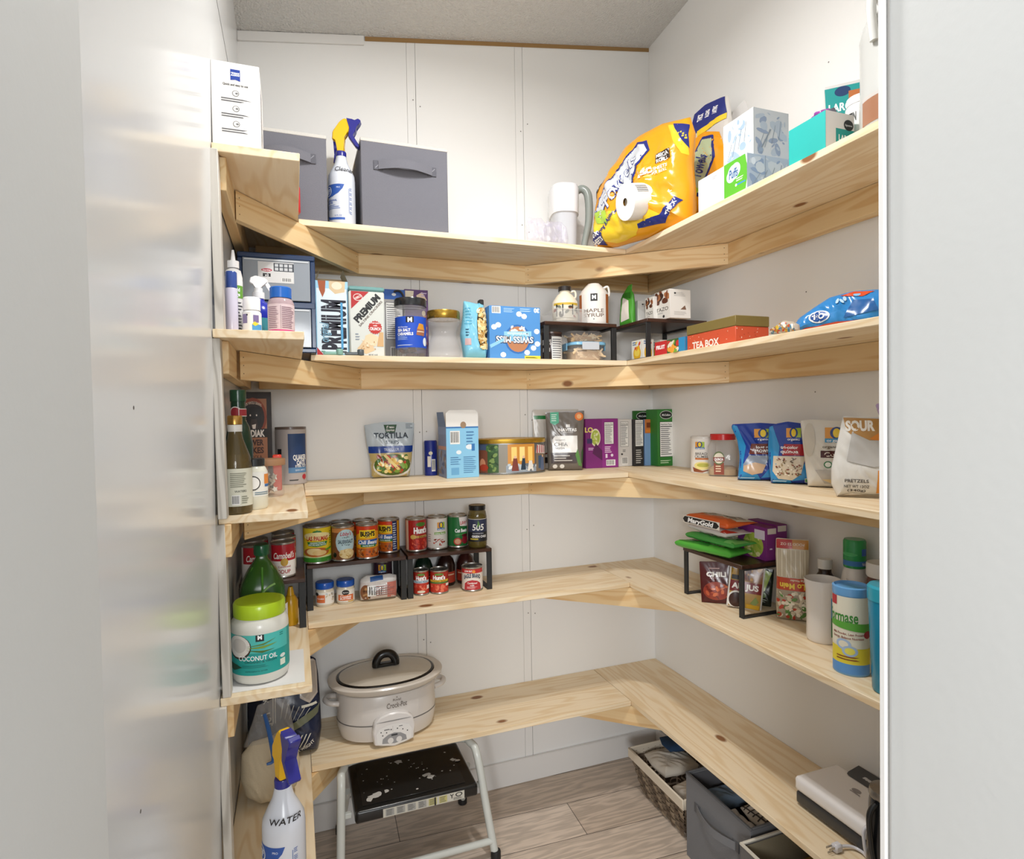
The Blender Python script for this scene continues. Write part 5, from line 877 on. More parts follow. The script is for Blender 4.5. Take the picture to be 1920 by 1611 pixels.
# right-hand part of the middle shelf
t = jar('bread_crumb_canister', 'white bread crumbs canister with a bowl picture, right wall shelf', 'canister', (1.332, 1.71, Zb), [(.041, 0), (.042, .003), (.042, .118)], M('#e2ddd8'), [(.0425, .1182), (.0425, .123), (.041, .125)], M('#d8d4ce', 'g'), (.0421, .002, .117), '#e6e2dc',
   ORG(.42, .83, .3, .16)+[('t', 'BREAD', .46, .56, .075, '#4a4038', {'w': .38, 'b': .01}), ('t', 'CRUMBS', .46, .47, .075, '#4a4038', {'w': .42, 'b': .01}), ('r', .26, .38, .7, .43, '#c8743c'), ('e', .5, .2, .28, .12, '#e8d88c'), ('e', .52, .22, .2, .06, '#b8b44a'), ('p', [(.15, .16), (.5, .06), (.8, .1), (.5, 0.0), (.2, .02)], '#8a4a28')], rz=-.75)
x_, y_ = 1.3420, 1.5800
t = jar('quinoa_jar', 'square clear jar with red lid and a little quinoa at the bottom', 'jar', (1.322, 1.598, Zb), [(.045, 0), (.047, .006), (.047, .095), (.038, .112), (.034, .116)], M('#c8c2bc', 'c'), [(.040, .1165), (.040, .134), (.038, .136)], M('#c22a28', 'g'), n=5, inner=[(.043, .003), (.044, .006), (.044, .022), (.03, .030)], innerm=M('#b89a70', 'f'), rz=-.7)
b = B(); b.decal(pl((-.012, -.0475, .006), (1, 0, 0), (0, 0, 1)), .034, .085, [('r', .05, 0, .95, .45, '#8a3c24'), ('e', .5, .62, .5, .26, '#5a6a3c'), ('e', .5, .62, .44, .2, '#d8d0bc'), ('r', 0, .5, 1, .66, '#7a2c20'), ('t', 'QUINOA', .5, .58, .1, '#ffffff', {'w': .8, 'b': .03}), ('l', .2, .08, .8, .36, 3, '#e0c8a8')]); b.done('paper_label', t)
def opouch(label, px, w, h, y, x, mid, midcol, winc, win, rz, seed, outline, D=.06, col='#1f3f9c', cols=None):
    return pouch('grain_pouch', label, 'pouch', (x, y, Zb), rz, w, h, D, col, [('p', [(0, 0), (.5, 0), (.45, .1), (.2, .3), (.25, .6), (.1, .95), (0, .98)], '#2a8cc8'), ('p', [(.5, .05), (.98, .1), (.98, .45), (.7, .3)], '#2f8ed0'), ('e', .52, .80, .18, .10, col)]+ORG(.54, .82, .3, .15, col)
        +[('p', [(.3, .46), (.84, .46), (.9, .64), (.34, .64)], midcol)]+mid+[('p', win, winc)]+cols+[('r', .76, .03, .9, .1, '#e8ece8'), ('r', .77, .04, .83, .09, '#4c9a4c'), ('l', .1, .02, .45, .07, 1, '#a8d0ee')], outline=outline, seed=seed, wr=.005, top=.15, grp='blue grain pouches')
yc, L_, h_ = 1.4060, 0.184, 0.1932
opouch('blue stand-up pouch of brown rice with a brown band, left of the two blue pouches', 0, .165, .172, 1.425, 1.318, [('t', 'long grain', .58, .585, .05, '#ffffff', {'w': .32, 'b': .02}), ('t', 'BROWN RICE', .6, .52, .05, '#ffffff', {'w': .42, 'b': .03})], '#6e2c1c', '#8a94a4', [(.2, .16), (.35, .10), (.52, .14), (.64, .44), (.3, .44), (.2, .28)], -.72, 61, [(.1, .0), (.5, 0), (.95, .0), (.96, .3), (.98, .6), (1, .96), (.5, 1), (.02, .98), (.0, .93), (.1, .7), (.14, .4)], cols=[('p', [(.2, .17), (.35, .10), (.52, .14), (.58, .28), (.4, .32), (.21, .26)], '#c8a888')])
yc, L_, h_ = 1.2705, 0.111, 0.1992
opouch('blue stand-up pouch of tri-color quinoa with a red band, right of the two blue pouches', 0, .125, .176, 1.318, 1.330, [('t', 'tri-color', .45, .59, .05, '#ffffff', {'w': .36, 'b': .02}), ('t', 'quinoa', .45, .525, .055, '#ffffff', {'w': .36, 'b': .02})], '#a81c28', '#d8cbb6', [(.1, .2), (.22, .08), (.5, .06), (.68, .16), (.78, .45), (.12, .45)], -.78, 62, [(.06, .0), (.5, 0), (.95, .0), (1, .3), (.97, .6), (.98, .9), (.7, .97), (.42, 1), (.2, .97), (.03, .92), (.0, .6), (.02, .3)], cols=[('bl', .16, .14, .7, .42, 70, .03, ['#6a5a44', '#efe6d6', '#a89474', '#8a4a38'])])
pouch('couscous_pouch', 'cream stand-up pouch of couscous with dark red name block', 'pouch', (1.350, 1.205, Zb), -.86, .145, .182, .05, '#dcd8d0',
   [('e', .15, .7, .1, .25, '#cfc8bc')]+ORG(.6, .80, .38, .16, '#3c94c8')+[('t', 'organic', .5, .60, .04, '#6a625a', {'w': .26}), ('r', .34, .44, .98, .54, '#4a1c18'), ('t', 'Couscous', .68, .49, .065, '#f0e8e0', {'w': .56, 'b': .01}), ('e', .46, .34, .07, .05, '#2c7a44'), ('e', .46, .34, .05, .035, '#e8ece4'), ('r', .6, .32, .78, .37, '#3c6a9a'), ('p', [(.25, .26), (.4, .06), (.75, .06), (.85, .26)], '#b9b4ae'), ('p', [(.36, .12), (.5, .07), (.78, .08), (.7, .14)], '#d8c090')], seed=63, wr=.005, top=.15, outline=[(.12, 0), (.5, 0), (.95, 0), (.96, .4), (1, .96), (.6, .975), (.2, 1), (0, .98), (.03, .7), (.08, .3)], grp='pale pouches by the doorway')
t = thing('pretzel_bag', 'white and orange sourdough pretzel bag held shut with a lavender clip', 'bag', (1.262, 1.030, Zb+.0005), -.80, 'pale pouches by the doorway')
P = Pillow(.142, .192, [(.08, 0), (.3, .04), (.6, .03), (.95, .06), (1, .4), (.98, .8), (.9, .97), (.5, .985), (.18, 1), (.1, .7), (0, .35), (.0, .15)], .06, a=(4, 2.4), top=.15, wr=.009, fq=20, seed=64); b = B(); P.build(b, M('#dbd9d4', 'g'), K=20)
P.print(b, [('p', [(.18, .98), (.92, .95), (.96, .72), (.7, .66), (.4, .7), (.22, .82)], '#b98a4c'), ('p', [(.55, .72), (.96, .62), (.96, .8), (.7, .8)], '#d8842c'), ('t', 'SOUR', .42, .88, .12, '#f4efe6', {'w': .42, 'b': .05}), ('p', [(.22, .45), (.3, .8), (.55, .7), (.95, .7), (.95, .42), (.6, .38)], '#b9b7b4'), ('p', [(.64, .06), (.95, .08), (.96, .36), (.66, .34)], '#e0902c'), ('t', 'Low', .82, .2, .07, '#f4e4c4', {'sh': .3}), ('t', 'PRETZELS', .36, .21, .04, '#4a4644', {'w': .34, 'b': .02}), ('t', 'NET WT 12OZ', .36, .14, .035, '#4a4644', {'w': .36, 'b': .01}), ('t', '(340g)', .36, .09, .03, '#4a4644', {'w': .26})], eps=.0014)
b.done('printed_bag', t)
b = B(); lv = M('#b9a2c8', 'g'); T = Matrix.Translation((.045, -.012, .163)) @ Matrix.Rotation(-.3, 4, 'Y')
b.box(-.008, .008, -.006, .0, -.035, .04, lv, .003, T); b.box(-.008, .008, .004, .010, -.03, .06, lv, .003, T); b.lathe([(.009, -.002), (.009, .012)], lv, 16, T=T @ Matrix.Translation((0, 0, .035))); b.done('bag_clip', t)
# ================================================================== FOURTH SHELF
Zb = Z4+.0005; RH = .143; rtz = Z4+.0005+RH+.0006
riser('dark wooden riser on the left shelf carrying the red and white soup cans', -.150, .022, 1.795, 2.075, Zb, RH)
riser('dark wooden riser on the fourth back shelf, left one, carrying chili and sauerkraut cans', .030, .337, 1.945, 2.112, Zb, RH)
riser('dark wooden riser on the fourth back shelf, right one, ending with the green chile jar', .343, .632, 1.945, 2.112, Zb, RH)
CAMP = [('r', 0, .48, 1, 1, '#b0202c'), ('r', 0, 0, 1, .48, '#ece6de'), ('t', "Campbell's", .5, .66, .2, '#f6f0ea', {'w': .72, 'sh': .3, 'b': .02}), ('e', .5, .44, .12, .13, '#c79c3c'), ('t', 'Condensed', .5, .30, .06, '#a8202c', {'w': .4}), ('t', 'SOUP', .5, .14, .12, '#a8202c', {'w': .4, 'b': .02})]
for i, (x, y, a, w_, sm) in enumerate(((-.112, 1.845, .25, 'front left one of the cluster, with a green seal', 1), (-.036, 1.850, .1, 'front right one, behind the green jug cap', 0), (-.112, 1.925, .2, 'second row beside the left wall, on the riser', 0), (-.034, 1.930, .3, 'second row on the side away from the wall', 0), (-.038, 2.012, .5, 'rearmost of the cluster on the left riser', 0))):
    can('red and white soup can, '+w_, (x, y, rtz), .034, .101, '#ece6de', CAMP+([('e', .35, .24, .16, .14, '#3c8a3c'), ('l', .27, .2, .43, .28, 2, '#e8f0e0')] if sm else []), a0=a, grp='red and white soup cans')
can('large yellow enchilada sauce can with palm logo, leftmost on the left back riser', (.064, 1.992, rtz), .0435, .118, '#e3c92c', [('r', 0, 0, 1, .13, '#3c8a2c'), ('r', 0, .13, 1, .18, '#d8e0a0'), ('e', .5, .88, .13, .05, '#2c7a34'), ('p', [(.36, .82), (.5, .95), (.64, .82), (.5, .86)], '#2c7a34'), ('e', .5, .76, .42, .12, '#f0e0a0'), ('t', 'LAS PALMAS', .5, .70, .13, '#b8301c', {'w': .62, 'b': .04}), ('p', [(.2, .60), (.8, .60), (.76, .48), (.5, .45), (.24, .48)], '#2c7a34'), ('t', 'GREEN CHILE', .5, .565, .045, '#ffffff', {'w': .42}), ('t', 'ENCHILADA SAUCE', .5, .51, .045, '#ffffff', {'w': .5}), ('e', .46, .29, .4, .14, '#b8642c'), ('e', .40, .31, .22, .1, '#e8cf94'), ('e', .56, .27, .2, .08, '#e0c080'), ('p', [(.7, .36), (.95, .42), (.96, .36), (.76, .32)], '#5c9a2c'), ('l', .88, .5, .97, .9, 6, '#6a7a2c')], grp='cans on the left back riser')
LIB = [('r', 0, 0, 1, 1, '#7a4a2c'), ('r', 0, .86, 1, 1, '#c8864c'), ('e', .56, .56, .36, .40, '#b8d4dc'), ('t', "Libby's", .56, .82, .12, '#b0303c', {'w': .40, 'sh': .3, 'b': .02}), ('t', 'CRISPY', .56, .70, .05, '#2c3c34', {'w': .26}), ('t', 'SAUERKRAUT', .56, .57, .12, '#1c2a3c', {'w': .54, 'b': .03}), ('t', '& Tangy', .56, .47, .045, '#1c2a3c', {'w': .3}), ('e', .60, .18, .28, .16, '#e0c890'), ('bl', .35, .06, .85, .3, 20, .06, ['#ecd8a4', '#c8a05c', '#e4cc94']), ('e', .15, .15, .08, .08, '#1c1614')]
can('sauerkraut can with pale blue oval label, front one of its pair', (.1425, 1.985, rtz), .0362, .112, '#7a4a2c', LIB, grp='cans on the left back riser', a0=.1)
can('can directly behind the sauerkraut can, only its brown top rim showing', (.1410, 2.0635, rtz), .0362, .112, '#7a4a2c', LIB, grp='cans on the left back riser')
BUSH = [('r', 0, 0, 1, 1, '#e8a01c'), ('r', 0, .0, 1, .3, '#c8601c'), ('p', [(0, 1), (1, 1), (1, .8), (.5, .9), (0, .7)], '#d0401c'), ('r', .2, .62, .78, .88, '#f2cf2c'), ('t', "BUSH'S", .5, .76, .15, '#1a1a1c', {'w': .52, 'b': .05}), ('t', 'BEST', .5, .655, .04, '#1a1a1c', {'w': .16}), ('p', [(.12, .42), (.85, .38), (.9, .58), (.14, .56)], '#2458a8'), ('t', 'Chili Beans', .51, .49, .12, '#f2f4f8', {'w': .70, 'sh': .2, 'b': .03}), ('r', .24, .33, .8, .41, '#2c7a3c'), ('t', 'PINTO BEANS', .52, .37, .045, '#ffffff', {'w': .4}), ('bl', .14, .05, .86, .27, 34, .07, ['#8a4a24', '#b06a34', '#d09050', '#7a3c1c'])]
can('orange and yellow chili beans can, front one of its pair on the left back riser', (.2185, 1.985, rtz), .0362, .112, '#e8a01c', BUSH, grp='cans on the left back riser', a0=.05)
can('chili beans can directly behind the front chili beans can', (.2155, 2.0625, rtz), .0362, .112, '#e8a01c', BUSH, grp='cans on the left back riser')
can('chili beans can turned to show its dark blue side, rightmost on its riser', (.2975, 2.045, rtz), .0362, .112, '#e8a01c', [q for q in BUSH]+[('r', .80, 0, 1, 1, '#24305c'), ('l', .82, .05, .98, .95, 12, '#c8d0e0')], grp='cans on the left back riser', a0=-.45)
can('dark red diced tomato can, leftmost on the right back riser', (.3865, 2.025, rtz), .0362, .112, '#a82420', [('r', 0, 0, .16, 1, '#d8b8a0'), ('e', .66, .86, .2, .07, '#4c7a2c'), ('t', "Hunt's", .66, .66, .2, '#ffffff', {'w': .56, 'b': .05}), ('e', .36, .44, .11, .08, '#d8b05c'), ('r', .46, .40, 1, .48, '#c89a4c'), ('t', 'Diced', .72, .44, .07, '#3c1c10', {'w': .28}), ('bl', .3, .05, .98, .35, 26, .1, ['#d8402c', '#c03424', '#e8684c', '#b02c1c'])], grp='cans on the right back riser', a0=.1)
can('white organic beans can with orange and green square logo on the right back riser', (.4600, 2.025, rtz), .0362, .112, '#e2ddd6', ORG(.66, .78, .3, .20)+[('r', .40, .46, .85, .54, '#7aa83c'), ('t', 'Kidney Beans', .62, .5, .05, '#ffffff', {'w': .38}), ('l', .12, .2, .28, .5, 4, '#a8a098'), ('bl', .36, .08, .85, .3, 16, .05, ['#a83424', '#c8503c', '#8a2c1c'])], grp='cans on the right back riser')
can('green cut beets can with red emblem, beside the green chile jar', (.5330, 2.025, rtz), .0355, .112, '#1f6a34', [('p', [(.56, 1), (1, 1), (1, .66), (.6, .7)], '#e8e0dc'), ('t', "Libby's", .78, .82, .12, '#b82c34', {'w': .36, 'rot': 8, 'sh': .2, 'b': .02}), ('t', 'Cut Beets', .66, .54, .12, '#ffffff', {'w': .52, 'b': .04}), ('p', [(.4, .4), (1, .48), (1, .44), (.44, .34)], '#3c8a44'), ('e', .5, .16, .16, .13, '#b83a34'), ('e', .5, .16, .12, .09, '#d8a07c'), ('e', .82, .2, .16, .14, '#8a1c2c'), ('e', .8, .36, .14, .05, '#5a1420')], grp='cans on the right back riser')
jar('green_chile_jar', 'glass jar of green chile with black lid and navy label, right end of the riser', 'jar', (.5960, 1.992, rtz), [(.030, 0), (.033, .006), (.033, .105), (.030, .122), (.027, .128)], M('#6a5c2c', 'q'), [(.029, .1285), (.0295, .143), (.028, .145)], M('#1a1a1c', 'g'), (.0333, .022, .100), '#2a3350',
    [('r', 0, .98, 1, 1, '#e0dcd0'), ('t', '505', .5, .64, .28, '#f0f0ea', {'w': .5, 'sh': .1, 'b': .02}), ('p', [(.5, .95), (.58, .75), (.46, .6), (.48, .8)], '#5c8a3c'), ('r', 0, .0, 1, .42, '#16181e'), ('t', 'SOUTHWESTERN', .5, .36, .05, '#c8ccd8', {'w': .46}), ('t', 'GREEN CHILE', .55, .23, .10, '#ffffff', {'w': .64, 'b': .03}), ('r', .15, .08, .5, .14, '#c8b43c')], inner=[(.0305, .004), (.0312, .008), (.0312, .104), (.02, .112)], innerm=M('#6b5a24', 'p'), rz=-.22)
# under the left riser: two small jars, a bag, a can
def small_jar(label, x, y, sh): return jar('spread_jar', label, 'jar', (x, y, Zb), [(.026, 0), (.0285, .006), (.0285, .048), (.026, .055)], M('#d6ccb8', 'g'), [(.0278, .0553), (.0285, .058), (.0285, .073), (.027, .075)], M('#1f55b0', 'g'), (.0288, .008, .046), '#e8e4dc', sh, grp='small blue-lidded jars')
small_jar('small blue-lidded spread jar, left one under the left back riser', .0835, 1.998, [('r', .1, .15, .5, .8, '#d8703c'), ('e', .12, .85, .1, .14, '#222222'), ('t', 'Cookie', .3, .5, .12, '#ffffff', {'w': .32, 'sh': .2}), ('bl', .55, .3, .95, .9, 9, .07, ['#c9bca0', '#9a8a70', '#b8c4c8'])])
small_jar('small blue-lidded spread jar with round black logo, right one under the left back riser', .1480, 2.000, [('e', .5, .80, .16, .22, '#1c1c1e'), ('t', 'Signature', .5, .8, .08, '#ffffff', {'w': .24}), ('r', .15, .12, .86, .60, '#d8703c'), ('t', 'Cookie', .5, .46, .16, '#ffffff', {'w': .5, 'sh': .2, 'b': .02}), ('t', 'BUTTER', .5, .27, .14, '#ffffff', {'w': .5, 'b': .02}), ('r', .6, 0, .9, .08, '#d8a83c')])
t = thing('baking_bag', 'puffy white and coral printed bag lying under the left back riser', 'bag', (.252, 1.992, Zb+.0005), -.05)
P = Pillow(.122, .082, [(.02, .02), (.3, 0), (.6, .02), (.97, .03), (1, .4), (.99, .9), (.8, .98), (.5, .95), (.2, 1), (.03, .85), (0, .4)], .055, a=(3, 3), top=.5, wr=.004, fq=30, seed=71); b = B(); P.build(b, M('#d6cdc8', 'g'))
P.print(b, [('r', .72, .1, .97, .7, '#c8786a'), ('r', .0, .74, .98, .97, '#dedad6'), ('p', [(.28, .76), (.62, .80), (.62, .97), (.28, .93)], '#2c5a9c'), ('e', .16, .35, .14, .3, '#8a5a3c'), ('bl', .1, .12, .25, .55, 10, .06, ['#b88a5c', '#5a3a24']), ('bar', .2, .22, .66, .62), ('l', .42, .2, .95, .62, 5, '#9a6a64')], eps=.001); b.done('printed_bag', t)
can('navy can with orange and green square logo, half hidden behind the puffy bag', (.276, 2.070, Zb), .034, .112, '#3a2430', ORG(.5, .84, .3, .2), grp='cans on the fourth back shelf')
# under the right riser
TOM = [('r', 0, 0, 1, .5, '#c0392c'), ('e', .5, .90, .2, .06, '#6a8a3c'), ('t', "Hunt's", .5, .74, .2, '#ffffff', {'w': .54, 'b': .05})]
can('small slim tomato paste can with blue band under the right back riser', (.3945, 1.992, Zb), .0265, .084, '#a82c20', TOM+[('r', .02, .50, .98, .62, '#b8d0dc'), ('t', 'Tomato Paste', .5, .56, .07, '#24406a', {'w': .66, 'sh': .2}), ('bl', .1, .06, .9, .4, 16, .12, ['#d8503c', '#e8785c', '#b8301c']), ('e', .5, .1, .2, .06, '#e8dcc8'), ('r', .8, .2, 1, .38, '#f0ece4')], grp='small red tomato cans')
can('small squat tomato sauce can with yellow and green bands beside the slim one', (.4560, 1.990, Zb), .0320, .080, '#a82c20', TOM+[('r', .02, .52, .98, .62, '#e0b83c'), ('r', .02, .44, .98, .51, '#3c7a3c'), ('t', 'Tomato Sauce', .5, .57, .07, '#3c1c10', {'w': .6, 'sh': .2}), ('bl', .1, .06, .9, .36, 16, .12, ['#d8503c', '#e8785c', '#b8301c']), ('r', .8, .3, 1, .42, '#f0ece4')], grp='small red tomato cans')
can('white condensed milk can with red half circle, under the right end of the riser', (.5700, 1.978, Zb), .0370, .083, '#e6ddd4', [('r', 0, .80, 1, 1, '#c03434'), ('t', 'LOW FAT', .35, .9, .09, '#ffffff', {'w': .3, 'b': .02}), ('e', .56, .88, .06, .08, '#e8903c'), ('t', 'EAGLE BRAND', .5, .60, .2, '#1c3450', {'w': .66, 'arc': .10, 'b': .04}), ('p', [(.18, 0), (.85, 0), (.82, .3), (.7, .42), (.5, .48), (.32, .42), (.2, .3)], '#b8303a'), ('t', 'Condensed', .5, .33, .09, '#ffffff', {'w': .36}), ('t', 'milk', .5, .22, .08, '#ffffff', {'w': .16}), ('l', .3, .06, .74, .16, 2, '#f0c8c8')], grp='cans on the fourth back shelf')
for i, (x, y, c, lb) in enumerate(((.420, 2.076, '#152a1e', 'dark green glass bottle behind the small red tomato cans'), (.500, 2.072, '#2a1612', 'dark brown sauce bottle with red label, middle of three behind the cans'), (.574, 2.074, '#3a1a16', 'dark reddish sauce bottle behind the condensed milk can'))):
    jar('sauce_bottle', lb, 'bottle', (x, y, Zb), [(.030, 0), (.033, .005), (.033, .07), (.026, .092), (.015, .104), (.014, .112)], M(c, 'g'), [(.016, .1125), (.016, .126)], M('#1a1716', 'g'), (.0333, .012, .050), '#3a2a24' if i == 0 else '#b03a24', [('r', .1, .7, .9, .8, '#e0c0a0')], grp='dark bottles behind the small cans')
# left end: big oil jug, coconut oil jar, paper
b = B(); b.box(-.158, .012, 1.425, 1.63, Zb, Zb+.0012, M('#e9e8e6'), 0); b.prism([(-.155, 0), (.005, 0), (.004, .001), (-.154, .001)], 1.432, 1.60, M('#f1f0ee'), 0, Matrix.Translation((0, 0, Zb+.0014)) @ Matrix.Rotation(-.003, 4, 'X'))
tag(b.done('paper_sheet'), 'folded white paper sheet under the coconut oil jar at the front of the left shelf', 'paper')
R = .0625; xc = -.083
jar('coconut_oil_jar', 'large jar of white coconut oil with lime green lid and teal label', 'jar', (xc, 1.500, Zb+.004), [(R*.90, 0), (R*.97, .006), (R, .02), (R, .118), (R*.98, .132), (R*.86, .143)], M('#dcdbd2', 'g'), [(R*.88, .1432), (R*.90, .146), (R*.90, .171), (R*.86, .175), (R*.5, .1755)], M('#b4d42a', 'g'), (R*1.004, .022, .112), '#1f9f98',
   [('r', 0, .55, 1, 1, '#4fbfb8'), ('e', .24, .70, .2, .3, '#3a241c'), ('e', .24, .72, .185, .275, '#e6e2dc'), ('e', .25, .74, .12, .18, '#cfcac4'), ('p', [(.36, .72), (.6, .78), (.78, .86), (.6, .74)], '#5c7a2c'), ('p', [(.36, .68), (.6, .72), (.8, .74), (.6, .66)], '#7a9a34'), ('p', [(.36, .64), (.6, .60), (.76, .60), (.58, .55)], '#4c6a24'), ('p', [(.02, .3), (.2, .26), (.3, .2), (.14, .1), (.02, .14)], '#1d4a34'),
    ('r', .50, .84, .61, 1.0, '#17181a'), ('t', 'M', .555, .94, .1, '#ffffff', {'b': .05}), ('t', 'COCONUT OIL', .52, .43, .12, '#ffffff', {'w': .54, 'b': .01}), ('t', 'ORGANIC & VIRGIN', .56, .33, .05, '#0e5a58', {'w': .44}), ('l', .3, .18, .75, .26, 2, '#127a74'), ('t', 'REFRIGERATE AFTER', .5, .1, .03, '#0e5a58', {'w': .3}), ('r', .84, .1, .94, .26, '#dfe8d8'), ('e', .89, .34, .05, .05, '#dfe8e4'), ('l', .84, .86, .92, .96, 2, '#127a74')], rz=-.10)
t = thing('olive_oil_jug', 'big green plastic oil jug with dark green cap standing behind the coconut oil', 'jug', (-.086, 1.706, Zb), .05)
gm = M('#2c5a1c', 'g'); b = B(); k = 1.18
b.lathe([(.050, 0), (.055, .006), (.055, .105), (.057, .115), (.055, .122), (.055, .150), (.050, .172), (.036, .200), (.022, .222), (.0155, .232), (.0155, .240)], gm, 44, n=3.2)
b.done('jug_body', t)
b = B(); b.lathe([(.0185, .2402), (.0195, .243), (.0195, .264), (.018, .267)], M('#1c5a38', 'g'), 30); b.done('screw_cap', t)
b = B()
for a in (-.8, 0, .8): b.tube([(.056*math.sin(a), -.056*math.cos(a), .150), (.050*math.sin(a), -.050*math.cos(a), .178), (.030*math.sin(a), -.030*math.cos(a), .212)], .003, M('#4c8a2c', 'g'), 8)
b.tube([(-.004, -.059, .125), (-.001, -.061, .150), (.012, -.060, .165), (.03, -.052, .172)], .0028, M('#8ab86a', 'g'), 8)
b.done('moulded_rib', t)
b = B(); b.decal(cyl(.0625, .01, .9), .05, .10, [('r', 0, 0, 1, 1, '#dcdcd8'), ('l', .1, .1, .9, .9, 8, '#888884')], (.006, 0), .0006); b.done('side_label', t)
jar('mustard_bottle', 'yellow bottle standing under the left shelf riser', 'bottle', (-.018, 1.845, Zb), [(.018, 0), (.02, .004), (.02, .07), (.012, .085)], M('#d9a41c', 'g'), [(.011, .0855), (.006, .11)], M('#d9a41c', 'g'))
# right wall: riser with packets
RR = .155; rz_ = Z4+.0005+RR+.0006
riser('wire-legged dark riser on the fourth right shelf under the green pouches', 1.200, 1.382, 1.375, 1.650, Zb, RR, axis='y')
def lying(name, label, x, y, z, rz, w, h, D, col, sh, seed, grp=None, tilt=0, roll=0, outline=RECT, wr=.004):
    P = Pillow(w, h, outline, D, a=(6, 6), top=.15, wr=wr, fq=20, seed=seed); b = B(); P.build(b, M(col, 'g')); P.print(b, sh, eps=.0012)
    o = b.done(name, loc=(x, y, z+D/2+wr*.7), ang=60); o.rotation_euler = (-PI/2+tilt, roll, rz); return tag(o, label, 'packet', grp)
NUT = [('r', .15, .35, .5, .9, '#b9a06a'), ('bl', .18, .4, .48, .85, 16, .05, ['#d8c08c', '#8a6a3c']), ('t', 'GOLD', .68, .78, .14, '#e8f0dc', {'w': .24, 'b': .03}), ('t', 'EN', .64, .6, .14, '#e8f0dc', {'w': .14, 'b': .03}), ('e', .82, .42, .045, .07, '#e8f0dc'), ('e', .82, .42, .035, .055, '#3c9a3c'), ('r', .05, .05, .6, .2, '#2c7a2c')]
lying('grain_packet', 'bright green pouch lying lowest on the right riser, its end draped forward', 1.185, 1.535, rz_, -PI/2+.18, .225, .110, .028, '#4fa43c', NUT, 81, 'packets piled on the right riser')
lying('grain_packet', 'green pouch lying on top of the lowest green pouch', 1.200, 1.520, rz_+.031, -PI/2+.08, .21, .105, .024, '#3f9440', [('t', 'RICE', .7, .6, .15, '#e8f0dc', {'w': .2, 'b': .03}), ('r', .2, .4, .5, .8, '#c0b088'), ('p', [(.8, 0), (1, 0), (1, .6), (.9, .5)], '#6ab05a')], 82, 'packets piled on the right riser')
lying('grain_packet', 'silver and white foil packet between the green pouches and the orange bag', 1.203, 1.535, rz_+.058, -PI/2+.0, .18, .10, .022, '#c9c6c4', [('l', .1, .2, .9, .8, 7, '#8a8a8c'), ('p', [(.85, 0), (1, 0), (1, .5)], '#b03a2c')], 83, 'packets piled on the right riser', wr=.006)
t = lying('grain_packet', 'orange and white packet topmost of the pile on the right riser', 1.205, 1.540, rz_+.083, -PI/2+.05, .19, .12, .030, '#d8602c', [('r', .02, .0, .98, .35, '#d8602c'), ('r', .05, .35, .97, .97, '#e4ddd2'), ('l', .45, .42, .92, .92, 8, '#5a5854'), ('l', .1, .42, .4, .92, 5, '#8a8680')], 84, 'packets piled on the right riser')
b = B(); b.decal(pl((1.2045-.0165, 1.540, rz_+.0865), (.05, -1, 0), (0, 0, 1)), .17, .024, [('r', .02, 0, .98, 1, '#e4ddd2'), ('p', [(.05, .1), (.9, .1), (.97, .5), (.9, .9), (.05, .9), (.0, .5)], '#1c1a1a'), ('t', 'MaryGold', .48, .5, .6, '#ffffff', {'w': .7, 'sh': .2, 'b': .04})]); b.box(-.0001, .0001, -.0001, .0001, 0, .0001, M('#1c1a1a'), T=Matrix.Translation((1.20, 1.54, rz_+.1)))
o = b.done('name_strip'); o.parent = t; o.matrix_parent_inverse = (Matrix.Translation(t.location) @ t.rotation_euler.to_matrix().to_4x4()).inverted()
for i, (x, y, lb) in enumerate(((1.300, 1.385, 'purple pasta carton with noodle picture on the right riser, nearer the room'), (1.345, 1.392, 'purple pasta carton against the right wall on the riser'))):
    h = .098+.004*i; w2 = .040; t = thing('food_carton', lb, 'box', (x, y, rz_), 0, 'purple cartons on the right riser'); b = B(); b.box(0, w2, 0, .12, 0, h, M('#7a2a78'), .001)
    b.decal(left(0, 0, .06), .12, h, [('r', 0, 0, 1, 1, '#7a2a78'), ('e', .55, .4, .35, .38, '#a8b84a'), ('bl', .3, .1, .8, .7, 22, .09, ['#e4dca0', '#8aa83c', '#c8c86a']), ('r', .6, .62, .95, .9, '#d8cfe0')]); b.decal(front(0, 0, w2/2), w2, h, [('r', .1, .8, .9, .97, '#d8cfc4'), ('l', .3, .3, .6, .4, 1, '#e0c8e0')]); b.done('printed_carton', t)
pouch('seasoning_packet', 'dark red chili seasoning packet leaning inside the right riser', 'packet', (1.232, 1.520, Zb), -.75, .095, .128, .014, '#4a1414', [('t', 'CHILI', .52, .70, .11, '#f0ece4', {'w': .62, 'b': .04}), ('l', .3, .82, .7, .86, 1, '#c8a09a'), ('l', .3, .6, .7, .62, 1, '#c8a09a'), ('e', .5, .30, .42, .22, '#8a3420'), ('bl', .15, .12, .85, .46, 30, .08, ['#6a2014', '#b0502c', '#8a2c1c', '#c8683c'])], seed=91, wr=.002, back=-.12, lean=-.06, grp='seasoning packets under the right riser')
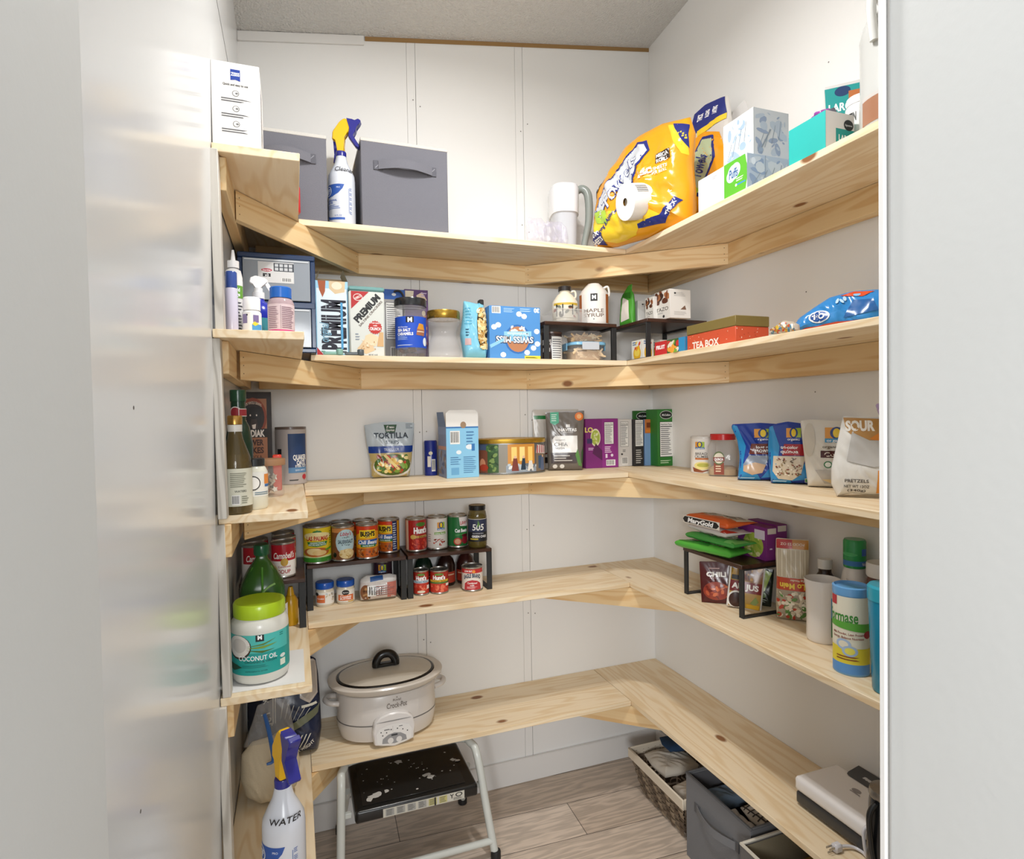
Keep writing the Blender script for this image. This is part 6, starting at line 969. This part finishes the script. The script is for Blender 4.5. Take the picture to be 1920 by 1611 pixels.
pouch('seasoning_packet', 'au jus gravy packet with a dark bowl picture leaning on the riser leg', 'packet', (1.270, 1.448, Zb), -.72, .100, .136, .014, '#dcd8d2', [('p', [(.05, .02), (.95, .02), (.95, .97), (.05, .97)], '#b08a3c'), ('p', [(.4, .97), (.95, .97), (.95, .6), (.3, .62)], '#8a5a2c'), ('bl', .45, .66, .92, .95, 14, .09, ['#5a2c1c', '#c89a5c', '#7a3c24']), ('e', .16, .92, .13, .06, '#4c8ac0'), ('p', [(.05, .36), (.95, .36), (.95, .60), (.05, .60)], '#7a1c1c'), ('r', .08, .62, .38, .72, '#2c2a2c'), ('t', 'AU JUS', .48, .49, .12, '#f4f0ea', {'w': .76, 'b': .04}), ('e', .26, .18, .25, .2, '#e4e0da'), ('e', .26, .18, .21, .165, '#3a1c12'), ('p', [(.66, .15), (.8, .3), (.9, .2), (.8, .1)], '#7a8a2c'), ('r', .56, .03, .92, .12, '#d8a82c')], seed=92, wr=.002, back=-.10, lean=.10, grp='seasoning packets under the right riser')
pouch('seasoning_packet', 'black and lime seasoning packet behind the au jus packet', 'packet', (1.340, 1.450, Zb), -.75, .055, .115, .016, '#20261c', [('p', [(.3, .99), (.9, .9), (.6, .4), (.2, .3)], '#a8c034'), ('l', .1, .1, .8, .25, 3, '#c8d0c0'), ('e', .5, .3, .2, .08, '#5c7a2c')], seed=93, wr=.003, back=-.08, lean=.08, grp='seasoning packets under the right riser')
t = thing('noodle_packet', 'tall clear packet of pale noodles, printed label upside down', 'packet', (1.330, 1.318, Zb+.0005), -.80)
P = Pillow(.088, .232, [(.03, 0), (.5, 0), (.97, 0), (1, .2), (.97, .5), (1, .8), (.99, 1), (.5, .995), (.02, 1), (.0, .8), (.03, .5), (0, .2)], .045, a=(5, 4), top=.2, wr=.003, fq=24, seed=95); b = B(); P.build(b, M('#d8cdb6', 'g'))
P.print(b, [('r', .03, .88, .5, .99, '#b83430'), ('r', .5, .88, .97, .99, '#c88a3c'), ('t', 'FOOD 23 OZ', .5, .935, .03, '#f0e4d4', {'w': .7, 'rot': 180})]+[('r', .05+.045*i, .54, .063+.045*i, .87, '#b9a98a' if i % 3 else '#efe6d2') for i in range(20)]+[('r', .02, .0, .98, .53, '#a89a84'), ('r', .02, .38, .98, .53, '#c04a2c'), ('t', 'Lo Mein', .5, .43, .07, '#f2d24c', {'w': .74, 'rot': 180, 'b': .03}), ('t', 'Egg Noodles', .64, .50, .025, '#f6ead0', {'w': .4, 'rot': 180}), ('bl', .06, .03, .94, .36, 70, .10, ['#ece2cc', '#d8cab0', '#b8402c', '#5c8a44', '#f4ecd8', '#d8cab0'])], eps=.001)
b.done('printed_packet', t)
jar('steak_sauce_bottle', 'brown steak sauce bottle with white cap and red A label by the right wall', 'bottle', (1.358, 1.232, Zb), [(.027, 0), (.030, .005), (.030, .125), (.022, .145), (.016, .155), (.016, .165)], M('#2c1a12', 'g'), [(.018, .1655), (.0185, .188), (.017, .191)], M('#dcdad6', 'g'), (.0304, .012, .118), '#e6e2da',
   [('t', 'A.1', .40, .66, .26, '#a81c24', {'w': .4, 'b': .06}), ('r', .08, .38, .7, .48, '#24307a'), ('l', .1, .22, .6, .34, 2, '#777777'), ('r', .0, .0, .8, .16, '#a81c24')], grp='bottles at the right end of the fourth shelf', rz=-.95)
t = jar('ceramic_pitcher', 'white glossy open-topped pitcher with a spout in front of the green capped bottle', 'pitcher', (1.283, 1.172, Zb), [(.036, 0), (.039, .006), (.038, .06), (.040, .13), (.044, .158), (.043, .160), (.037, .150), (.034, .06)], M('#e9e5e2', 'g'), sy=1, grp=None)
b = B(); b.prism([(.036, .157), (.056, .166), (.054, .158), (.042, .138)], -.010, .010, M('#e9e5e2', 'g'), .002); b.done('pour_spout', t)
b = B(); b.decal(cyl(.0395, .02, .95), .035, .10, [('r', 0, .5, 1, 1, '#5aa0d0'), ('r', 0, 0, 1, .5, '#3c8a4c')], (.005, 0), .001, 'g'); b.done('side_sticker', t)
jar('dressing_bottle', 'white bottle with a tall green and blue wrapped cap', 'bottle', (1.358, 1.140, Zb), [(.032, 0), (.035, .005), (.035, .14), (.028, .175), (.0245, .188), (.0245, .190)], M('#e4dfda', 'g'), [(.0255, .1905), (.0265, .196), (.0265, .258), (.024, .263)], M('#2f9a54', 'g'), (.0268, .197, .256), None, [('r', 0, 0, 1, .22, '#3c7ab8'), ('r', .75, .45, 1, .75, '#3c6ab8'), ('t', 'Valley', .86, .1, .13, '#ffffff', {'w': .2}), ('e', .3, .5, .3, .08, '#4cb06a')], grp='bottles at the right end of the fourth shelf')
jar('coffee_creamer_bottle', 'brown bottle with wide white screw cap, right of the green capped bottle', 'bottle', (1.350, 1.055, Zb), [(.034, 0), (.038, .006), (.038, .16), (.036, .178), (.033, .186)], M('#5a3028', 'g'), [(.034, .1865), (.036, .190), (.036, .218), (.034, .221), (.02, .219)], M('#e8e6e4', 'g'), (.0384, .1, .158), None, [('r', 0, .3, 1, .8, '#e8e4e0')]+[('e', .05+.11*i, .6, .02, .08, '#7a4438') for i in range(9)], grp='bottles at the right end of the fourth shelf')
t = jar('formula_can', 'tall cream, green and yellow powder can with a pale blue lid by the doorway', 'can', (1.190, 1.008, Zb), [(.0375, 0), (.038, .002), (.038, .178)], M('#7fb0dc', 'g'), [(.0385, .1785), (.039, .182), (.039, .196), (.035, .198), (.033, .192)], M('#6aa6dc', 'g'), (.0383, .004, .177), '#e8e3cf',
   [('r', 0, 0, 1, .13, '#5a96d8'), ('r', 0, .13, 1, .34, '#e6d43c'), ('r', 0, .88, .2, 1, '#b8303a'), ('t', 'Formase', .30, .745, .15, '#3c8a34', {'w': .75, 'b': .02}), ('p', [(0, .68), (1, .66), (1, .54), (.4, .58), (0, .60)], '#5ca83c'), ('t', 'Milk Powder, Lean Protein', .45, .52, .03, '#8a2c24', {'w': .7}), ('t', 'Energy, Balance Nutrition', .45, .47, .03, '#8a2c24', {'w': .7}), ('e', .9, .52, .1, .05, '#a82c34'), ('e', .36, .38, .17, .07, '#a8c0e0'), ('e', .36, .38, .11, .045, '#e8e3cf'), ('e', .5, .30, .17, .07, '#a8c0e0'), ('e', .5, .30, .11, .045, '#e8e060'), ('l', .2, .17, .8, .24, 2, '#8a4a24')], rz=-.95)
t = jar('tumbler', 'teal tumbler with lighter teal lid at the right end of the fourth shelf', 'tumbler', (1.172, .900, Zb), [(.030, 0), (.033, .005), (.040, .185), (.040, .195)], M('#1488ac', 'g'), [(.0415, .1952), (.042, .205), (.042, .222), (.038, .227)], M('#2ea0b8', 'g'))

# ================================================================== LOWEST SHELF
Zb = Z5+.0005
t = thing('slow_cooker', 'oval white slow cooker with glass lid and grey control panel, lowest back shelf', 'slow cooker', (.270, 1.985, Zb), .03)
wht = M('#d9d3cd', 'g'); a_, c_ = .158, .112; sy = c_/a_
b = B(); b.lathe([(.140, .006), (.150, .010), (.160, .045), (.160, .062), (.1585, .0625), (.1585, .0645), (.160, .065), (.160, .148), (.156, .152), (.13, .152)], wht, 72, sy=sy, n=2.3)
b.done('cooker_body', t)
b = B(); b.lathe([(.1605, .0618), (.1605, .0652)], M('#6c6966'), 72, sy=sy, n=2.3, cap=False)
b.decal(cyl(.1606, .112, .08, 1, sy), .07, .03, [('t', 'Crock-Pot', .5, .3, .55, '#77706a', {'w': .9, 'b': .01, 'sh': .1}), ('t', 'Rival', .5, .85, .25, '#8a847e', {'w': .35}), ('e', .5, 1.1, .03, .06, '#8a847e')], (.008, 0), .0045)
b.done('printed_stripe', t)
b = B(); b.lathe([(.148, .1525), (.166, .158), (.184, .172), (.186, .180), (.180, .184), (.160, .1835), (.152, .176), (.148, .1535)], M('#d5cdc2', 'g'), 72, sy=sy*1.02, n=2.2, cap=False); b.done('stoneware_rim', t)
b = B(); b.lathe([(.153, .1785), (.158, .1820), (.157, .1850), (.150, .1865)], M('#3c3a38', 'm'), 64, sy=sy*1.0, n=2.2, cap=False); b.lathe([(.1498, .1862), (.12, .193), (.07, .199), (.02, .201)], M('#e4dccd', 'q'), 64, sy=sy, n=2.2); lid = b.done('glass_lid', t)
b = B(); b.tube([(-.032, 0, .203), (-.030, 0, .222), (-.018, 0, .238), (0, 0, .243), (.018, 0, .238), (.030, 0, .222), (.032, 0, .203)], [.013, .014, .0135, .013, .0135, .014, .013], M('#151414', 'g'), 14); b.box(-.036, .036, -.012, .012, .2012, .214, M('#151414', 'g'), .004); b.done('lid_knob', lid)
for s in (-1, 1):
    b = B(); b.tube([(s*.155, -.030, .118), (s*.180, -.026, .122), (s*.194, 0, .124), (s*.180, .026, .122), (s*.155, .030, .118)], .0085, wht, 12); b.done('side_handle', t)
b = B(); T = Matrix.Translation((.0, -.119, .052)) @ Matrix.Rotation(.0, 4, 'X')
pan = [(-.062, -.040), (-.035, -.048), (0, -.051), (.035, -.048), (.062, -.040), (.066, .0), (.060, .028), (.042, .044), (.015, .052), (-.015, .052), (-.042, .044), (-.060, .028), (-.066, .0)]
b.prism([(x, z) for x, z in pan], -.012, .016, M('#e9e5e2', 'g'), .004, T)
b.decal(pl((0, -.1315, 0), (1, 0, 0), (0, 0, 1)), .12, .09, [('p', [(.06, .18), (.25, .10), (.5, .07), (.75, .10), (.94, .18), (.96, .5), (.88, .68), (.68, .76), (.5, .78), (.32, .76), (.12, .68), (.04, .5)], '#efedea'), ('p', [(.18, .16), (.5, .10), (.82, .16), (.80, .32), (.66, .44), (.5, .48), (.34, .44), (.20, .32)], '#9c9c9e'), ('e', .40, .22, .075, .10, '#e6e4e2'), ('e', .62, .22, .075, .10, '#e6e4e2'), ('r', .42, .37, .58, .43, '#3a3c40')]
   +[('e', x, y, .016, .022, '#2c2c2e') for x, y in ((.2, .44), (.3, .52), (.42, .60), (.58, .60), (.72, .54), (.84, .46), (.16, .56))]+[('l', .24, .58, .4, .66, 1, '#777777'), ('l', .62, .64, .76, .70, 1, '#777777'), ('r', .46, .52, .465, .72, '#b0b0b0'), ('e', .5, .9, .46, .015, '#8a8886')], eps=.0004)
b.done('control_panel', t)
# seed / litter bag
t = thing('bulk_food_bag', 'large navy bag with white mountain artwork slumped in the left corner, lowest shelf', 'bag', (-.044, 1.950, Zb+.001), -.05)
P = Pillow(.212, .285, [(.02, .0), (.3, 0), (.6, 0), (.96, .0), (1, .2), (.99, .5), (.97, .8), (.94, .97), (.86, 1), (.5, .98), (.1, 1), (.02, .9), (0, .5), (0, .2)], .13, a=(5, 3), top=.25, wr=.006, fq=14, seed=101); b = B(); P.build(b, M('#1f2740', 'g'))
P.print(b, [('r', .0, .0, .2, .7, '#161b2c'), ('p', [(.72, .99), (.95, .97), (.96, .62), (.85, .55), (.72, .62)], '#b9aea2'), ('p', [(.74, .97), (.93, .95), (.94, .64), (.85, .58), (.74, .64)], '#a79c90'), ('l', .74, .5, .96, .56, 1, '#e0dccc'), ('t', 'WITCH', .84, .53, .03, '#e0dccc', {'w': .2})]
   +[('p', [(.46+.055*i, .45-.01*i), (.465+.055*i, .45-.01*i), (.50+.072*i, .60-.02*i), (.49+.072*i, .60-.02*i)], '#d8d4c4') for i in range(7)]+[('p', [(.34, .3), (.9, .48), (.98, .5), (.96, .42), (.6, .3), (.4, .22)], '#6a6c54'), ('p', [(.34, .30), (.5, .36), (.62, .33), (.5, .26)], '#c9b48c')]+[('p', [(.4+.05*i, .12), (.41+.05*i, .12), (.48+.055*i, .26), (.465+.055*i, .26)], '#e0dccc') for i in range(8)]+[('t', '| 25', .30, .46, .07, '#e8e4d8', {'rot': -78, 'b': .01}), ('t', 'UCK', .26, .68, .05, '#e8e4d8', {'rot': -80}), ('r', .36, .42, .37, .75, '#e8e4d8'), ('r', .39, .42, .40, .75, '#e8e4d8'), ('t', 'ET WEIGHT', .78, .12, .035, '#e8e4d8', {'rot': 32, 'w': .28})], eps=.002)
b.done('printed_bag', t)
# flour bag
t = thing('flour_bag', 'clear zip bag full of pale flour with a blue zip strip, lowest shelf', 'bag', (-.078, 1.725, Zb+.001), .05)
P = Pillow(.150, .165, [(.3, .0), (.5, 0), (.72, 0), (.94, .15), (1, .45), (.96, .8), (.8, 1), (.5, 1.0), (.2, .97), (.03, .8), (0, .42), (.08, .15)], .125, a=(3, 2.4), top=.35, wr=.006, fq=26, seed=103); b = B(); P.build(b, M('#cfc0a4', 'f')); b.done('flour_fill', t)
P = Pillow(.145, .115, [(.05, .0), (.5, 0), (.95, 0), (.9, .4), (.85, .9), (.6, 1), (.3, .9), (.2, .5)], .06, a=(4, 2.4), top=.15, wr=.010, fq=30, seed=104); b = B(); P.build(b, M('#d9d8d6', 'c')); o = b.done('bag_neck', t); o.location = (0, .005, .150)
b = B(); b.tube([(-.012, -.035, .245), (-.004, -.050, .215), (.004, -.062, .17), (.006, -.070, .135), (-.010, -.072, .130)], [.0045, .0055, .006, .005, .003], M('#2f62a8', 'g'), 8); b.done('zip_strip', t)
zz = zep('clear trigger spray bottle marked WATER, front of the lowest left shelf', (-.038, 1.352, Zb), -.30, 1.03, 'WATER')
for c in list(zz.children):
    if c.name.split('.')[0] in ('spray_head', 'trigger'): c.rotation_euler.z = -.85
# vacuum sealer, plug, kettle
t = thing('vacuum_sealer', 'white and dark grey vacuum sealer lying flat, right end of lowest shelf', 'vacuum sealer', (1.280, 1.045, Zb), 0)
b = B(); b.box(-.074, .074, -.15, .145, .004, .036, M('#3e3f41', 'g'), .008, seg=3); b.done('sealer_base', t)
b = B(); b.box(-.076, .074, -.152, .148, .0362, .074, M('#f2f0f0', 'g'), .014, seg=4)
b.done('sealer_lid', t)
b = B(); T = pl((0, 0, .0744), (0, -1, 0), (1, 0, 0))
b.decal(T, .24, .12, [('p', [(.02, .95), (.98, .95), (.98, .42), (.12, .42), (.08, .46), (.06, .55)], '#4a4b4e'), ('r', .20, .62, .46, .70, '#c9c9cb'), ('t', 'FoodSaver', .33, .66, .1, '#e4e4e6', {'w': .24})]); b.decal(T, .24, .12, [('e', .34, -.0+.12, .05, .07, '#9a9698'), ('l', .30, .0, .45, .06, 1, '#9a9698')]); b.done('dark_top_panel', t)
b = B(); wc = M('#dad8dc', 'g')
b.tube([(1.318-1.288, -.090, .077), (-.04, -.070, .079), (-.078, -.060, .068), (-.083, -.062, .04), (-.081, -.068, .012), (-.070, -.080, .002)], .0038, wc, 10); b.done('cord_band', t)
b = B(); b.tube([(1.170, 1.022, Zb+.010), (1.195, 1.014, Zb+.008), (1.205, .995, Zb+.006), (1.200, .975, Zb+.0055)], .0035, wc, 10); b.box(1.148, 1.170, 1.013, 1.031, Zb+.0005, Zb+.020, wc, .004)
for y, z in ((1.018, .014), (1.027, .014), (1.0225, .005)): b.box(1.132, 1.1485, y-.0009, y+.0009, Zb+z-.002, Zb+z+.002, M('#b8b4ac', 'm'))
tag(b.done('power_plug'), 'white three-pin power plug on its short cord, lowest right shelf edge', 'plug')
t = thing('electric_kettle', 'glossy black appliance with chrome top cut off by the door frame', 'kettle', (1.172, .905, Zb), 0)
b = B(); b.lathe([(.038, 0), (.041, .006), (.040, .10), (.036, .18), (.034, .195)], M('#1c1e20', 'g'), 40); b.done('kettle_body', t)
b = B(); b.lathe([(.035, .1955), (.037, .20), (.034, .212), (.02, .216)], M('#8a8782', 'm'), 40); b.done('chrome_lid', t)
b = B(); b.tube([(-.036, 0, .19), (-.050, .004, .165), (-.045, .004, .10), (-.042, 0, .07)], .006, M('#1c1e20', 'g'), 10); b.tube([(-.04, -.01, .05), (-.055, -.02, .03), (-.05, -.02, .006), (-.02, -.045, .0045)], .003, M('#1c1e20', 'g'), 8); b.done('handle', t)

# ================================================================== FLOOR
t = thing('step_stool', 'white tubular folding step stool with a paint-spattered black step', 'step stool', (.34, 1.93, .0005), 0)
wt = M('#cfd2cc', 'g')
def bend(p): # smooth a polyline
    out = []
    for i in range(len(p)-1):
        for k in range(6): u = k/6; a = Vector(p[max(i-1, 0)]); b_ = Vector(p[i]); c = Vector(p[i+1]); d = Vector(p[min(i+2, len(p)-1)]); out.append(.5*((2*b_)+(c-a)*u+(2*a-5*b_+4*c-d)*u*u+(3*b_-a-3*c+d)*u**3))
    return out+[Vector(p[-1])]
b = B(); b.tube(bend([(.232, -.150, .014), (.212, -.128, .16), (.194, -.104, .305), (.182, -.07, .338), (.13, -.035, .345), (-.17, -.035, .345), (-.222, -.07, .338), (-.230, -.104, .305), (-.236, -.128, .16), (-.243, -.150, .014)]), .0125, wt, 14); b.done('front_frame', t)
b = B(); b.tube([(.226, -.146, .055), (.06, -.146, .055), (-.237, -.146, .055)], .0105, wt, 12); b.done('cross_bar', t)
for s in (-1, 1):
    x = .196 if s > 0 else -.208
    b = B(); b.tube([(x*1.06, .148, .014), (x*1.0, .06, .15), (x*.985, .02, .215)], .010, wt, 12); b.done('rear_leg', t)
    for nm, (px_, py_) in (('rubber_foot', ((.234, -.152) if s > 0 else (-.245, -.152))), ('rubber_foot', (x*1.06, .150))):
        b = B(); b.lathe([(.016, 0), (.016, .022), (.0145, .026)], M('#1c1c1c'), 18, c=(px_, py_)); b.done(nm, t)
    b = B(); b.box(x*1.03-.012, x*1.03+.012, -.112, -.098, .212, .228, wt, .002); b.done('pivot_bracket', t)
b = B(); sx_ = -.006; b.box(-.190+sx_, .186+sx_, -.150, .115, .212, .250, M('#1b1a19', 'g'), .012, seg=4)
b.box(-.166+sx_, .150+sx_, -.128, .095, .2505, .2518, M('#242322', 'g'), .0006)
rnd = random.Random(11)
def splat(cx, cy, r, n=9):
    r *= 1.6
    return [('p', [(cx+r*rnd.uniform(.4, 1)*math.cos(2*PI*i/n)*.7, cy+r*rnd.uniform(.4, 1)*math.sin(2*PI*i/n)) for i in range(n)], '#cfccc6')]
sp = splat(.42, .86, .045)+splat(.66, .30, .05)+splat(.63, .36, .04)+splat(.14, .12, .055)+splat(.18, .16, .05)+splat(.1, .08, .045)+splat(.92, .60, .03)+splat(.96, .55, .03)+splat(.25, .18, .03)
for i in range(36): sp += splat(rnd.uniform(.05, .95), rnd.uniform(.05, .9), rnd.uniform(.004, .014), 7)
b.decal(pl((-.008, -.12, .2519), (1, 0, 0), (0, 1, 0)), .35, .21, sp)
b.done('step_plate', t)
b = B(); b.decal(pl((.01, -.1502, .216), (1, 0, 0), (0, 0, 1)), .25, .026, [('r', 0, 0, 1, 1, '#cfccc0')]+[('r', .03+.13*i, .1, .13+.13*i, .9, '#c8c07a' if i in (4, 5) else '#a8a8a4') for i in range(6)]+[('l', .04+.13*i, .15, .12+.13*i, .85, 4, '#6a6a66') for i in range(6)]+[('e', .93, .66, .045, .25, '#2c2c2a'), ('e', .93, .66, .03, .16, '#cfccc0'), ('l', .86, .08, .99, .4, 3, '#2c2c2a'), ('t', 'Y', .84, .6, .5, '#2c2c2a', {'b': .03}), ('r', .62, .0, .64, .95, '#2c2c2a')]); b.done('warning_label', t)
b = B(); b.lathe([(.012, .196), (.012, .2115)], M('#1c1c1c'), 16, c=(.12, -.10)); b.done('step_bumper', t)
# wicker basket
t = thing('wicker_basket', 'brown wicker basket with cream cloth liner under the lowest right shelf', 'basket', (1.155, 1.60, .0005), 0)
BL, BW, BH = .325, .215, .152
wk = [M('#7a6a58', 'f'), M('#94826c', 'f'), M('#665646', 'f')]
b = B(); taper = lambda z: .012+.035*(1-z/BH)
b.box(.045, BW-.045, .05, BL-.045, .002, .008, wk[2])
rows = 10
for r_ in range(rows):
    z0 = .004+r_*(BH-.012)/rows; z1 = z0+(BH-.012)/rows*.92; zm = (z0+z1)/2; i_ = taper(zm); x0, x1, y0, y1 = i_-.012, BW-i_+.012, i_-.012, BL-i_+.012
    P_ = [(x0, y0), (x1, y0), (x1, y1), (x0, y1)]; k = 0
    for a, c in zip(P_, P_[1:]+P_[:1]):
        L = math.hypot(c[0]-a[0], c[1]-a[1]); n = max(2, int(L/.024)); ux, uy = (c[0]-a[0])/L, (c[1]-a[1])/L; nx, ny = uy, -ux
        for j in range(n):
            u0, u1 = L*j/n, L*(j+1)/n; o_ = .0035 if (j+r_) % 2 else .0005; h2 = (z1-z0)/2; vs = []
            for q in range(5):
                uu_ = u0+(u1-u0)*q/4; bl_ = o_+.0035*math.sin(PI*q/4)*(1 if (j+r_) % 2 else .4)
                for zz_, oo in ((zm-h2, 0), (zm, .0025), (zm+h2, 0)): vs.append((a[0]+ux*uu_+nx*(bl_+oo), a[1]+uy*uu_+ny*(bl_+oo), zz_))
            b.add(vs, [(3*q+e, 3*q+3+e, 3*q+4+e, 3*q+1+e) for q in range(4) for e in (0, 1)], wk[(j*2+r_*3) % 3])
b.done('woven_body', t)
b = B(); ln_ = M('#d8ccb8', 'f')
for q in ((-.006, .002, -.006, BL+.006), (BW-.002, BW+.006, -.006, BL+.006), (.0021, BW-.0021, -.006, .002), (.0021, BW-.0021, BL-.002, BL+.006)): b.box(q[0], q[1], q[2], q[3], BH-.030, BH+.006, ln_, .003)
b.done('cloth_liner', t)
def cloth(name, label, loc, rz, w, h, D, col, seed, grp, kind='f', sh=(), tilt=-PI/2, wr=.010):
    P = Pillow(w, h, [(.05, .03), (.5, 0), (.95, .05), (1, .5), (.93, .96), (.5, 1), (.08, .95), (0, .5)], D, a=(4, 4), top=.2, wr=wr, fq=16, seed=seed); b = B(); P.build(b, M(col, kind)); 
    if sh: P.print(b, sh, kind=kind)
    o = b.done(name, loc=loc, ang=60); o.rotation_euler = (tilt, 0, rz); return tag(o, label, 'cloth', grp)
cloth('folded_cloth', 'crumpled cream cloth spilling over the top of the wicker basket', (1.262, 1.745, .142), 0, .16, .155, .045, '#d6cec0', 111, 'cloths in the floor baskets')
cloth('folded_cloth', 'dark blue folded towel on top of the wicker basket, near the wall', (1.312, 1.790, .190), -.15, .15, .10, .025, '#1f3c5c', 112, 'cloths in the floor baskets', wr=.006)
cloth('folded_cloth', 'white cloth in the near end of the wicker basket', (1.262, 1.632, .122), .1, .14, .095, .05, '#e6e0d6', 113, 'cloths in the floor baskets')
# grey fabric bins on the floor
def floor_bin(label, x0, x1, y0, y1, h, col, rim, inner, handle=True):
    t = thing('fabric_bin', label, 'storage bin', (x0, y0, .0005), 0, 'grey fabric bins on the floor'); w, d = x1-x0, y1-y0; b = B(); m = M(col, 'f'); n_ = M(inner, 'f')
    for q in ((0, .004, 0, d), (w-.004, w, 0, d), (.0041, w-.0041, 0, .004), (.0041, w-.0041, d-.004, d)): b.box(*q, 0, h, m, .001)
    for q in ((.0042, .006, .0042, d-.0042), (w-.006, w-.0042, .0042, d-.0042), (.0061, w-.0061, .0042, .006), (.0061, w-.0061, d-.006, d-.0042)): b.box(*q, .004, h-.004, n_)
    b.box(.0043, w-.0043, .0043, d-.0043, .001, .004, n_); b.done('bin_body', t)
    b = B(); r = M(rim, 'f')
    for q in ((-.002, .0062, -.002, d+.002), (w-.0062, w+.002, -.002, d+.002), (.0063, w-.0063, -.002, .0062), (.0063, w-.0063, d-.0062, d+.002)): b.box(*q, h+.0002, h+.007, r, .0015)
    b.done('edge_binding', t)
    if handle:
        b = B(); k = M('#5a5a5c', 'f'); yc = d*.50; hw = d*.30; hz = h*.70
        for s in (-1, 1): b.box(-.0035, -.0003, yc+s*hw-.013, yc+s*hw+.013, hz-.014, hz+.014, k, .0005)
        n = 12; vs = []; fs = []
        for i in range(n+1):
            u = i/n; yy = yc-hw+2*hw*u; o_ = -.0045-.018*math.sin(PI*u)
            for dx, dz in ((0, -.012), (0, .012), (.0018, .012), (.0018, -.012)): vs.append((o_+dx, yy, hz+dz-.006*math.sin(PI*u)))
        for i in range(n):
            for j in range(4): a = i*4+j; b_ = i*4+(j+1) % 4; fs.append((a, a+4, b_+4, b_))
        b.add(vs, fs+[(0, 1, 2, 3), (n*4+3, n*4+2, n*4+1, n*4)], m); b.done('strap_handle', t)
    return t
floor_bin('charcoal fabric bin with strap handle on the floor between basket and pale-rimmed bin', 1.145, 1.395, 1.285, 1.570, .262, '#77787b', '#66676a', '#5c5c60')
floor_bin('fabric bin with pale rim and beige inside, nearest on the floor at right', 1.095, 1.385, .960, 1.268, .250, '#6a6866', '#d8d2c4', '#9c9178', False)
cloth('folded_cloth', 'blue grey cloth bundle in the back of the charcoal floor bin', (1.262, 1.462, .205), 0, .18, .09, .05, '#6f8296', 121, 'cloths in the floor baskets')
b = cloth('folded_cloth', 'checked black and white dish towel in the charcoal floor bin', (1.300, 1.318, .215), 0, .15, .12, .045, '#dcd4c8', 122, 'cloths in the floor baskets', sh=[('r', .1+.16*i, .03, .13+.16*i, .97, '#4a4440') for i in range(6)]+[('r', .04, .1+.17*i, .97, .135+.17*i, '#4a4440') for i in range(6)])
cloth('folded_cloth', 'white mesh bag on the near side of the charcoal floor bin', (1.205, 1.365, .222), PI/2, .12, .045, .025, '#cfccca', 123, 'cloths in the floor baskets')
b = B(); b.box(1.22, 1.32, 1.10, 1.16, .10, .235, M('#c9a03a'), .003); b.decal(pl((1.27, 1.13, .2352), (1, 0, 0), (0, 1, 0)), .10, .06, [('r', .05, .1, .95, .9, '#8a6a2c'), ('l', .2, .2, .8, .8, 3, '#e8d8a0')]); b.box(1.22, 1.32, 1.10, 1.16, .0055, .0995, M('#8a6a2c'), .002)
tag(b.done('small_box'), 'yellow and brown small box standing in the pale-rimmed floor bin', 'box')
b = B(); b.box(1.335, 1.368, 1.02, 1.20, .0055, .20, M('#b0242c'), .003); tag(b.done('small_box'), 'red small box standing in the pale-rimmed floor bin by the wall', 'box')
